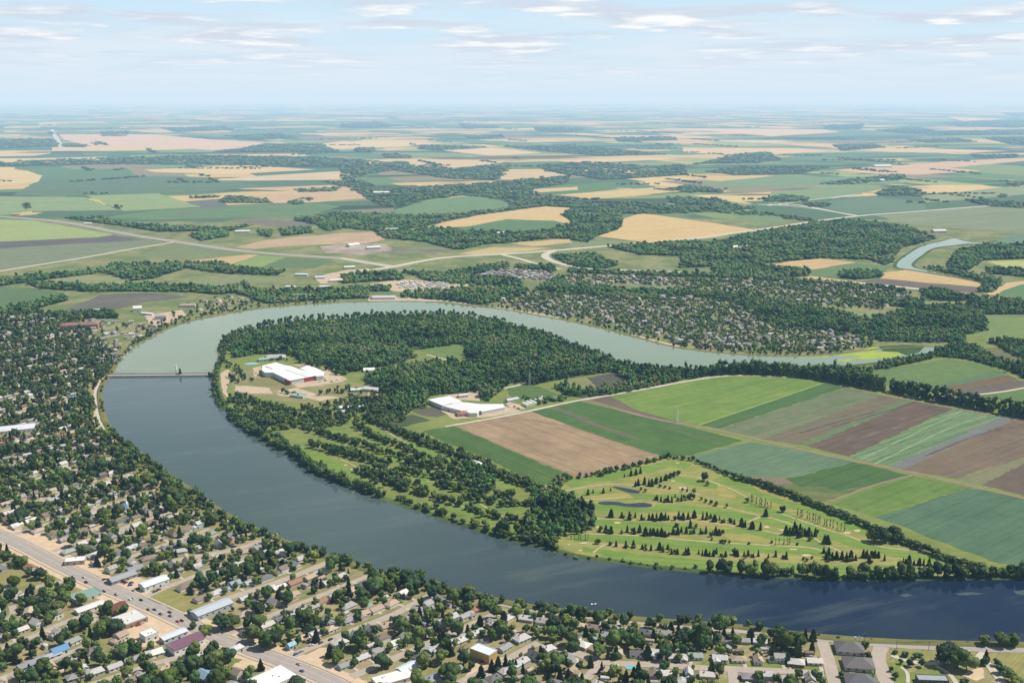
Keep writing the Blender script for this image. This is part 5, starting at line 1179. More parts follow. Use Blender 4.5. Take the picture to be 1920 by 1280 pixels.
# causeway bridge, fountain, boat, masts, lamps, pools
bx0, by0 = G(200, 706); bx1, by1 = G(404, 704)
bl = math.hypot(bx1 - bx0, by1 - by0); ba = math.atan2(by1 - by0, bx1 - bx0)
br = empty('causeway_bridge', (bx0 + bx1) / 2, (by0 + by1) / 2, 0, ba); tag(br, 'long low causeway bridge across the lake narrows', 'bridge'); ANCHORS.append(('causeway bridge', *G(300, 706)))
V, F = quadbox(-bl / 2, bl / 2, -6.5, 6.5, .2, 2.6); meshobj('deck', V, F, simple('bridge_deck', sr(206, 196, 178), .9, .2, .2, .2), br)
for s in (-1, 1):
    V, F = quadbox(-bl / 2, bl / 2, s * 6.2 - .2, s * 6.2 + .2, 2.6, 3.4); meshobj('parapet', V, F, M_CONC, br)
V, F = quadbox(-bl / 2, bl / 2, 3.0, 3.5, 2.6, 3.9); meshobj('dark_band', V, F, simple('dark_band_surface', (.10, .10, .10), .8, .2), br)  # dark raised band along the far half of the deck
for k in range(9):
    xx = -bl / 2 + bl * (k + .5) / 9
    V, F = quadbox(xx - 1, xx + 1, -7.2, 7.2, .1, 1.8); meshobj('pier', V, F, M_CONC, br)
    V, F = quadbox(xx - .12, xx + .12, 5.4, 5.64, 2.6, 9.5); meshobj('lamp_post', V, F, M_METAL, br)
tx, ty = G(338, 704)
fx, fy = G(331, 697)
V = []; F = []
r_ = np.random.default_rng(3)
pv, pf = [], []
for k in range(26):
    v, f = I0
    hh = 12 * (k / 26) ** .8; s_ = (1.5 - 1.0 * (k / 26)) * r_.uniform(.6, 1.1)
    pf.append(f + len(pv) * 12); pv.append(v * s_ * np.array([1, 1, 1.6]) + np.array([r_.normal(0, .5), r_.normal(0, .5), hh + .7]))
mf = NT('fountain_spray'); mfm = mf.surf((.9, .93, .95), .6, .3, Alpha=.75)
fo = meshobj('fountain', np.concatenate(pv), np.concatenate(pf), mfm); fo.location = (fx, fy, 0)
tag(fo, 'white fountain plume rising from the lake behind the causeway', 'fountain')
bxx, byy = G(1113, 1134)
bo = empty('motor_boat', bxx, byy, .7, .2); tag(bo, 'small white motor boat on the lake near the town shore', 'boat')
hull = [(-2.6, -.9, .1), (1.2, -.95, .1), (2.9, 0, .25), (1.2, .95, .1), (-2.6, .9, .1), (-2.7, -1.1, .8), (1.3, -1.15, .85), (3.3, 0, 1.0), (1.3, 1.15, .85), (-2.7, 1.1, .8)]
meshobj('hull', hull, [(0, 1, 6, 5), (1, 2, 7, 6), (2, 3, 8, 7), (3, 4, 9, 8), (4, 0, 5, 9), (4, 3, 2, 1, 0), (5, 6, 7, 8, 9)], M_METAL, bo)
V, F = quadbox(-.6, .9, -.7, .7, .85, 1.6); meshobj('windscreen', V, F, M_GLASS, bo)
V, F = quadbox(-2.95, -2.65, -.25, .25, .3, 1.2); meshobj('outboard_motor', V, F, M_TYRE, bo)

def mast(px, py, h, label):
    x, y = G(px, py); o = empty('lattice_mast', x, y); tag(o, label, 'mast')
    V = []; F = []
    def strut(a, b, t=.10):
        a, b = Vector(a), Vector(b); d = (b - a).normalized(); u = d.orthogonal().normalized() * t; w_ = d.cross(u)
        n = len(V)
        for c in (a, b):
            for s, q in ((1, 1), (-1, 1), (-1, -1), (1, -1)): V.append(tuple(c + u * s + w_ * q))
        F.extend([(n, n + 1, n + 5, n + 4), (n + 1, n + 2, n + 6, n + 5), (n + 2, n + 3, n + 7, n + 6), (n + 3, n, n + 4, n + 7)])
    lv = 8
    for i in range(lv):
        z0, z1 = h * i / lv, h * (i + 1) / lv; w0, w1 = 1.6 * (1 - .7 * i / lv), 1.6 * (1 - .7 * (i + 1) / lv)
        c0 = [(w0, w0, z0), (-w0, w0, z0), (-w0, -w0, z0), (w0, -w0, z0)]; c1 = [(w1, w1, z1), (-w1, w1, z1), (-w1, -w1, z1), (w1, -w1, z1)]
        for k in range(4): strut(c0[k], c1[k]); strut(c0[k], c1[(k + 1) % 4], .08)
    meshobj('tower', V, F, M_METAL, o)
    V = []; F = []
    strut((0, 0, h), (0, 0, h + 4), .12); strut((-2.5, 0, h * .85), (2.5, 0, h * .85), .12)
    meshobj('antenna', V, F, M_METAL, o)
mast(993, 722, 22, 'pale lattice mast rising at the wood edge above the factory')
mast(1270, 792, 20, 'pale lattice mast standing by the track in the green fields')
def lamp(px, py, label):
    x, y = G(px, py); o = empty('street_lamp', x, y, 0, math.pi / 2); tag(o, label, 'street lamp')
    V, F = quadbox(-.14, .14, -.14, .14, 0, 8); meshobj('pole', V, F, M_TYRE, o)
    V, F = quadbox(0, 1.8, -.08, .08, 7.8, 8.0); meshobj('arm', V, F, M_TYRE, o)
    V, F = quadbox(1.2, 2.1, -.2, .2, 7.6, 7.8); meshobj('lamp_head', V, F, M_METAL, o)
lamp(1681, 1216, 'dark street lamp on the lakeside road above the oval shrubs'); lamp(1741, 1218, 'street lamp on the lakeside road left of the big park tree'); lamp(1621, 1203, 'street lamp at the shore beside the lakeside road junction')
lamp(1480, 1190, 'street lamp at the left end of the lakeside road')
def pool(px, py, L, W_, rz, label, col=(.12, .5, .62)):
    x, y = G(px, py); o = empty('swimming_pool', x, y, .1, R(rz)); tag(o, label, 'pool'); BLOCK_DISC.append((x, y, L * .7))
    n = 20; e = [(math.cos(i / n * 6.2832), math.sin(i / n * 6.2832)) for i in range(n)]
    V = [(a * L / 2, b * W_ / 2, .5) for a, b in e] + [(a * (L / 2 + .8), b * (W_ / 2 + .8), .5) for a, b in e] + [(a * (L / 2 + .8), b * (W_ / 2 + .8), 0) for a, b in e]
    meshobj('rim', V, [(i, n + i, n + (i + 1) % n, (i + 1) % n) for i in range(n)] + [(n + i, 2 * n + i, 2 * n + (i + 1) % n, n + (i + 1) % n) for i in range(n)], M_CONC, o)
    meshobj('pool_water', [(a * L / 2, b * W_ / 2, .38) for a, b in e], [range(n)], simple('pool_water', col, .1, .5, .05), o)
pool(1183, 1251, 9, 5.5, -5, 'turquoise oval swimming pool behind a dark fence'); pool(1342, 1227, 4.6, 4.6, 0, 'round bright blue garden pool between two houses', (.06, .28, .75)); pool(472, 682, 26, 14, 10, 'large turquoise public swimming pool behind the arena')
pool(690, 1134, 8, 4.5, 40, 'turquoise garden pool beside a white-roofed house')

# ------------------------------------------------------------------ TOWN STREETS
SA_O = segarr(gO)
MAIN = [(-90, 968), (0, 1003), (50, 1026), (100, 1054), (187, 1096), (260, 1126), (333, 1160), (400, 1193), (467, 1218), (550, 1247), (600, 1267), (660, 1296)]
STREETS = []   # (ground polyline, width)
def street(pts, w=8.5, mat=None, z=.34, houses=(1, 1), back=15.0, name='street'):
    ribbon(name, pts, w, z, mat or M_STREET, wj=.06)
    g = GL(pts); g = chaikin(g, 2) if len(g) > 2 else g
    STREETS.append((g, w, houses, back))
    return g
ribbon('gravel_shoulder', MAIN, 38, .2, M_GRAVEL, wj=.12, step=10)
gm = street(MAIN, 14.5, M_ROAD, .42, (0, 0), name='main_road')
M_MARK = simple('road_paint', (.55, .52, .42), .8, .2, .1, 1)
for o_ in (-.35, .35):
    ml = [(x, y) for x, y in chaikin(GL(MAIN), 2)]
    V, F = ribbon_arrays([(x + o_ * .57, y + o_ * .82) for x, y in ml], .3, .48)
    structure(meshobj('road_marking', V, F, M_MARK))
for s in (-1, 1):     # raised pavements with a kerb face
    V = []; F = []
    ln = chaikin(GL(MAIN), 2)
    for i, (x, y) in enumerate(ln):
        a = ln[max(0, i - 1)]; b = ln[min(len(ln) - 1, i + 1)]; dx, dy = b[0] - a[0], b[1] - a[1]; L = math.hypot(dx, dy); nx, ny = -dy / L * s, dx / L * s
        for d, zz in ((9.0, .40), (9.0, .56), (11.2, .56), (11.2, .22)): V.append((x + nx * d, y + ny * d, zz + .03))
        if i: F += [((i - 1) * 4 + q, (i - 1) * 4 + q + 1, i * 4 + q + 1, i * 4 + q) for q in range(3)]
    structure(meshobj('pavement', V, F, M_CONC))
street([(277, 1062), (330, 1050), (367, 1043), (447, 1030), (500, 1010)], 9)
street([(262, 1124), (300, 1106), (340, 1090), (420, 1058), (455, 1046)], 8)
street([(372, 1145), (413, 1128), (445, 1115), (497, 1100), (570, 1073), (625, 1050)], 9.5)
street([(530, 1236), (595, 1209), (640, 1190), (740, 1152), (767, 1137), (795, 1122), (818, 1110)], 9)
street([(420, 1190), (480, 1166), (540, 1140), (600, 1117), (650, 1096), (690, 1080)], 7.5)
street([(660, 1268), (735, 1236), (827, 1196), (917, 1156), (945, 1142)], 9)
street([(860, 1281), (940, 1242), (985, 1217), (1010, 1205)], 8.5)
street([(1057, 1213), (1100, 1232), (1122, 1241), (1165, 1244), (1240, 1247), (1300, 1251), (1400, 1255), (1490, 1259), (1545, 1263)], 9, back=14)
street([(1122, 1241), (1110, 1262), (1085, 1284)], 8)
street([(1540, 1199), (1553, 1235), (1568, 1295)], 11, houses=(0, 0))
street([(1373, 1256), (1377, 1295)], 8, houses=(0, 0))
street([(1654, 1211), (1645, 1228), (1652, 1252), (1668, 1295)], 12, M_STREET, houses=(0, 0))
street([(1440, 1188), (1480, 1192), (1545, 1198), (1640, 1208), (1700, 1211), (1780, 1215), (1850, 1218), (1990, 1219)], 9, M_ROAD, .38, houses=(0, 0))
street([(870, 1116), (930, 1131), (1000, 1144), (1080, 1154), (1150, 1162), (1240, 1171), (1320, 1178), (1400, 1184), (1450, 1189)], 7, houses=(0, -1), back=20)
for pts, w_ in (([(1672, 1228), (1700, 1239), (1740, 1245), (1775, 1240), (1830, 1236), (1842, 1224), (1850, 1218)], 6), ([(1838, 1232), (1860, 1252), (1890, 1295)], 8), ([(1755, 1248), (1785, 1265), (1800, 1295)], 4), ([(1690, 1250), (1704, 1262), (1700, 1295)], 3)):
    ribbon('drive', pts, w_, .36, M_PALE, wj=.1)
street([(57, 1104), (90, 1096), (120, 1090)], 7, houses=(0, 0)); street([(22, 1135), (28, 1152), (5, 1168), (-30, 1180)], 7)
street([(0, 1216), (70, 1190), (103, 1174), (147, 1157), (200, 1132)], 7.5)
street([(-60, 1290), (0, 1272), (60, 1250), (130, 1225), (175, 1203)], 7)
street([(130, 1296), (235, 1262), (290, 1243), (343, 1230), (415, 1200)], 7.5)
street([(-60, 1150), (0, 1126), (40, 1108)], 7)
# the shaded older quarter: a regular grid turned to the main road
gu = (math.cos(R(-36)), math.sin(R(-36))); gv = (math.cos(R(50)), math.sin(R(50)))
ox, oy = G(240, 1114)
LOWTOWN = [(-400, 1330), (-400, 590), (60, 588), (110, 592), (320, 612)] + [q for q in OUTER[17:36]][::-1] + [(560, 1060), (420, 1050), (262, 1124), (100, 1052), (-90, 966)]
lowg = GL([(-420, 968), (-420, 590), (60, 590), (110, 593), (300, 615)] + [(a - 6, b) for a, b in OUTER[18:36]][::-1] + [(560, 1050), (470, 1010), (330, 1046), (262, 1060), (100, 1046), (0, 998)])
def grid_lines():
    for k in range(-26, 4):
        run = []
        for q in np.arange(-700, 1700, 14.0):
            x, y = ox + gu[0] * k * 78 + gv[0] * q, oy + gu[1] * k * 78 + gv[1] * q
            if inside(np.array([x]), np.array([y]), lowg)[0] and pdist(x, y, SA_O).min() > 30:
                run.append((x, y))
            else:
                if len(run) > 5: yield run
                run = []
        if len(run) > 5: yield run
for run in grid_lines():
    ribbon('street', run, 7.5, .33, M_STREET, px=False, smooth=0, wj=.08)
    STREETS.append((run, 7.5, (1, 1), 15.0))
# lakeside drive of the old quarter
LD = [(245, 660), (222, 690), (205, 708), (190, 716), (181, 730), (179, 748), (183, 772), (194, 799), (212, 822), (240, 845), (282, 873), (318, 901), (358, 927), (392, 951), (436, 981), (478, 999), (530, 1020)]
ribbon('street', LD[:9], 8, .35, M_PALE, wj=.1); ribbon('street', LD[13:], 6, .35, M_STREET, wj=.1); STREETS.append((chaikin(GL(LD), 2), 6, (0, 0), 0))
sheet('gravel_lot', [(176, 770), (192, 790), (202, 806), (190, 812), (178, 800), (172, 782)], .26, M_GRAVEL, 1, 6)
sheet('gravel_lot', [(205, 695), (214, 700), (208, 708), (190, 722), (184, 716), (192, 704)], .26, M_GRAVEL, 1, 6)
# lots and lawns beside the main road
for q, m_ in (([(200, 1098), (222, 1077), (262, 1082), (300, 1098), (268, 1116), (248, 1114)], M_GRAVEL), ([(228, 1172), (262, 1154), (300, 1150), (340, 1172), (350, 1190), (300, 1208), (262, 1214), (238, 1205), (225, 1190)], M_GRAVEL), ([(-60, 1010), (0, 990), (50, 994), (105, 1008), (140, 1022), (120, 1038), (60, 1040), (0, 1012)], M_GRAVEL),
            ([(130, 1046), (190, 1052), (195, 1068), (160, 1072)], M_GRAVEL), ([(425, 1262), (440, 1243), (470, 1238), (484, 1248), (455, 1266), (430, 1274)], M_GRAVEL), ([(385, 1256), (420, 1262), (430, 1274), (415, 1276)], M_GRAVEL), ([(560, 1232), (600, 1214), (630, 1212), (620, 1228), (590, 1243), (575, 1244)], M_GRAVEL), ([(712, 1296), (722, 1262), (760, 1268), (840, 1276), (860, 1296)], M_PALE), ([(880, 1252), (900, 1237), (945, 1232), (965, 1240), (930, 1262), (900, 1272), (870, 1276)], M_GRAVEL),
            ([(518, 1178), (542, 1183), (540, 1190), (522, 1186)], M_GRAVEL), ([(1580, 1232), (1592, 1226), (1608, 1230), (1604, 1262), (1592, 1262)], M_STREET), ([(1805, 1266), (1820, 1256), (1842, 1250), (1846, 1270), (1830, 1276)], M_GRAVEL), ([(1040, 1146), (1060, 1143), (1090, 1148), (1090, 1160), (1042, 1156)], M_PALE), ([(1185, 1166), (1200, 1160), (1225, 1163), (1210, 1172)], M_PALE), ([(1284, 1176), (1300, 1172), (1322, 1174), (1320, 1184), (1290, 1184)], M_PALE)):
    sheet('gravel_lot', q, .24, m_, 1, 6)
LAWN = field_mat(sr(112, 132, 64), sr(134, 142, 80), 47, 8, .3, .8); DRYL = field_mat(sr(158, 150, 96), sr(136, 138, 84), 47, 8, .3, .9)
for q, m_ in (([(267, 1121), (318, 1100), (340, 1106), (390, 1130), (352, 1146), (340, 1150), (310, 1136)], DRYL), ([(-40, 1072), (0, 1072), (40, 1066), (90, 1078), (110, 1086), (50, 1098), (0, 1104)], DRYL), ([(72, 1104), (120, 1094), (145, 1105), (130, 1112), (100, 1110), (110, 1122), (84, 1118)], DRYL), ([(1665, 1215), (1700, 1215), (1775, 1219), (1770, 1236), (1740, 1240), (1690, 1232), (1668, 1222)], DRYL), ([(1852, 1221), (1990, 1222), (1990, 1300), (1910, 1300), (1875, 1262), (1858, 1246)], DRYL),
            ([(1735, 1250), (1770, 1248), (1800, 1270), (1780, 1300), (1700, 1300), (1700, 1262)], LAWN), ([(1655, 1245), (1690, 1236), (1706, 1262), (1700, 1300), (1680, 1300)], LAWN), ([(1480, 1184), (1560, 1194), (1640, 1202), (1640, 1205), (1545, 1195), (1480, 1189)], DRYL), ([(1640, 1201), (1750, 1204), (1990, 1208), (1990, 1214), (1780, 1211), (1700, 1208), (1640, 1205)], DRYL), ([(1020, 1158), (1050, 1157), (1060, 1170), (1030, 1172)], DRYL), ([(1165, 1180), (1190, 1176), (1192, 1196), (1165, 1196)], LAWN), ([(1318, 1236), (1500, 1243), (1544, 1247), (1545, 1254), (1400, 1250), (1310, 1246)], LAWN), ([(700, 1092), (735, 1098), (730, 1112), (706, 1106)], DRYL), ([(435, 1232), (455, 1236), (440, 1246), (425, 1254)], LAWN), ([(340, 1232), (380, 1226), (390, 1240), (360, 1246)], LAWN)):
    sheet('ground_lawn', q, .22, m_, 1, 6)
EXCL = [[(228, 1172), (262, 1154), (300, 1150), (340, 1172), (350, 1190), (300, 1208), (262, 1214), (238, 1205), (225, 1190)], [(200, 1098), (222, 1077), (262, 1082), (300, 1098), (268, 1116), (248, 1114)], [(267, 1121), (318, 1100), (340, 1106), (390, 1130), (352, 1146), (340, 1150), (310, 1136)], [(-60, 1010), (0, 990), (50, 994), (105, 1008), (140, 1022), (120, 1038), (60, 1040), (0, 1012)],
        [(1558, 1196), (1700, 1200), (1990, 1204), (1990, 1310), (1575, 1310)], [(425, 1262), (440, 1243), (470, 1238), (484, 1248), (455, 1266), (430, 1274)], [(-40, 1072), (0, 1072), (40, 1066), (90, 1078), (110, 1086), (50, 1098), (0, 1104)], [(560, 1232), (600, 1214), (630, 1212), (620, 1228), (590, 1243)]]

# ------------------------------------------------------------------ HOUSES ALONG THE STREETS
SEGX = []
for g, w_, hs, bk in STREETS: SEGX.append((g, w_))
def street_dist(x, y):
    d = np.full(np.shape(x), 1e9)
    for g, w_ in SEGX: d = np.minimum(d, segdist(x, y, g) - w_ / 2)
    return d
HOUSES = []   # x, y, rz, kind, roof, wall
_sa = [(segarr(g), w_) for g, w_ in SEGX]
SEG_ALL = (np.concatenate([q[0][0] for q in _sa]), np.concatenate([q[0][1] for q in _sa])); SEG_W = np.concatenate([np.full(len(q[0][0]), q[1] / 2) for q in _sa])
SA_M = segarr(gm)
def free(x, y, r, lst):
    for a, b, q in lst:
        if abs(a - x) < r + q and abs(b - y) < r + q and math.hypot(a - x, b - y) < r + q: return False
    return True
occ = [(x, y, r) for x, y, r in BLOCK_DISC]
town_g = GL(TOWN[:])
def try_house(x, y, rz, kind, r=7.2):
    X, Y = np.array([x]), np.array([y])
    px, py, t = P(x, y)
    if px < -70 or px > 1990 or py > 1310: return False
    if not inside(X, Y, town_g)[0]: return False
    if pdist(x, y, SA_O).min() < 26: return False
    if (pdist(x, y, SEG_ALL) - SEG_W).min() < (5.4 if kind != 6 else 3.5): return False
    if pdist(x, y, SA_M).min() < 21: return False
    for e in EXCL:
        if inside(np.array([px]), np.array([py]), e)[0]: return False
    if not free(x, y, r, occ): return False
    occ.append((x, y, r))
    HOUSES.append((x, y, rz, kind, int(rng.choice(len(ROOFS), p=ROOF_P)), int(rng.choice(len(WALLS), p=WALL_P))))
    return True
random.seed(21)
DRV = ([], [])
for g, w_, hs, back in STREETS:
    # arc-length walk
    L = [0]
    for a, b in zip(g[:-1], g[1:]): L.append(L[-1] + math.hypot(b[0] - a[0], b[1] - a[1]))
    for side in (1, -1):
        if not hs[0 if side == 1 else 1]: continue
        s = random.uniform(4, 12)
        while s < L[-1] - 4:
            i = max(k for k in range(len(L)) if L[k] <= s); i = min(i, len(g) - 2)
            f = (s - L[i]) / (L[i + 1] - L[i] + 1e-9)
            dx, dy = g[i + 1][0] - g[i][0], g[i + 1][1] - g[i][1]; n = math.hypot(dx, dy) or 1; dx /= n; dy /= n
            nx, ny = -dy * side, dx * side
            bk = back + random.uniform(-1.5, 3)
            x, y = g[i][0] + (g[i + 1][0] - g[i][0]) * f + nx * bk, g[i][1] + (g[i + 1][1] - g[i][1]) * f + ny * bk
            rz = math.atan2(nx, -ny) + R(random.gauss(0, 3))     # front (-y) looks back at the street
            rz = math.atan2(-nx, ny) + R(random.gauss(0, 2))
            kind = int(np.random.RandomState(int(s * 77 + i * 13 + side) & 0xffff).choice(6, p=[.28, .24, .2, .1, .08, .1]))
            if random.random() > .05 and try_house(x, y, rz, kind):
                if random.random() < .75:   # driveway
                    ex, ey = x + dx * 4.6 * random.choice((-1, 1)), y + dy * 4.6
                    b0 = len(DRV[0]); k = 1.7
                    q0 = 3.5; q1 = bk - w_ / 2
                    for qq, kk in ((q0, -k), (q0, k), (q1, k), (q1, -k)): DRV[0].append((ex - nx * qq + dx * kk, ey - ny * qq + dy * kk, .37 + (len(DRV[0]) % 7) * .0))
                    DRV[1].append((b0, b0 + 1, b0 + 2, b0 + 3))
                if random.random() < .4:
                    a_ = random.choice((-1, 1)) * random.uniform(2, 5); try_house(x + nx * 14 + dx * a_, y + ny * 14 + dy * a_, rz + random.choice((0, math.pi / 2, math.pi)), 6, 4.2)
                s += random.uniform(15.0, 18.5)
            else: s += 5
# houses fronting the old shore and infill
cand = rng.uniform((-1250, 790), (900, 2400), (16000, 2))
ang_all = np.concatenate([np.arctan2(q[0][1][:, 1], q[0][1][:, 0]) for q in _sa])
for x, y in cand:
    pyy = P(x, y)[1]
    if pyy < 905 or len(HOUSES) > 2600: continue
    d = pdist(x, y, SEG_ALL)
    j = int(d.argmin())
    if 20 < d[j] < 75: try_house(x, y, ang_all[j] + (0 if rng.random() < .5 else math.pi), int(rng.choice([0, 1, 2, 3, 4, 5, 6], p=[.22, .2, .18, .12, .06, .1, .12])), 7.6)
structure(meshobj('driveway', DRV[0], DRV[1], M_CONC))

# far bank neighbourhoods (too small and too many to stand alone)
FAR_H = []
def hood(poly, step, skip, ang, reg=None, tree=0.0, nt=1):
    g = GL(poly); ca, sa = math.cos(R(ang)), math.sin(R(ang))
    us = [x * ca + y * sa for x, y in g]; vs = [-x * sa + y * ca for x, y in g]
    for v in np.arange(min(vs), max(vs), step * 1.75):
        for pair in (0, step * .62):
            for u in np.arange(min(us), max(us), step):
                uu, vv = u + random.gauss(0, step * .12), v + pair + random.gauss(0, step * .09)
                x, y = uu * ca - vv * sa, uu * sa + vv * ca
                if not inside(np.array([x]), np.array([y]), g)[0]: continue
                if random.random() > skip + (.30 * math.sin(uu * .021 + vv * .008) * math.sin(vv * .027 - uu * .006 + 1) + .1 if nt > 1 else 0): FAR_H.append((x, y, R(ang) + random.choice((0, 0, math.pi / 2)), reg))
                for _ in range(nt):
                    if random.random() < tree: leafy(x + random.gauss(0, step * .55), y + random.gauss(0, step * .55), random.uniform(6, 11), random.uniform(7, 11.5), 'hood', 0, 1.35)
hood([(887, 517), (940, 505), (993, 507), (1040, 512), (1030, 527), (993, 524), (933, 524)], 17, .08, 20)
hood([(1045, 524), (1073, 514), (1133, 517), (1280, 522), (1280, 538), (1190, 533), (1073, 533)], 19, .35, 10, None, .6, 2)
hood([(1280, 522), (1430, 527), (1500, 530), (1600, 540), (1700, 547), (1695, 568), (1640, 580), (1560, 575), (1500, 572), (1440, 553), (1280, 543)], 20, .45, 10, None, .9, 3)
hood([(930, 566), (1000, 548), (1100, 557), (1280, 558), (1380, 568), (1430, 605), (1540, 621), (1642, 634), (1600, 650), (1530, 658), (1400, 657), (1300, 650), (1200, 625), (1100, 600), (1000, 583)], 20, .30, 16, None, .95, 3)
hood([(737, 534), (765, 528), (845, 529), (835, 545), (770, 548)], 15, .1, 28, 'trailer')
hood([(60, 592), (320, 612), (300, 630), (240, 660), (215, 690), (100, 650), (0, 640), (0, 600)], 24, .45, 20, None, .2)
hood([(340, 575), (430, 555), (480, 562), (400, 588)], 26, .5, 10, None, 1.0)

# ------------------------------------------------------------------ TREES OF THE TOWN
random.seed(5)
tg = town_g
xs0, xs1 = -1250, 900; ys0, ys1 = 780, 2420
step = 8.6
GX, GY = np.meshgrid(np.arange(xs0, xs1, step), np.arange(ys0, ys1, step))
GX = GX.ravel() + rng.uniform(-.5, .5, GX.size) * step; GY = GY.ravel() + rng.uniform(-.5, .5, GY.size) * step
TT_ = GY * CP + CAM_H * SP
px_ = 960 + FPX * GX / TT_; py_ = 640 - FPX * (GY * SP - CAM_H * CP) / TT_
k = inside(GX, GY, tg) & (px_ > -90) & (px_ < 2000) & (py_ < 1345)
GX, GY, px_, py_ = GX[k], GY[k], px_[k], py_[k]
dw = segdist(GX, GY, gO); ds = street_dist(GX, GY); dm = segdist(GX, GY, gm)
clump = np.sin(GX * .045 + 1.3) * np.sin(GY * .039 + .4) + .6 * np.sin(GX * .017 - GY * .023)
dens = np.where(py_ < 990, .98, np.where(px_ < 1300, .70, .60))
dens = np.where((py_ < 1060) & (py_ >= 990), .72, dens)
dens = dens + .18 * clump
hxy = np.array([(h[0], h[1], 4.4 if h[3] == 6 else 6.3) for h in HOUSES])
bxy = np.array(BLOCK_DISC)
for i in range(len(GX)):
    x, y = GX[i], GY[i]
    if rng.random() > dens[i] or dw[i] < 8 or ds[i] < 1.2 or dm[i] < 20: continue
    if ds[i] < 4 and rng.random() < .4: continue
    dh = np.hypot(hxy[:, 0] - x, hxy[:, 1] - y) - hxy[:, 2]
    md = dh.min()
    if md < (-2.4 if py_[i] < 960 else -1.2): continue
    if (np.hypot(bxy[:, 0] - x, bxy[:, 1] - y) - bxy[:, 2]).min() < .5: continue
    ok = True
    for e in EXCL:
        if inside(np.array([px_[i]]), np.array([py_[i]]), e)[0]: ok = False; break
    if not ok: continue
    big = rng.random()
    if rng.random() < .13:
        SPRUCE.append((x, y, rng.uniform(8, 15), None, None))
    else:
        w_ = rng.uniform(13.5, 17) if (big < .10 and md > 4) else rng.uniform(7, 13.5) if big < .8 else rng.uniform(4, 6.5)
        if md < 1.5: w_ = min(w_, 8.5)
        leafy(x, y, w_ * rng.uniform(.9, 1.25) + 1.0, w_, 'town', rng.uniform(-.6, .8), .95)
# surveyed single trees
for a, b, h, w_ in ((75, 1085, 13, 14), (55, 1080, 11, 11), (90, 1088, 9, 10), (38, 1060, 10, 11), (10, 1050, 12, 13), (95, 1130, 13, 13), (125, 1135, 17, 16), (110, 1145, 11, 14), (90, 1120, 11, 12), (415, 1180, 16, 19), (435, 1178, 14, 16), (385, 1192, 12, 13), (362, 1178, 9, 9), (476, 1205, 17, 17), (500, 1215, 18, 20), (515, 1210, 16, 15), (470, 1192, 11, 12), (407, 1248, 16, 17), (425, 1240, 14, 15), (395, 1236, 14, 12), (338, 1248, 9, 9), (545, 1200, 11, 13), (358, 1152, 7, 7), (230, 1230, 11, 15),
                    (1772, 1245, 20, 21), (1795, 1252, 19, 21), (1812, 1256, 17, 17), (1780, 1234, 15, 16), (1844, 1209, 11, 13), (1880, 1211, 13, 15), (1898, 1211, 13, 14), (1678, 1226, 5, 6), (1697, 1231, 6, 8), (1715, 1233, 6, 8), (1725, 1231, 5, 7), (1689, 1244, 6, 6), (1706, 1249, 9, 8), (1727, 1250, 9, 8), (1842, 1245, 7, 8), (1847, 1247, 10, 6), (1878, 1262, 10, 11), (1890, 1275, 11, 12), (1905, 1288, 11, 12), (1870, 1248, 8, 9), (1670, 1258, 6, 6), (1678, 1272, 7, 8), (1632, 1275, 10, 10), (1622, 1215, 8, 9), (1628, 1234, 8, 8), (1578, 1216, 8, 6), (1576, 1268, 7, 6), (1808, 1285, 7, 10), (700, 1100, 16, 16), (738, 1085, 15, 17), (760, 1090, 14, 14), (787, 1092, 15, 14)):
    x, y = G(a, b); leafy(x, y, h, w_, 'town', 0, .92)
for a, b in ((902, 1270), (922, 1258), (934, 1252), (948, 1248), (1107, 1250), (1128, 1262), (1091, 1284), (1140, 1235), (1155, 1232), (823, 1208), (831, 1204), (1510, 1198), (1525, 1200), (1848, 1240), (1328, 1186)):
    x, y = G(a, b); SPRUCE.append((x, y, 12.5, None, None))
shore([(202, 806), (220, 826), (248, 848), (288, 876), (322, 904), (362, 929), (398, 955), (443, 984), (484, 1001), (536, 1022), (596, 1040), (640, 1054)], 8.5, 11, 10, 2.5, reg='lakeside', skip=.15); shore([(300, 890), (350, 930), (398, 962), (443, 992), (484, 1010), (536, 1030)], 14, 11, 11, 5, reg='lakeside', skip=.3); shore([(207, 806), (196, 778), (190, 755), (188, 735), (197, 715), (214, 690), (230, 667), (252, 649)], 16, 6, 6, 2, reg='lakeside', skip=.4)
shore([(640, 1048), (690, 1068), (740, 1086), (800, 1098), (860, 1112), (930, 1127), (990, 1139), (1070, 1149), (1180, 1161), (1280, 1169), (1400, 1177), (1460, 1184)], 8, 9, 9, 2.5, reg='lakeside', skip=.15); shore([(690, 1074), (740, 1092), (800, 1105), (860, 1120), (930, 1136), (1000, 1150), (1080, 1160), (1180, 1170)], 13, 11, 11, 4, reg='lakeside', skip=.25)
shore([(1470, 1186), (1560, 1195), (1640, 1201), (1740, 1205), (1850, 1207)], 14, 3, 4, 1.5, reg='lakeside', skip=.35)

# ------------------------------------------------------------------ FROM POOLS TO OBJECTS
def inview(x, y, m=12):
    px, py, t = P(x, y, 5); return -m < px < 1920 + m and py < 1280 + m + 8
def size_px(x, y, s): return s / P(x, y)[2]
NMAX = 290
def split(items, sz):
    vis = [i for i, it in enumerate(items) if inview(it[0], it[1])]
    vis.sort(key=lambda i: -sz(items[i]))
    top = set(vis[:NMAX])
    return [it for i, it in enumerate(items) if i in top], [it for i, it in enumerate(items) if i not in top]

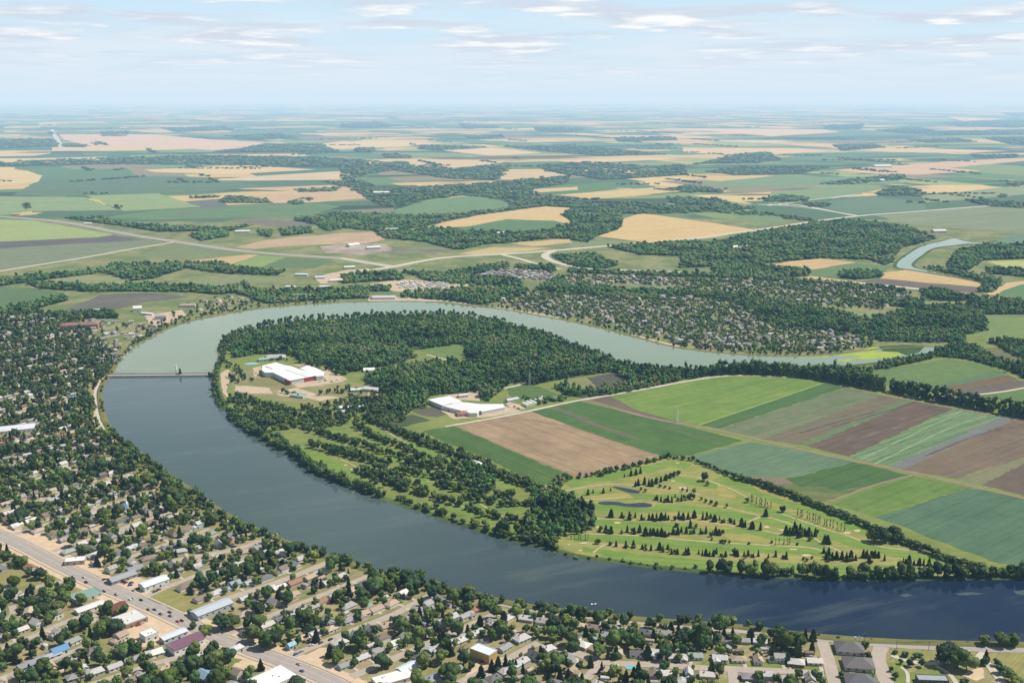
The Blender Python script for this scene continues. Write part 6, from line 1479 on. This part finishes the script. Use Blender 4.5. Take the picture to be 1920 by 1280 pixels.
# houses
hs_near, hs_far = split(HOUSES, lambda h: size_px(h[0], h[1], 12 if h[3] != 6 else 7))
hs_near.sort(key=lambda h: P(h[0], h[1])[2])
for i, h in enumerate(hs_near): add_house(*h, full=i < 130)
def proto_pack(kind):
    """flattened house of a kind for the distant streets: positions, triangles and which part each vertex belongs to"""
    V = []; F = []; K = []
    for nm, (v, f) in house_parts(kind):
        if nm not in ('wall', 'roof'): continue
        n = len(V); V += v; K += [1 if nm == 'roof' else 0] * len(v)
        for q in f:
            for j in range(1, len(q) - 1): F.append((n + q[0], n + q[j], n + q[j + 1]))
    return np.array(V, float), np.array(F), np.array(K)
PP = {k_: proto_pack(k_) for k_ in range(7)}
def house_stuff(items, name, label):
    VV = []; FF = []; TT = []; n = 0
    for x, y, rz, kind, ri, wi in items:
        V, F, K = PP[kind]; c, s = math.cos(rz), math.sin(rz); sc_ = random.uniform(.9, 1.1)
        v = np.stack([(V[:, 0] * c - V[:, 1] * s) * sc_ + x, (V[:, 0] * s + V[:, 1] * c) * sc_ + y, V[:, 2] * sc_ + .05], 1)
        rc = np.array(ROOFS[ri][1]) * random.uniform(.85, 1.15); wc = np.array(WALLS[wi][1])
        VV.append(v); FF.append(F + n); TT.append(np.where(K[:, None] == 1, rc, wc)); n += len(v)
    return stuff_mesh(name, [(np.concatenate(VV), np.concatenate(FF), np.concatenate(TT))], M_TINT, label, 'houses')
house_stuff(hs_far, 'town_houses', 'many more small roofs half hidden under the town trees')
fh = []
for x, y, rz, reg in FAR_H:
    if reg == 'trailer': fh.append((x, y, rz, 6, 6, 0))
    else: fh.append((x, y, rz, int(rng.choice([0, 1, 2, 3])), int(rng.choice([0, 1, 2, 3, 4], p=[.18, .32, .12, .22, .16])), int(rng.choice([0, 1, 2, 4], p=[.25, .25, .25, .25]))))
house_stuff(fh, 'suburb_houses', 'pale roofs of the suburbs beyond the lake')

# trees
def tree_mesh(T, name):
    V, F, t = T; return big_mesh(name, V, F, t, M_LEAF)
CROWN = [tree_mesh(T, 'leafy_crown') for T in T_NEAR]
POPC = [tree_mesh(T, 'poplar_crown') for T in T_POP]
THINC = [tree_mesh(T, 'slim_crown') for T in T_THIN]
SPRC = [tree_mesh(T, 'spruce_crown') for T in T_SPR]
WINDC = [tree_mesh(crown(rr, 7, I0, 90, wid=.42, bot=.04, lsize=.045, spread=.8), 'windbreak_crown') for _ in range(4)]
def trunk_mesh(limbs, h=.55, r0=.03):
    V = []; F = []
    def limb(a, b, ra, rb, n=6):
        a, b = Vector(a), Vector(b); d = (b - a).normalized(); u = d.orthogonal().normalized(); w_ = d.cross(u); k = len(V)
        for c, r in ((a, ra), (b, rb)):
            for i in range(n):
                t = i / n * 6.2832; V.append(tuple(c + u * math.cos(t) * r + w_ * math.sin(t) * r))
        for i in range(n): F.append((k + i, k + (i + 1) % n, k + n + (i + 1) % n, k + n + i))
    limb((0, 0, -.03), (.01, 0, h * .6), r0, r0 * .7)
    for i in range(limbs):
        t = i / max(1, limbs) * 6.28 + .4
        limb((.01, 0, h * (.5 + .05 * (i % 2))), (math.cos(t) * .22, math.sin(t) * .22, h * 1.2), r0 * .55, r0 * .2, 5)
    me = bpy.data.meshes.new('trunk'); me.from_pydata(V, [], F); me.update(); me.materials.append(M_BARK); return me
TRUNK = trunk_mesh(4); TRUNKS = trunk_mesh(0, .5, .018)
def add_tree(kind, x, y, h, w_, crown_me, trunk_me, tint, cat, group):
    o = empty(kind, x, y, 0, random.uniform(0, 6.28)); o.scale = (w_, w_, h); o['category'] = cat; o['group'] = group
    c = put(bpy.data.objects.new('crown', crown_me), o); c.color = (*tint, 1)
    put(bpy.data.objects.new('trunk', trunk_me), o)
    return o
lf_near, lf_far = split(LEAFY, lambda q: size_px(q[0], q[1], (q[2] + q[3]) / 2))
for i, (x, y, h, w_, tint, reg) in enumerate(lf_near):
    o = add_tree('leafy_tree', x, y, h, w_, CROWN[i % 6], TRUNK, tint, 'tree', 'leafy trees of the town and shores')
    lum = tint[1]
    adj = ('huge ' if w_ > 14.5 else 'broad ' if w_ > 11.5 else 'round ' if w_ > 8.5 else 'slender ' if h > w_ * 1.25 else 'small ') + ('dark green' if lum < .058 else 'bright green' if lum > .085 else 'mid-green')
    THINGS.append((o, adj, 'leafy tree', x, y))
sp_near, sp_far = split(SPRUCE, lambda q: size_px(q[0], q[1], q[2] * (1.6 if q[4] else 1)))
ORD = 'first second third fourth fifth sixth seventh eighth ninth tenth eleventh twelfth thirteenth fourteenth fifteenth sixteenth seventeenth eighteenth nineteenth'.split()
TENS = {2: 'twent', 3: 'thirt', 4: 'fort', 5: 'fift', 6: 'sixt', 7: 'sevent', 8: 'eight', 9: 'ninet'}
def ordinal(n):
    if n < 20: return ORD[n - 1]
    if n >= 100: return 'hundred-and-' + ordinal(n - 100) if n > 100 else 'hundredth'
    t, u = divmod(n, 10)
    return TENS[t] + 'ieth' if u == 0 else TENS[t] + 'y-' + ORD[u - 1]
for i, (x, y, h, w_, lab) in enumerate(sp_near):
    tint = np.array((.050, .072, .027)) * random.uniform(.7, 1.35)
    o = add_tree('spruce_tree', x, y, h, h * random.uniform(1.0, 1.65), SPRC[i % 4], TRUNKS, tint, 'spruce', 'spruces of the golf course and gardens')
    adj = ('tall ' if h > 11.5 else 'middling ' if h > 8 else 'small ') + 'dark'
    if lab:
        n, m_ = lab[2] + 1, lab[3]
        o['label'] = ('dark spruce ' + lab[1]) if m_ == 1 else '%s dark spruce from left %s' % (ordinal(n), lab[1])
    else: THINGS.append((o, adj, 'spruce', x, y))
for i, (x, y, h, w_, ts, lab) in enumerate(POPLAR):
    tint = greens(1, bias=(-.5 if ts == 0 else 1.5 if ts == 1 else -1))[0] * (.95 if ts != 1 else 1.1)
    o = add_tree('poplar_tree', x, y, h, w_, (POPC if ts == 0 else THINC if ts == 1 else WINDC)[i % (3 if ts == 1 else 4)], TRUNKS, tint, 'poplar', 'poplars of the shelterbelts and golf course')
    o['label'] = '%s poplar from left %s' % (ordinal(lab[2] + 1), lab[1])
# everything smaller
def tree_stuff(items, name, label):
    if not items: return
    a = np.array([(q[0], q[1], q[2], q[3]) for q in items]); c = np.array([q[4] for q in items])
    t = a[:, 1]
    packs = []
    for lo, hi, T in ((0, 1500, T_MED), (1500, 9e9, T_MID)):
        k_ = (t >= lo) & (t < hi)
        if k_.any(): packs.append(stamp(T, a[k_, 0], a[k_, 1], a[k_, 2], a[k_, 3], c[k_]))
    stuff_mesh(name, packs, M_LEAF, label, 'trees')
T_MED = [crown(rr, 10, I0, 150, wid=w_, bot=.13, lsize=.042, spread=.68) for w_ in (.5, .45, .55, .48, .52)]
for regs, name, label in ((('town', 'lakeside'), 'town_trees', 'dense leafy trees shading the older quarter of town'), (('shore',), 'shore_trees', 'continuous fringe of trees along the lake shores'), (('golf', 'course', 'park'), 'park_trees', 'leafy trees of the park and older golf fairways'), (('hedge',), 'hedge_trees', 'dense dark tree belts dividing golf course and fields'), (('wood', 'hood'), 'suburb_trees', 'leafy trees among the suburbs beyond the lake')):
    tree_stuff([q for q in lf_far if q[5] in regs], name, label)
a = np.array([(q[0], q[1], q[2]) for q in sp_far])
if len(a): stuff_mesh('garden_conifers', [stamp(T_SPRF, a[:, 0], a[:, 1], a[:, 2], a[:, 2], np.array((.024, .042, .022)) * rng.uniform(.7, 1.3, (len(a), 1)))], M_LEAF, 'dark conifers scattered among the far town gardens', 'trees')
stuff_mesh('woodland', FAR_PACKS, M_LEAF, 'dark woods and tree belts over the peninsula and plain', 'woodland')
BTREE = empty('spruce_tree', tx, ty, 2.5); BTREE.scale = (15, 15, 12); tag(BTREE, 'lone dark spruce standing on the causeway bridge', 'spruce', 'spruces of the golf course and gardens')
put(bpy.data.objects.new('crown', SPRC[3]), BTREE).color = (.05, .07, .028, 1); put(bpy.data.objects.new('trunk', TRUNKS), BTREE)

# ------------------------------------------------------------------ CARS
def car_meshes():
    prof = [(-2.2, .35), (-2.25, .75), (-2.1, .92), (-1.0, .98), (1.0, .95), (2.1, .8), (2.25, .6), (2.2, .35)]
    V = [(x, s * .88, z_) for s in (-1, 1) for x, z_ in prof]; n = len(prof)
    F = [tuple(range(n)), tuple(range(2 * n - 1, n - 1, -1))] + [(i, n + i, n + (i + 1) % n, (i + 1) % n) for i in range(n)]
    b = bpy.data.meshes.new('car_body'); b.from_pydata(V, [], F); b.update(); b.materials.append(M_PAINT)
    V = [(x, s * w_, z_) for x, w_, z_ in ((-1.9, .82, .92), (1.05, .82, .94), (.35, .66, 1.42), (-1.35, .66, 1.42)) for s in (-1, 1)]
    g = bpy.data.meshes.new('car_windows'); g.from_pydata(V, [], [(0, 2, 3, 1), (0, 6, 4, 2), (1, 3, 5, 7), (2, 4, 5, 3), (0, 1, 7, 6)]); g.update(); g.materials.append(M_GLASS)
    V = [(x, s * .64, 1.425 + (.04 if k_ else 0)) for k_ in (0, 1) for x in (-1.35, .35) for s in (-1, 1)]
    rf = bpy.data.meshes.new('car_roof'); rf.from_pydata(V, [], [(4, 5, 7, 6), (0, 4, 6, 2), (1, 3, 7, 5), (0, 1, 5, 4), (2, 6, 7, 3)]); rf.update(); rf.materials.append(M_PAINT)
    n = 10; V = [(math.cos(i / n * 6.283) * .34, y_, math.sin(i / n * 6.283) * .34) for y_ in (-.11, .11) for i in range(n)]
    w_ = bpy.data.meshes.new('car_wheel'); w_.from_pydata(V, [], [tuple(range(n))[::-1], tuple(range(n, 2 * n))] + [(i, (i + 1) % n, n + (i + 1) % n, n + i) for i in range(n)]); w_.update(); w_.materials.append(M_TYRE)
    return b, g, rf, w_
CB, CG, CR, CW = car_meshes()
PAINT = {'black': (.02, .02, .022), 'white': (.75, .75, .74), 'silver': (.42, .43, .44), 'red': (.42, .03, .03), 'blue': (.05, .1, .3), 'dark grey': (.07, .07, .075), 'maroon': (.15, .03, .04)}
def car(px, py, rz, col, noun='car'):
    x, y = G(px, py); o = empty('car', x, y, .43, R(rz)); tag(o, None, 'car', 'cars on the roads and lots'); o.scale = (1.08, 1.08, 1.08)
    put(bpy.data.objects.new('body', CB), o).color = (*PAINT[col], 1)
    put(bpy.data.objects.new('window', CG), o); put(bpy.data.objects.new('roof', CR), o).color = (*PAINT[col], 1)
    for wx in (-1.35, 1.35):
        for wy in (-.86, .86):
            w_ = put(bpy.data.objects.new('wheel', CW), o); w_.location = (wx, wy, .34)
    THINGS.append((o, col, noun, x, y))
for a, b, c in ((822, 92, 'black'), (943, 97, 'silver'), (970, 152, 'black'), (1168, 255, 'black'), (1307, 290, 'dark grey'), (1462, 346, 'white'), (1490, 337, 'silver'), (1587, 353, 'black'), (1670, 458, 'dark grey'), (1740, 460, 'blue'), (1807, 510, 'black'), (1910, 490, 'dark grey'), (1915, 532, 'black'), (2000, 592, 'red'), (2045, 585, 'black'), (2360, 736, 'dark grey'), (3395, 1150, 'blue')):
    car(a / 6, 1067 + b / 6, -35 + (180 if random.random() < .5 else 0), c, 'car on the main road')
for a, b, c, rz in ((1175, 120, 'maroon', 40), (1390, 145, 'black', 60), (1415, 157, 'maroon', 60), (1478, 157, 'dark grey', 20), (1465, 184, 'blue', 20), (1555, 222, 'black', 45), (1590, 213, 'dark grey', 45), (1745, 256, 'dark grey', 47), (1785, 236, 'maroon', 47), (1505, 245, 'silver', -35), (1720, 905, 'dark grey', 47), (1765, 60, 'black', 10), (1560, 632, 'red', 40), (1600, 610, 'white', 40), (3330, 960, 'blue', 47), (3395, 930, 'silver', 47), (3610, 832, 'dark grey', 47), (3720, 795, 'black', 47), (3410, 1250, 'blue', 10), (3135, 1138, 'maroon', 50), (3190, 1165, 'blue', 50), (3500, 860, 'white', 20)):
    car(a / 6, 1067 + b / 6, rz, c, 'parked car')
for a, b, c, rz in ((1345, 1240, 'white', 85), (1341, 1243, 'silver', 85), (1354, 1243, 'red', 85), (1362, 1243, 'silver', 80), (1386, 1271, 'black', 85), (903, 1241, 'red', 20), (1126, 1266, 'maroon', 60), (1487, 1251, 'dark grey', 85), (1128, 1217, 'silver', 45), (1208, 1233, 'white', 60), (682, 1176, 'maroon', 45), (1206, 1225, 'white', 70), (1765, 1241, 'white', 0), (1048, 1209, 'white', 40), (560, 1246, 'silver', -35), (1605, 1197, 'white', -5), (1612, 1197, 'silver', -5)):
    car(a, b, rz, c, 'parked car')
for a, b, c, rz in ((520, 735, 'white', 10), (530, 731, 'red', 10), (537, 733, 'dark grey', 10), (545, 736, 'silver', 10), (600, 716, 'white', 20), (610, 714, 'black', 20), (622, 716, 'blue', 20), (632, 713, 'white', 20), (480, 700, 'silver', 60), (484, 704, 'black', 60), (835, 768, 'white', 20), (842, 771, 'dark grey', 20), (965, 763, 'black', 10), (972, 766, 'red', 10), (424, 706, 'white', 70), (427, 722, 'black', 70)):
    car(a, b, rz, c, 'parked car')

# ------------------------------------------------------------------ LABELS: by look, then by the nearest landmark and the side of it
def relation(x, y, ax, ay):
    p = P(x, y); q = P(ax, ay)
    dx = p[0] - q[0]; dy = (p[1] - q[1]) * 1.9
    if abs(dx) > abs(dy): return 'left of' if dx < 0 else 'right of'
    return 'behind' if dy < 0 else 'in front of'
ANCHORS += [('vacant grass lot', *G(320, 1122)), ('big park tree', *G(1790, 1255)), ('lakeside road junction', *G(1650, 1209)), ('uppermost golf pond', *G(1185, 917)), ('turquoise oval swimming pool', *G(1183, 1251)), ('round bright blue garden pool', *G(1342, 1227)), ('white motor boat', *G(1113, 1134)),
            ('three-way street bend', *G(1122, 1241)), ('street end by the yellow hall', *G(945, 1142)), ('shore end of the middle street', *G(818, 1110)), ('four tall spruces in a row', *G(925, 1258)), ('bottom right street corner', *G(1548, 1262)), ('shore bend above the main road', *G(560, 1030)), ('big dark roadside trees', *G(495, 1212)),
            ('town shore below the bridge', *G(240, 838)), ('big tree clump by the teal shop', *G(118, 1138)), ('short bottom side street', *G(1375, 1275)), ('long bottom right street', *G(1420, 1256)), ('grass verge with dry lawn', *G(1040, 1164)), ('turquoise garden pool', *G(690, 1134)), ('warehouse street corner', *G(420, 1124)), ('kiosk by the dark roadside trees', *G(443, 1221)), ('lower left street end', *G(100, 1176)), ('bottom left town corner', *G(20, 1270))]
aa = np.array([(q[1], q[2]) for q in ANCHORS])
buckets = {}
for o, adj, noun, x, y in THINGS:
    i = int(np.argmin(np.hypot(aa[:, 0] - x, aa[:, 1] - y)))
    rel = relation(x, y, aa[i, 0], aa[i, 1])
    buckets.setdefault((adj, noun, rel, ANCHORS[i][0]), []).append((math.hypot(aa[i, 0] - x, aa[i, 1] - y), o))
for (adj, noun, rel, an), L in buckets.items():
    L.sort(key=lambda q: q[0])
    for n, (_, o) in enumerate(L):
        lead = '' if len(L) == 1 else ('nearest ' if n == 0 else ordinal(n + 1) + '-nearest ')
        o['label'] = f'{lead}{adj} {noun} {rel} the {an}'
_seen = {}
for o in COL.objects:
    if o.parent is None and 'label' in o and len(o['label'].split()) > 16: print('LONG', o['label'])
    if o.parent is None and o.get('category') and 'kind' not in o:
        if o.get('label') in _seen: print('DUP', o.name, o.get('label'))
        _seen[o.get('label')] = 1

# ------------------------------------------------------------------ AIR, SKY, SUN, CAMERA
def haze_box(y0, y1, sig_km, label):
    s, top, bot = 260000.0, 700.0, -60.0
    V = [(x, y, z) for z in (bot, top) for x, y in ((-s, y0), (s, y0), (s, y1), (-s, y1))]
    F = [(3, 2, 1, 0), (4, 5, 6, 7), (0, 1, 5, 4), (1, 2, 6, 5), (2, 3, 7, 6), (3, 0, 4, 7)]
    m = bpy.data.materials.new('summer_haze'); m.use_nodes = True
    t = m.node_tree; t.nodes.clear()
    out = t.nodes.new('ShaderNodeOutputMaterial')
    sig = Vector(sig_km) / 1000.0
    L = HAZE_COL
    mx = max(sig)
    ab = t.nodes.new('ShaderNodeVolumeAbsorption'); ab.inputs['Density'].default_value = mx * 1.0001
    ab.inputs['Color'].default_value = (1 - sig[0] / mx, 1 - sig[1] / mx, 1 - sig[2] / mx, 1)
    em = t.nodes.new('ShaderNodeEmission')  # emission stands in for daylight scattered by the haze
    e = [sig[i] * L[i] for i in range(3)]; k = max(e)
    em.inputs['Color'].default_value = (e[0] / k, e[1] / k, e[2] / k, 1); em.inputs['Strength'].default_value = k
    ad = t.nodes.new('ShaderNodeAddShader')
    t.links.new(ab.outputs[0], ad.inputs[0]); t.links.new(em.outputs[0], ad.inputs[1])
    t.links.new(ad.outputs[0], out.inputs['Volume'])
    o = meshobj('haze', V, F, m)
    return tag(o, label, 'haze', kind='stuff')
HAZE_COL = (.67, .82, .95)
haze_box(-60000, 3800, (.0135, .022, .029), 'thin summer haze over the lake and town')
haze_box(3801, 260000, (.030, .043, .053), 'pale blue haze thickening over the distant prairie')

SUN_AZ, SUN_EL = 12.0, 54.0
w = bpy.data.worlds.new('World'); sc.world = w; w.use_nodes = True
t = w.node_tree; t.nodes.clear()
W = NT.__new__(NT); W.t = t; W.m = None; W.out = t.nodes.new('ShaderNodeOutputWorld')
sky = W.n('ShaderNodeTexSky', sky_type='NISHITA'); sky.sun_disc = False
sky.sun_elevation = R(SUN_EL); sky.sun_rotation = R(90 - SUN_AZ); sky.altitude = 500; sky.air_density = 1.0; sky.dust_density = .6; sky.ozone_density = 1.2
SKY_K = .06
tc = W.n('ShaderNodeTexCoord')
nv = W.n('ShaderNodeVectorMath', operation='NORMALIZE'); W.l(tc.outputs['Generated'], nv.inputs[0])
sx = W.n('ShaderNodeSeparateXYZ'); W.l(nv.outputs[0], sx.inputs[0])
z = W.math('MAXIMUM', sx.outputs[2], .004)
cv = W.n('ShaderNodeCombineXYZ')
W.l(W.math('DIVIDE', sx.outputs[0], W.math('ADD', z, .05)), cv.inputs[0]); W.l(W.math('DIVIDE', sx.outputs[1], W.math('ADD', z, .05)), cv.inputs[1])
def shifted(dx, dy, dz):
    o = W.n('ShaderNodeVectorMath', operation='ADD'); W.l(cv.outputs[0], o.inputs[0]); o.inputs[1].default_value = (dx, dy, dz)
    return o.outputs[0]
n1 = W.noise(shifted(3.1, 7.7, 0), .8, 5, .5)
n1b = W.noise(shifted(3.1, 7.45, 0), .8, 5, .5)
n2 = W.noise(shifted(11, 4, 3), 1.7, 5, .52)
cover = W.ramp(n1, .45, .60)
white = W.math('MULTIPLY', W.ramp(n2, .45, .60), W.ramp(n1b, .44, .60))
low = W.ramp(sx.outputs[2], .010, .055)            # 0 at the horizon
base = W.mix(W.ramp(sx.outputs[2], .0, .09), sr(220, 236, 247, 1), sr(204, 233, 250, 1))
zen = W.ramp(sx.outputs[2], .10, .45)
skyk = W.mix(1.0, sky.outputs[0], (SKY_K, SKY_K, SKY_K), 'MULTIPLY')
base = W.mix(zen, base, skyk)
cl = W.mix(white, sr(212, 220, 234, 1), sr(255, 255, 255, 1))
amount = W.math('MULTIPLY', W.math('MAXIMUM', W.math('MULTIPLY', cover, .85), white), W.math('ADD', W.math('MULTIPLY', low, .85), .12))
amount = W.math('MULTIPLY', amount, W.math('SUBTRACT', 1.0, W.math('MULTIPLY', zen, .75)))
veil = W.math('MULTIPLY', W.ramp(W.noise(shifted(1, 9, 6), .5, 3, .5), .35, .6), W.math('SUBTRACT', 1.0, W.ramp(sx.outputs[2], .045, .09)))
base = W.mix(W.math('MULTIPLY', veil, .75), base, sr(226, 238, 248, 1))
fin = W.mix(amount, base, cl)
bg = W.n('ShaderNodeBackground'); bg.inputs['Strength'].default_value = 0.1
fin = W.mix(1.0, fin, (10, 10, 10), 'MULTIPLY')
W.l(fin, bg.inputs['Color']); W.l(bg.outputs[0], W.out.inputs[0])

sd = bpy.data.lights.new('sun', 'SUN'); sd.energy = 4.9; sd.angle = R(.5); sd.color = (1.0, .945, .85)
so = put(bpy.data.objects.new('sun', sd))
dirv = Vector((math.cos(R(SUN_EL)) * math.cos(R(SUN_AZ)), math.cos(R(SUN_EL)) * math.sin(R(SUN_AZ)), math.sin(R(SUN_EL))))
so.rotation_euler = dirv.to_track_quat('Z', 'Y').to_euler(); so.location = (600, 1200, 900)

cd = bpy.data.cameras.new('camera'); cd.sensor_width = 36; cd.lens = FPX / 1920 * 36; cd.clip_start = 1; cd.clip_end = 600000
co = put(bpy.data.objects.new('camera', cd)); co.location = (0, 0, CAM_H); co.rotation_euler = (math.pi / 2 - PIT, 0, 0)
sc.camera = co
sc.view_settings.view_transform = 'Standard'; sc.view_settings.look = 'None'; sc.view_settings.exposure = 0; sc.view_settings.gamma = 1
sc.render.engine = 'CYCLES'
sc.cycles.use_denoising = True
sc.cycles.max_bounces = 5; sc.cycles.diffuse_bounces = 2; sc.cycles.glossy_bounces = 2; sc.cycles.transparent_max_bounces = 8
sc.cycles.use_adaptive_sampling = True; sc.cycles.adaptive_threshold = .01
sc.cycles.sample_clamp_indirect = 4
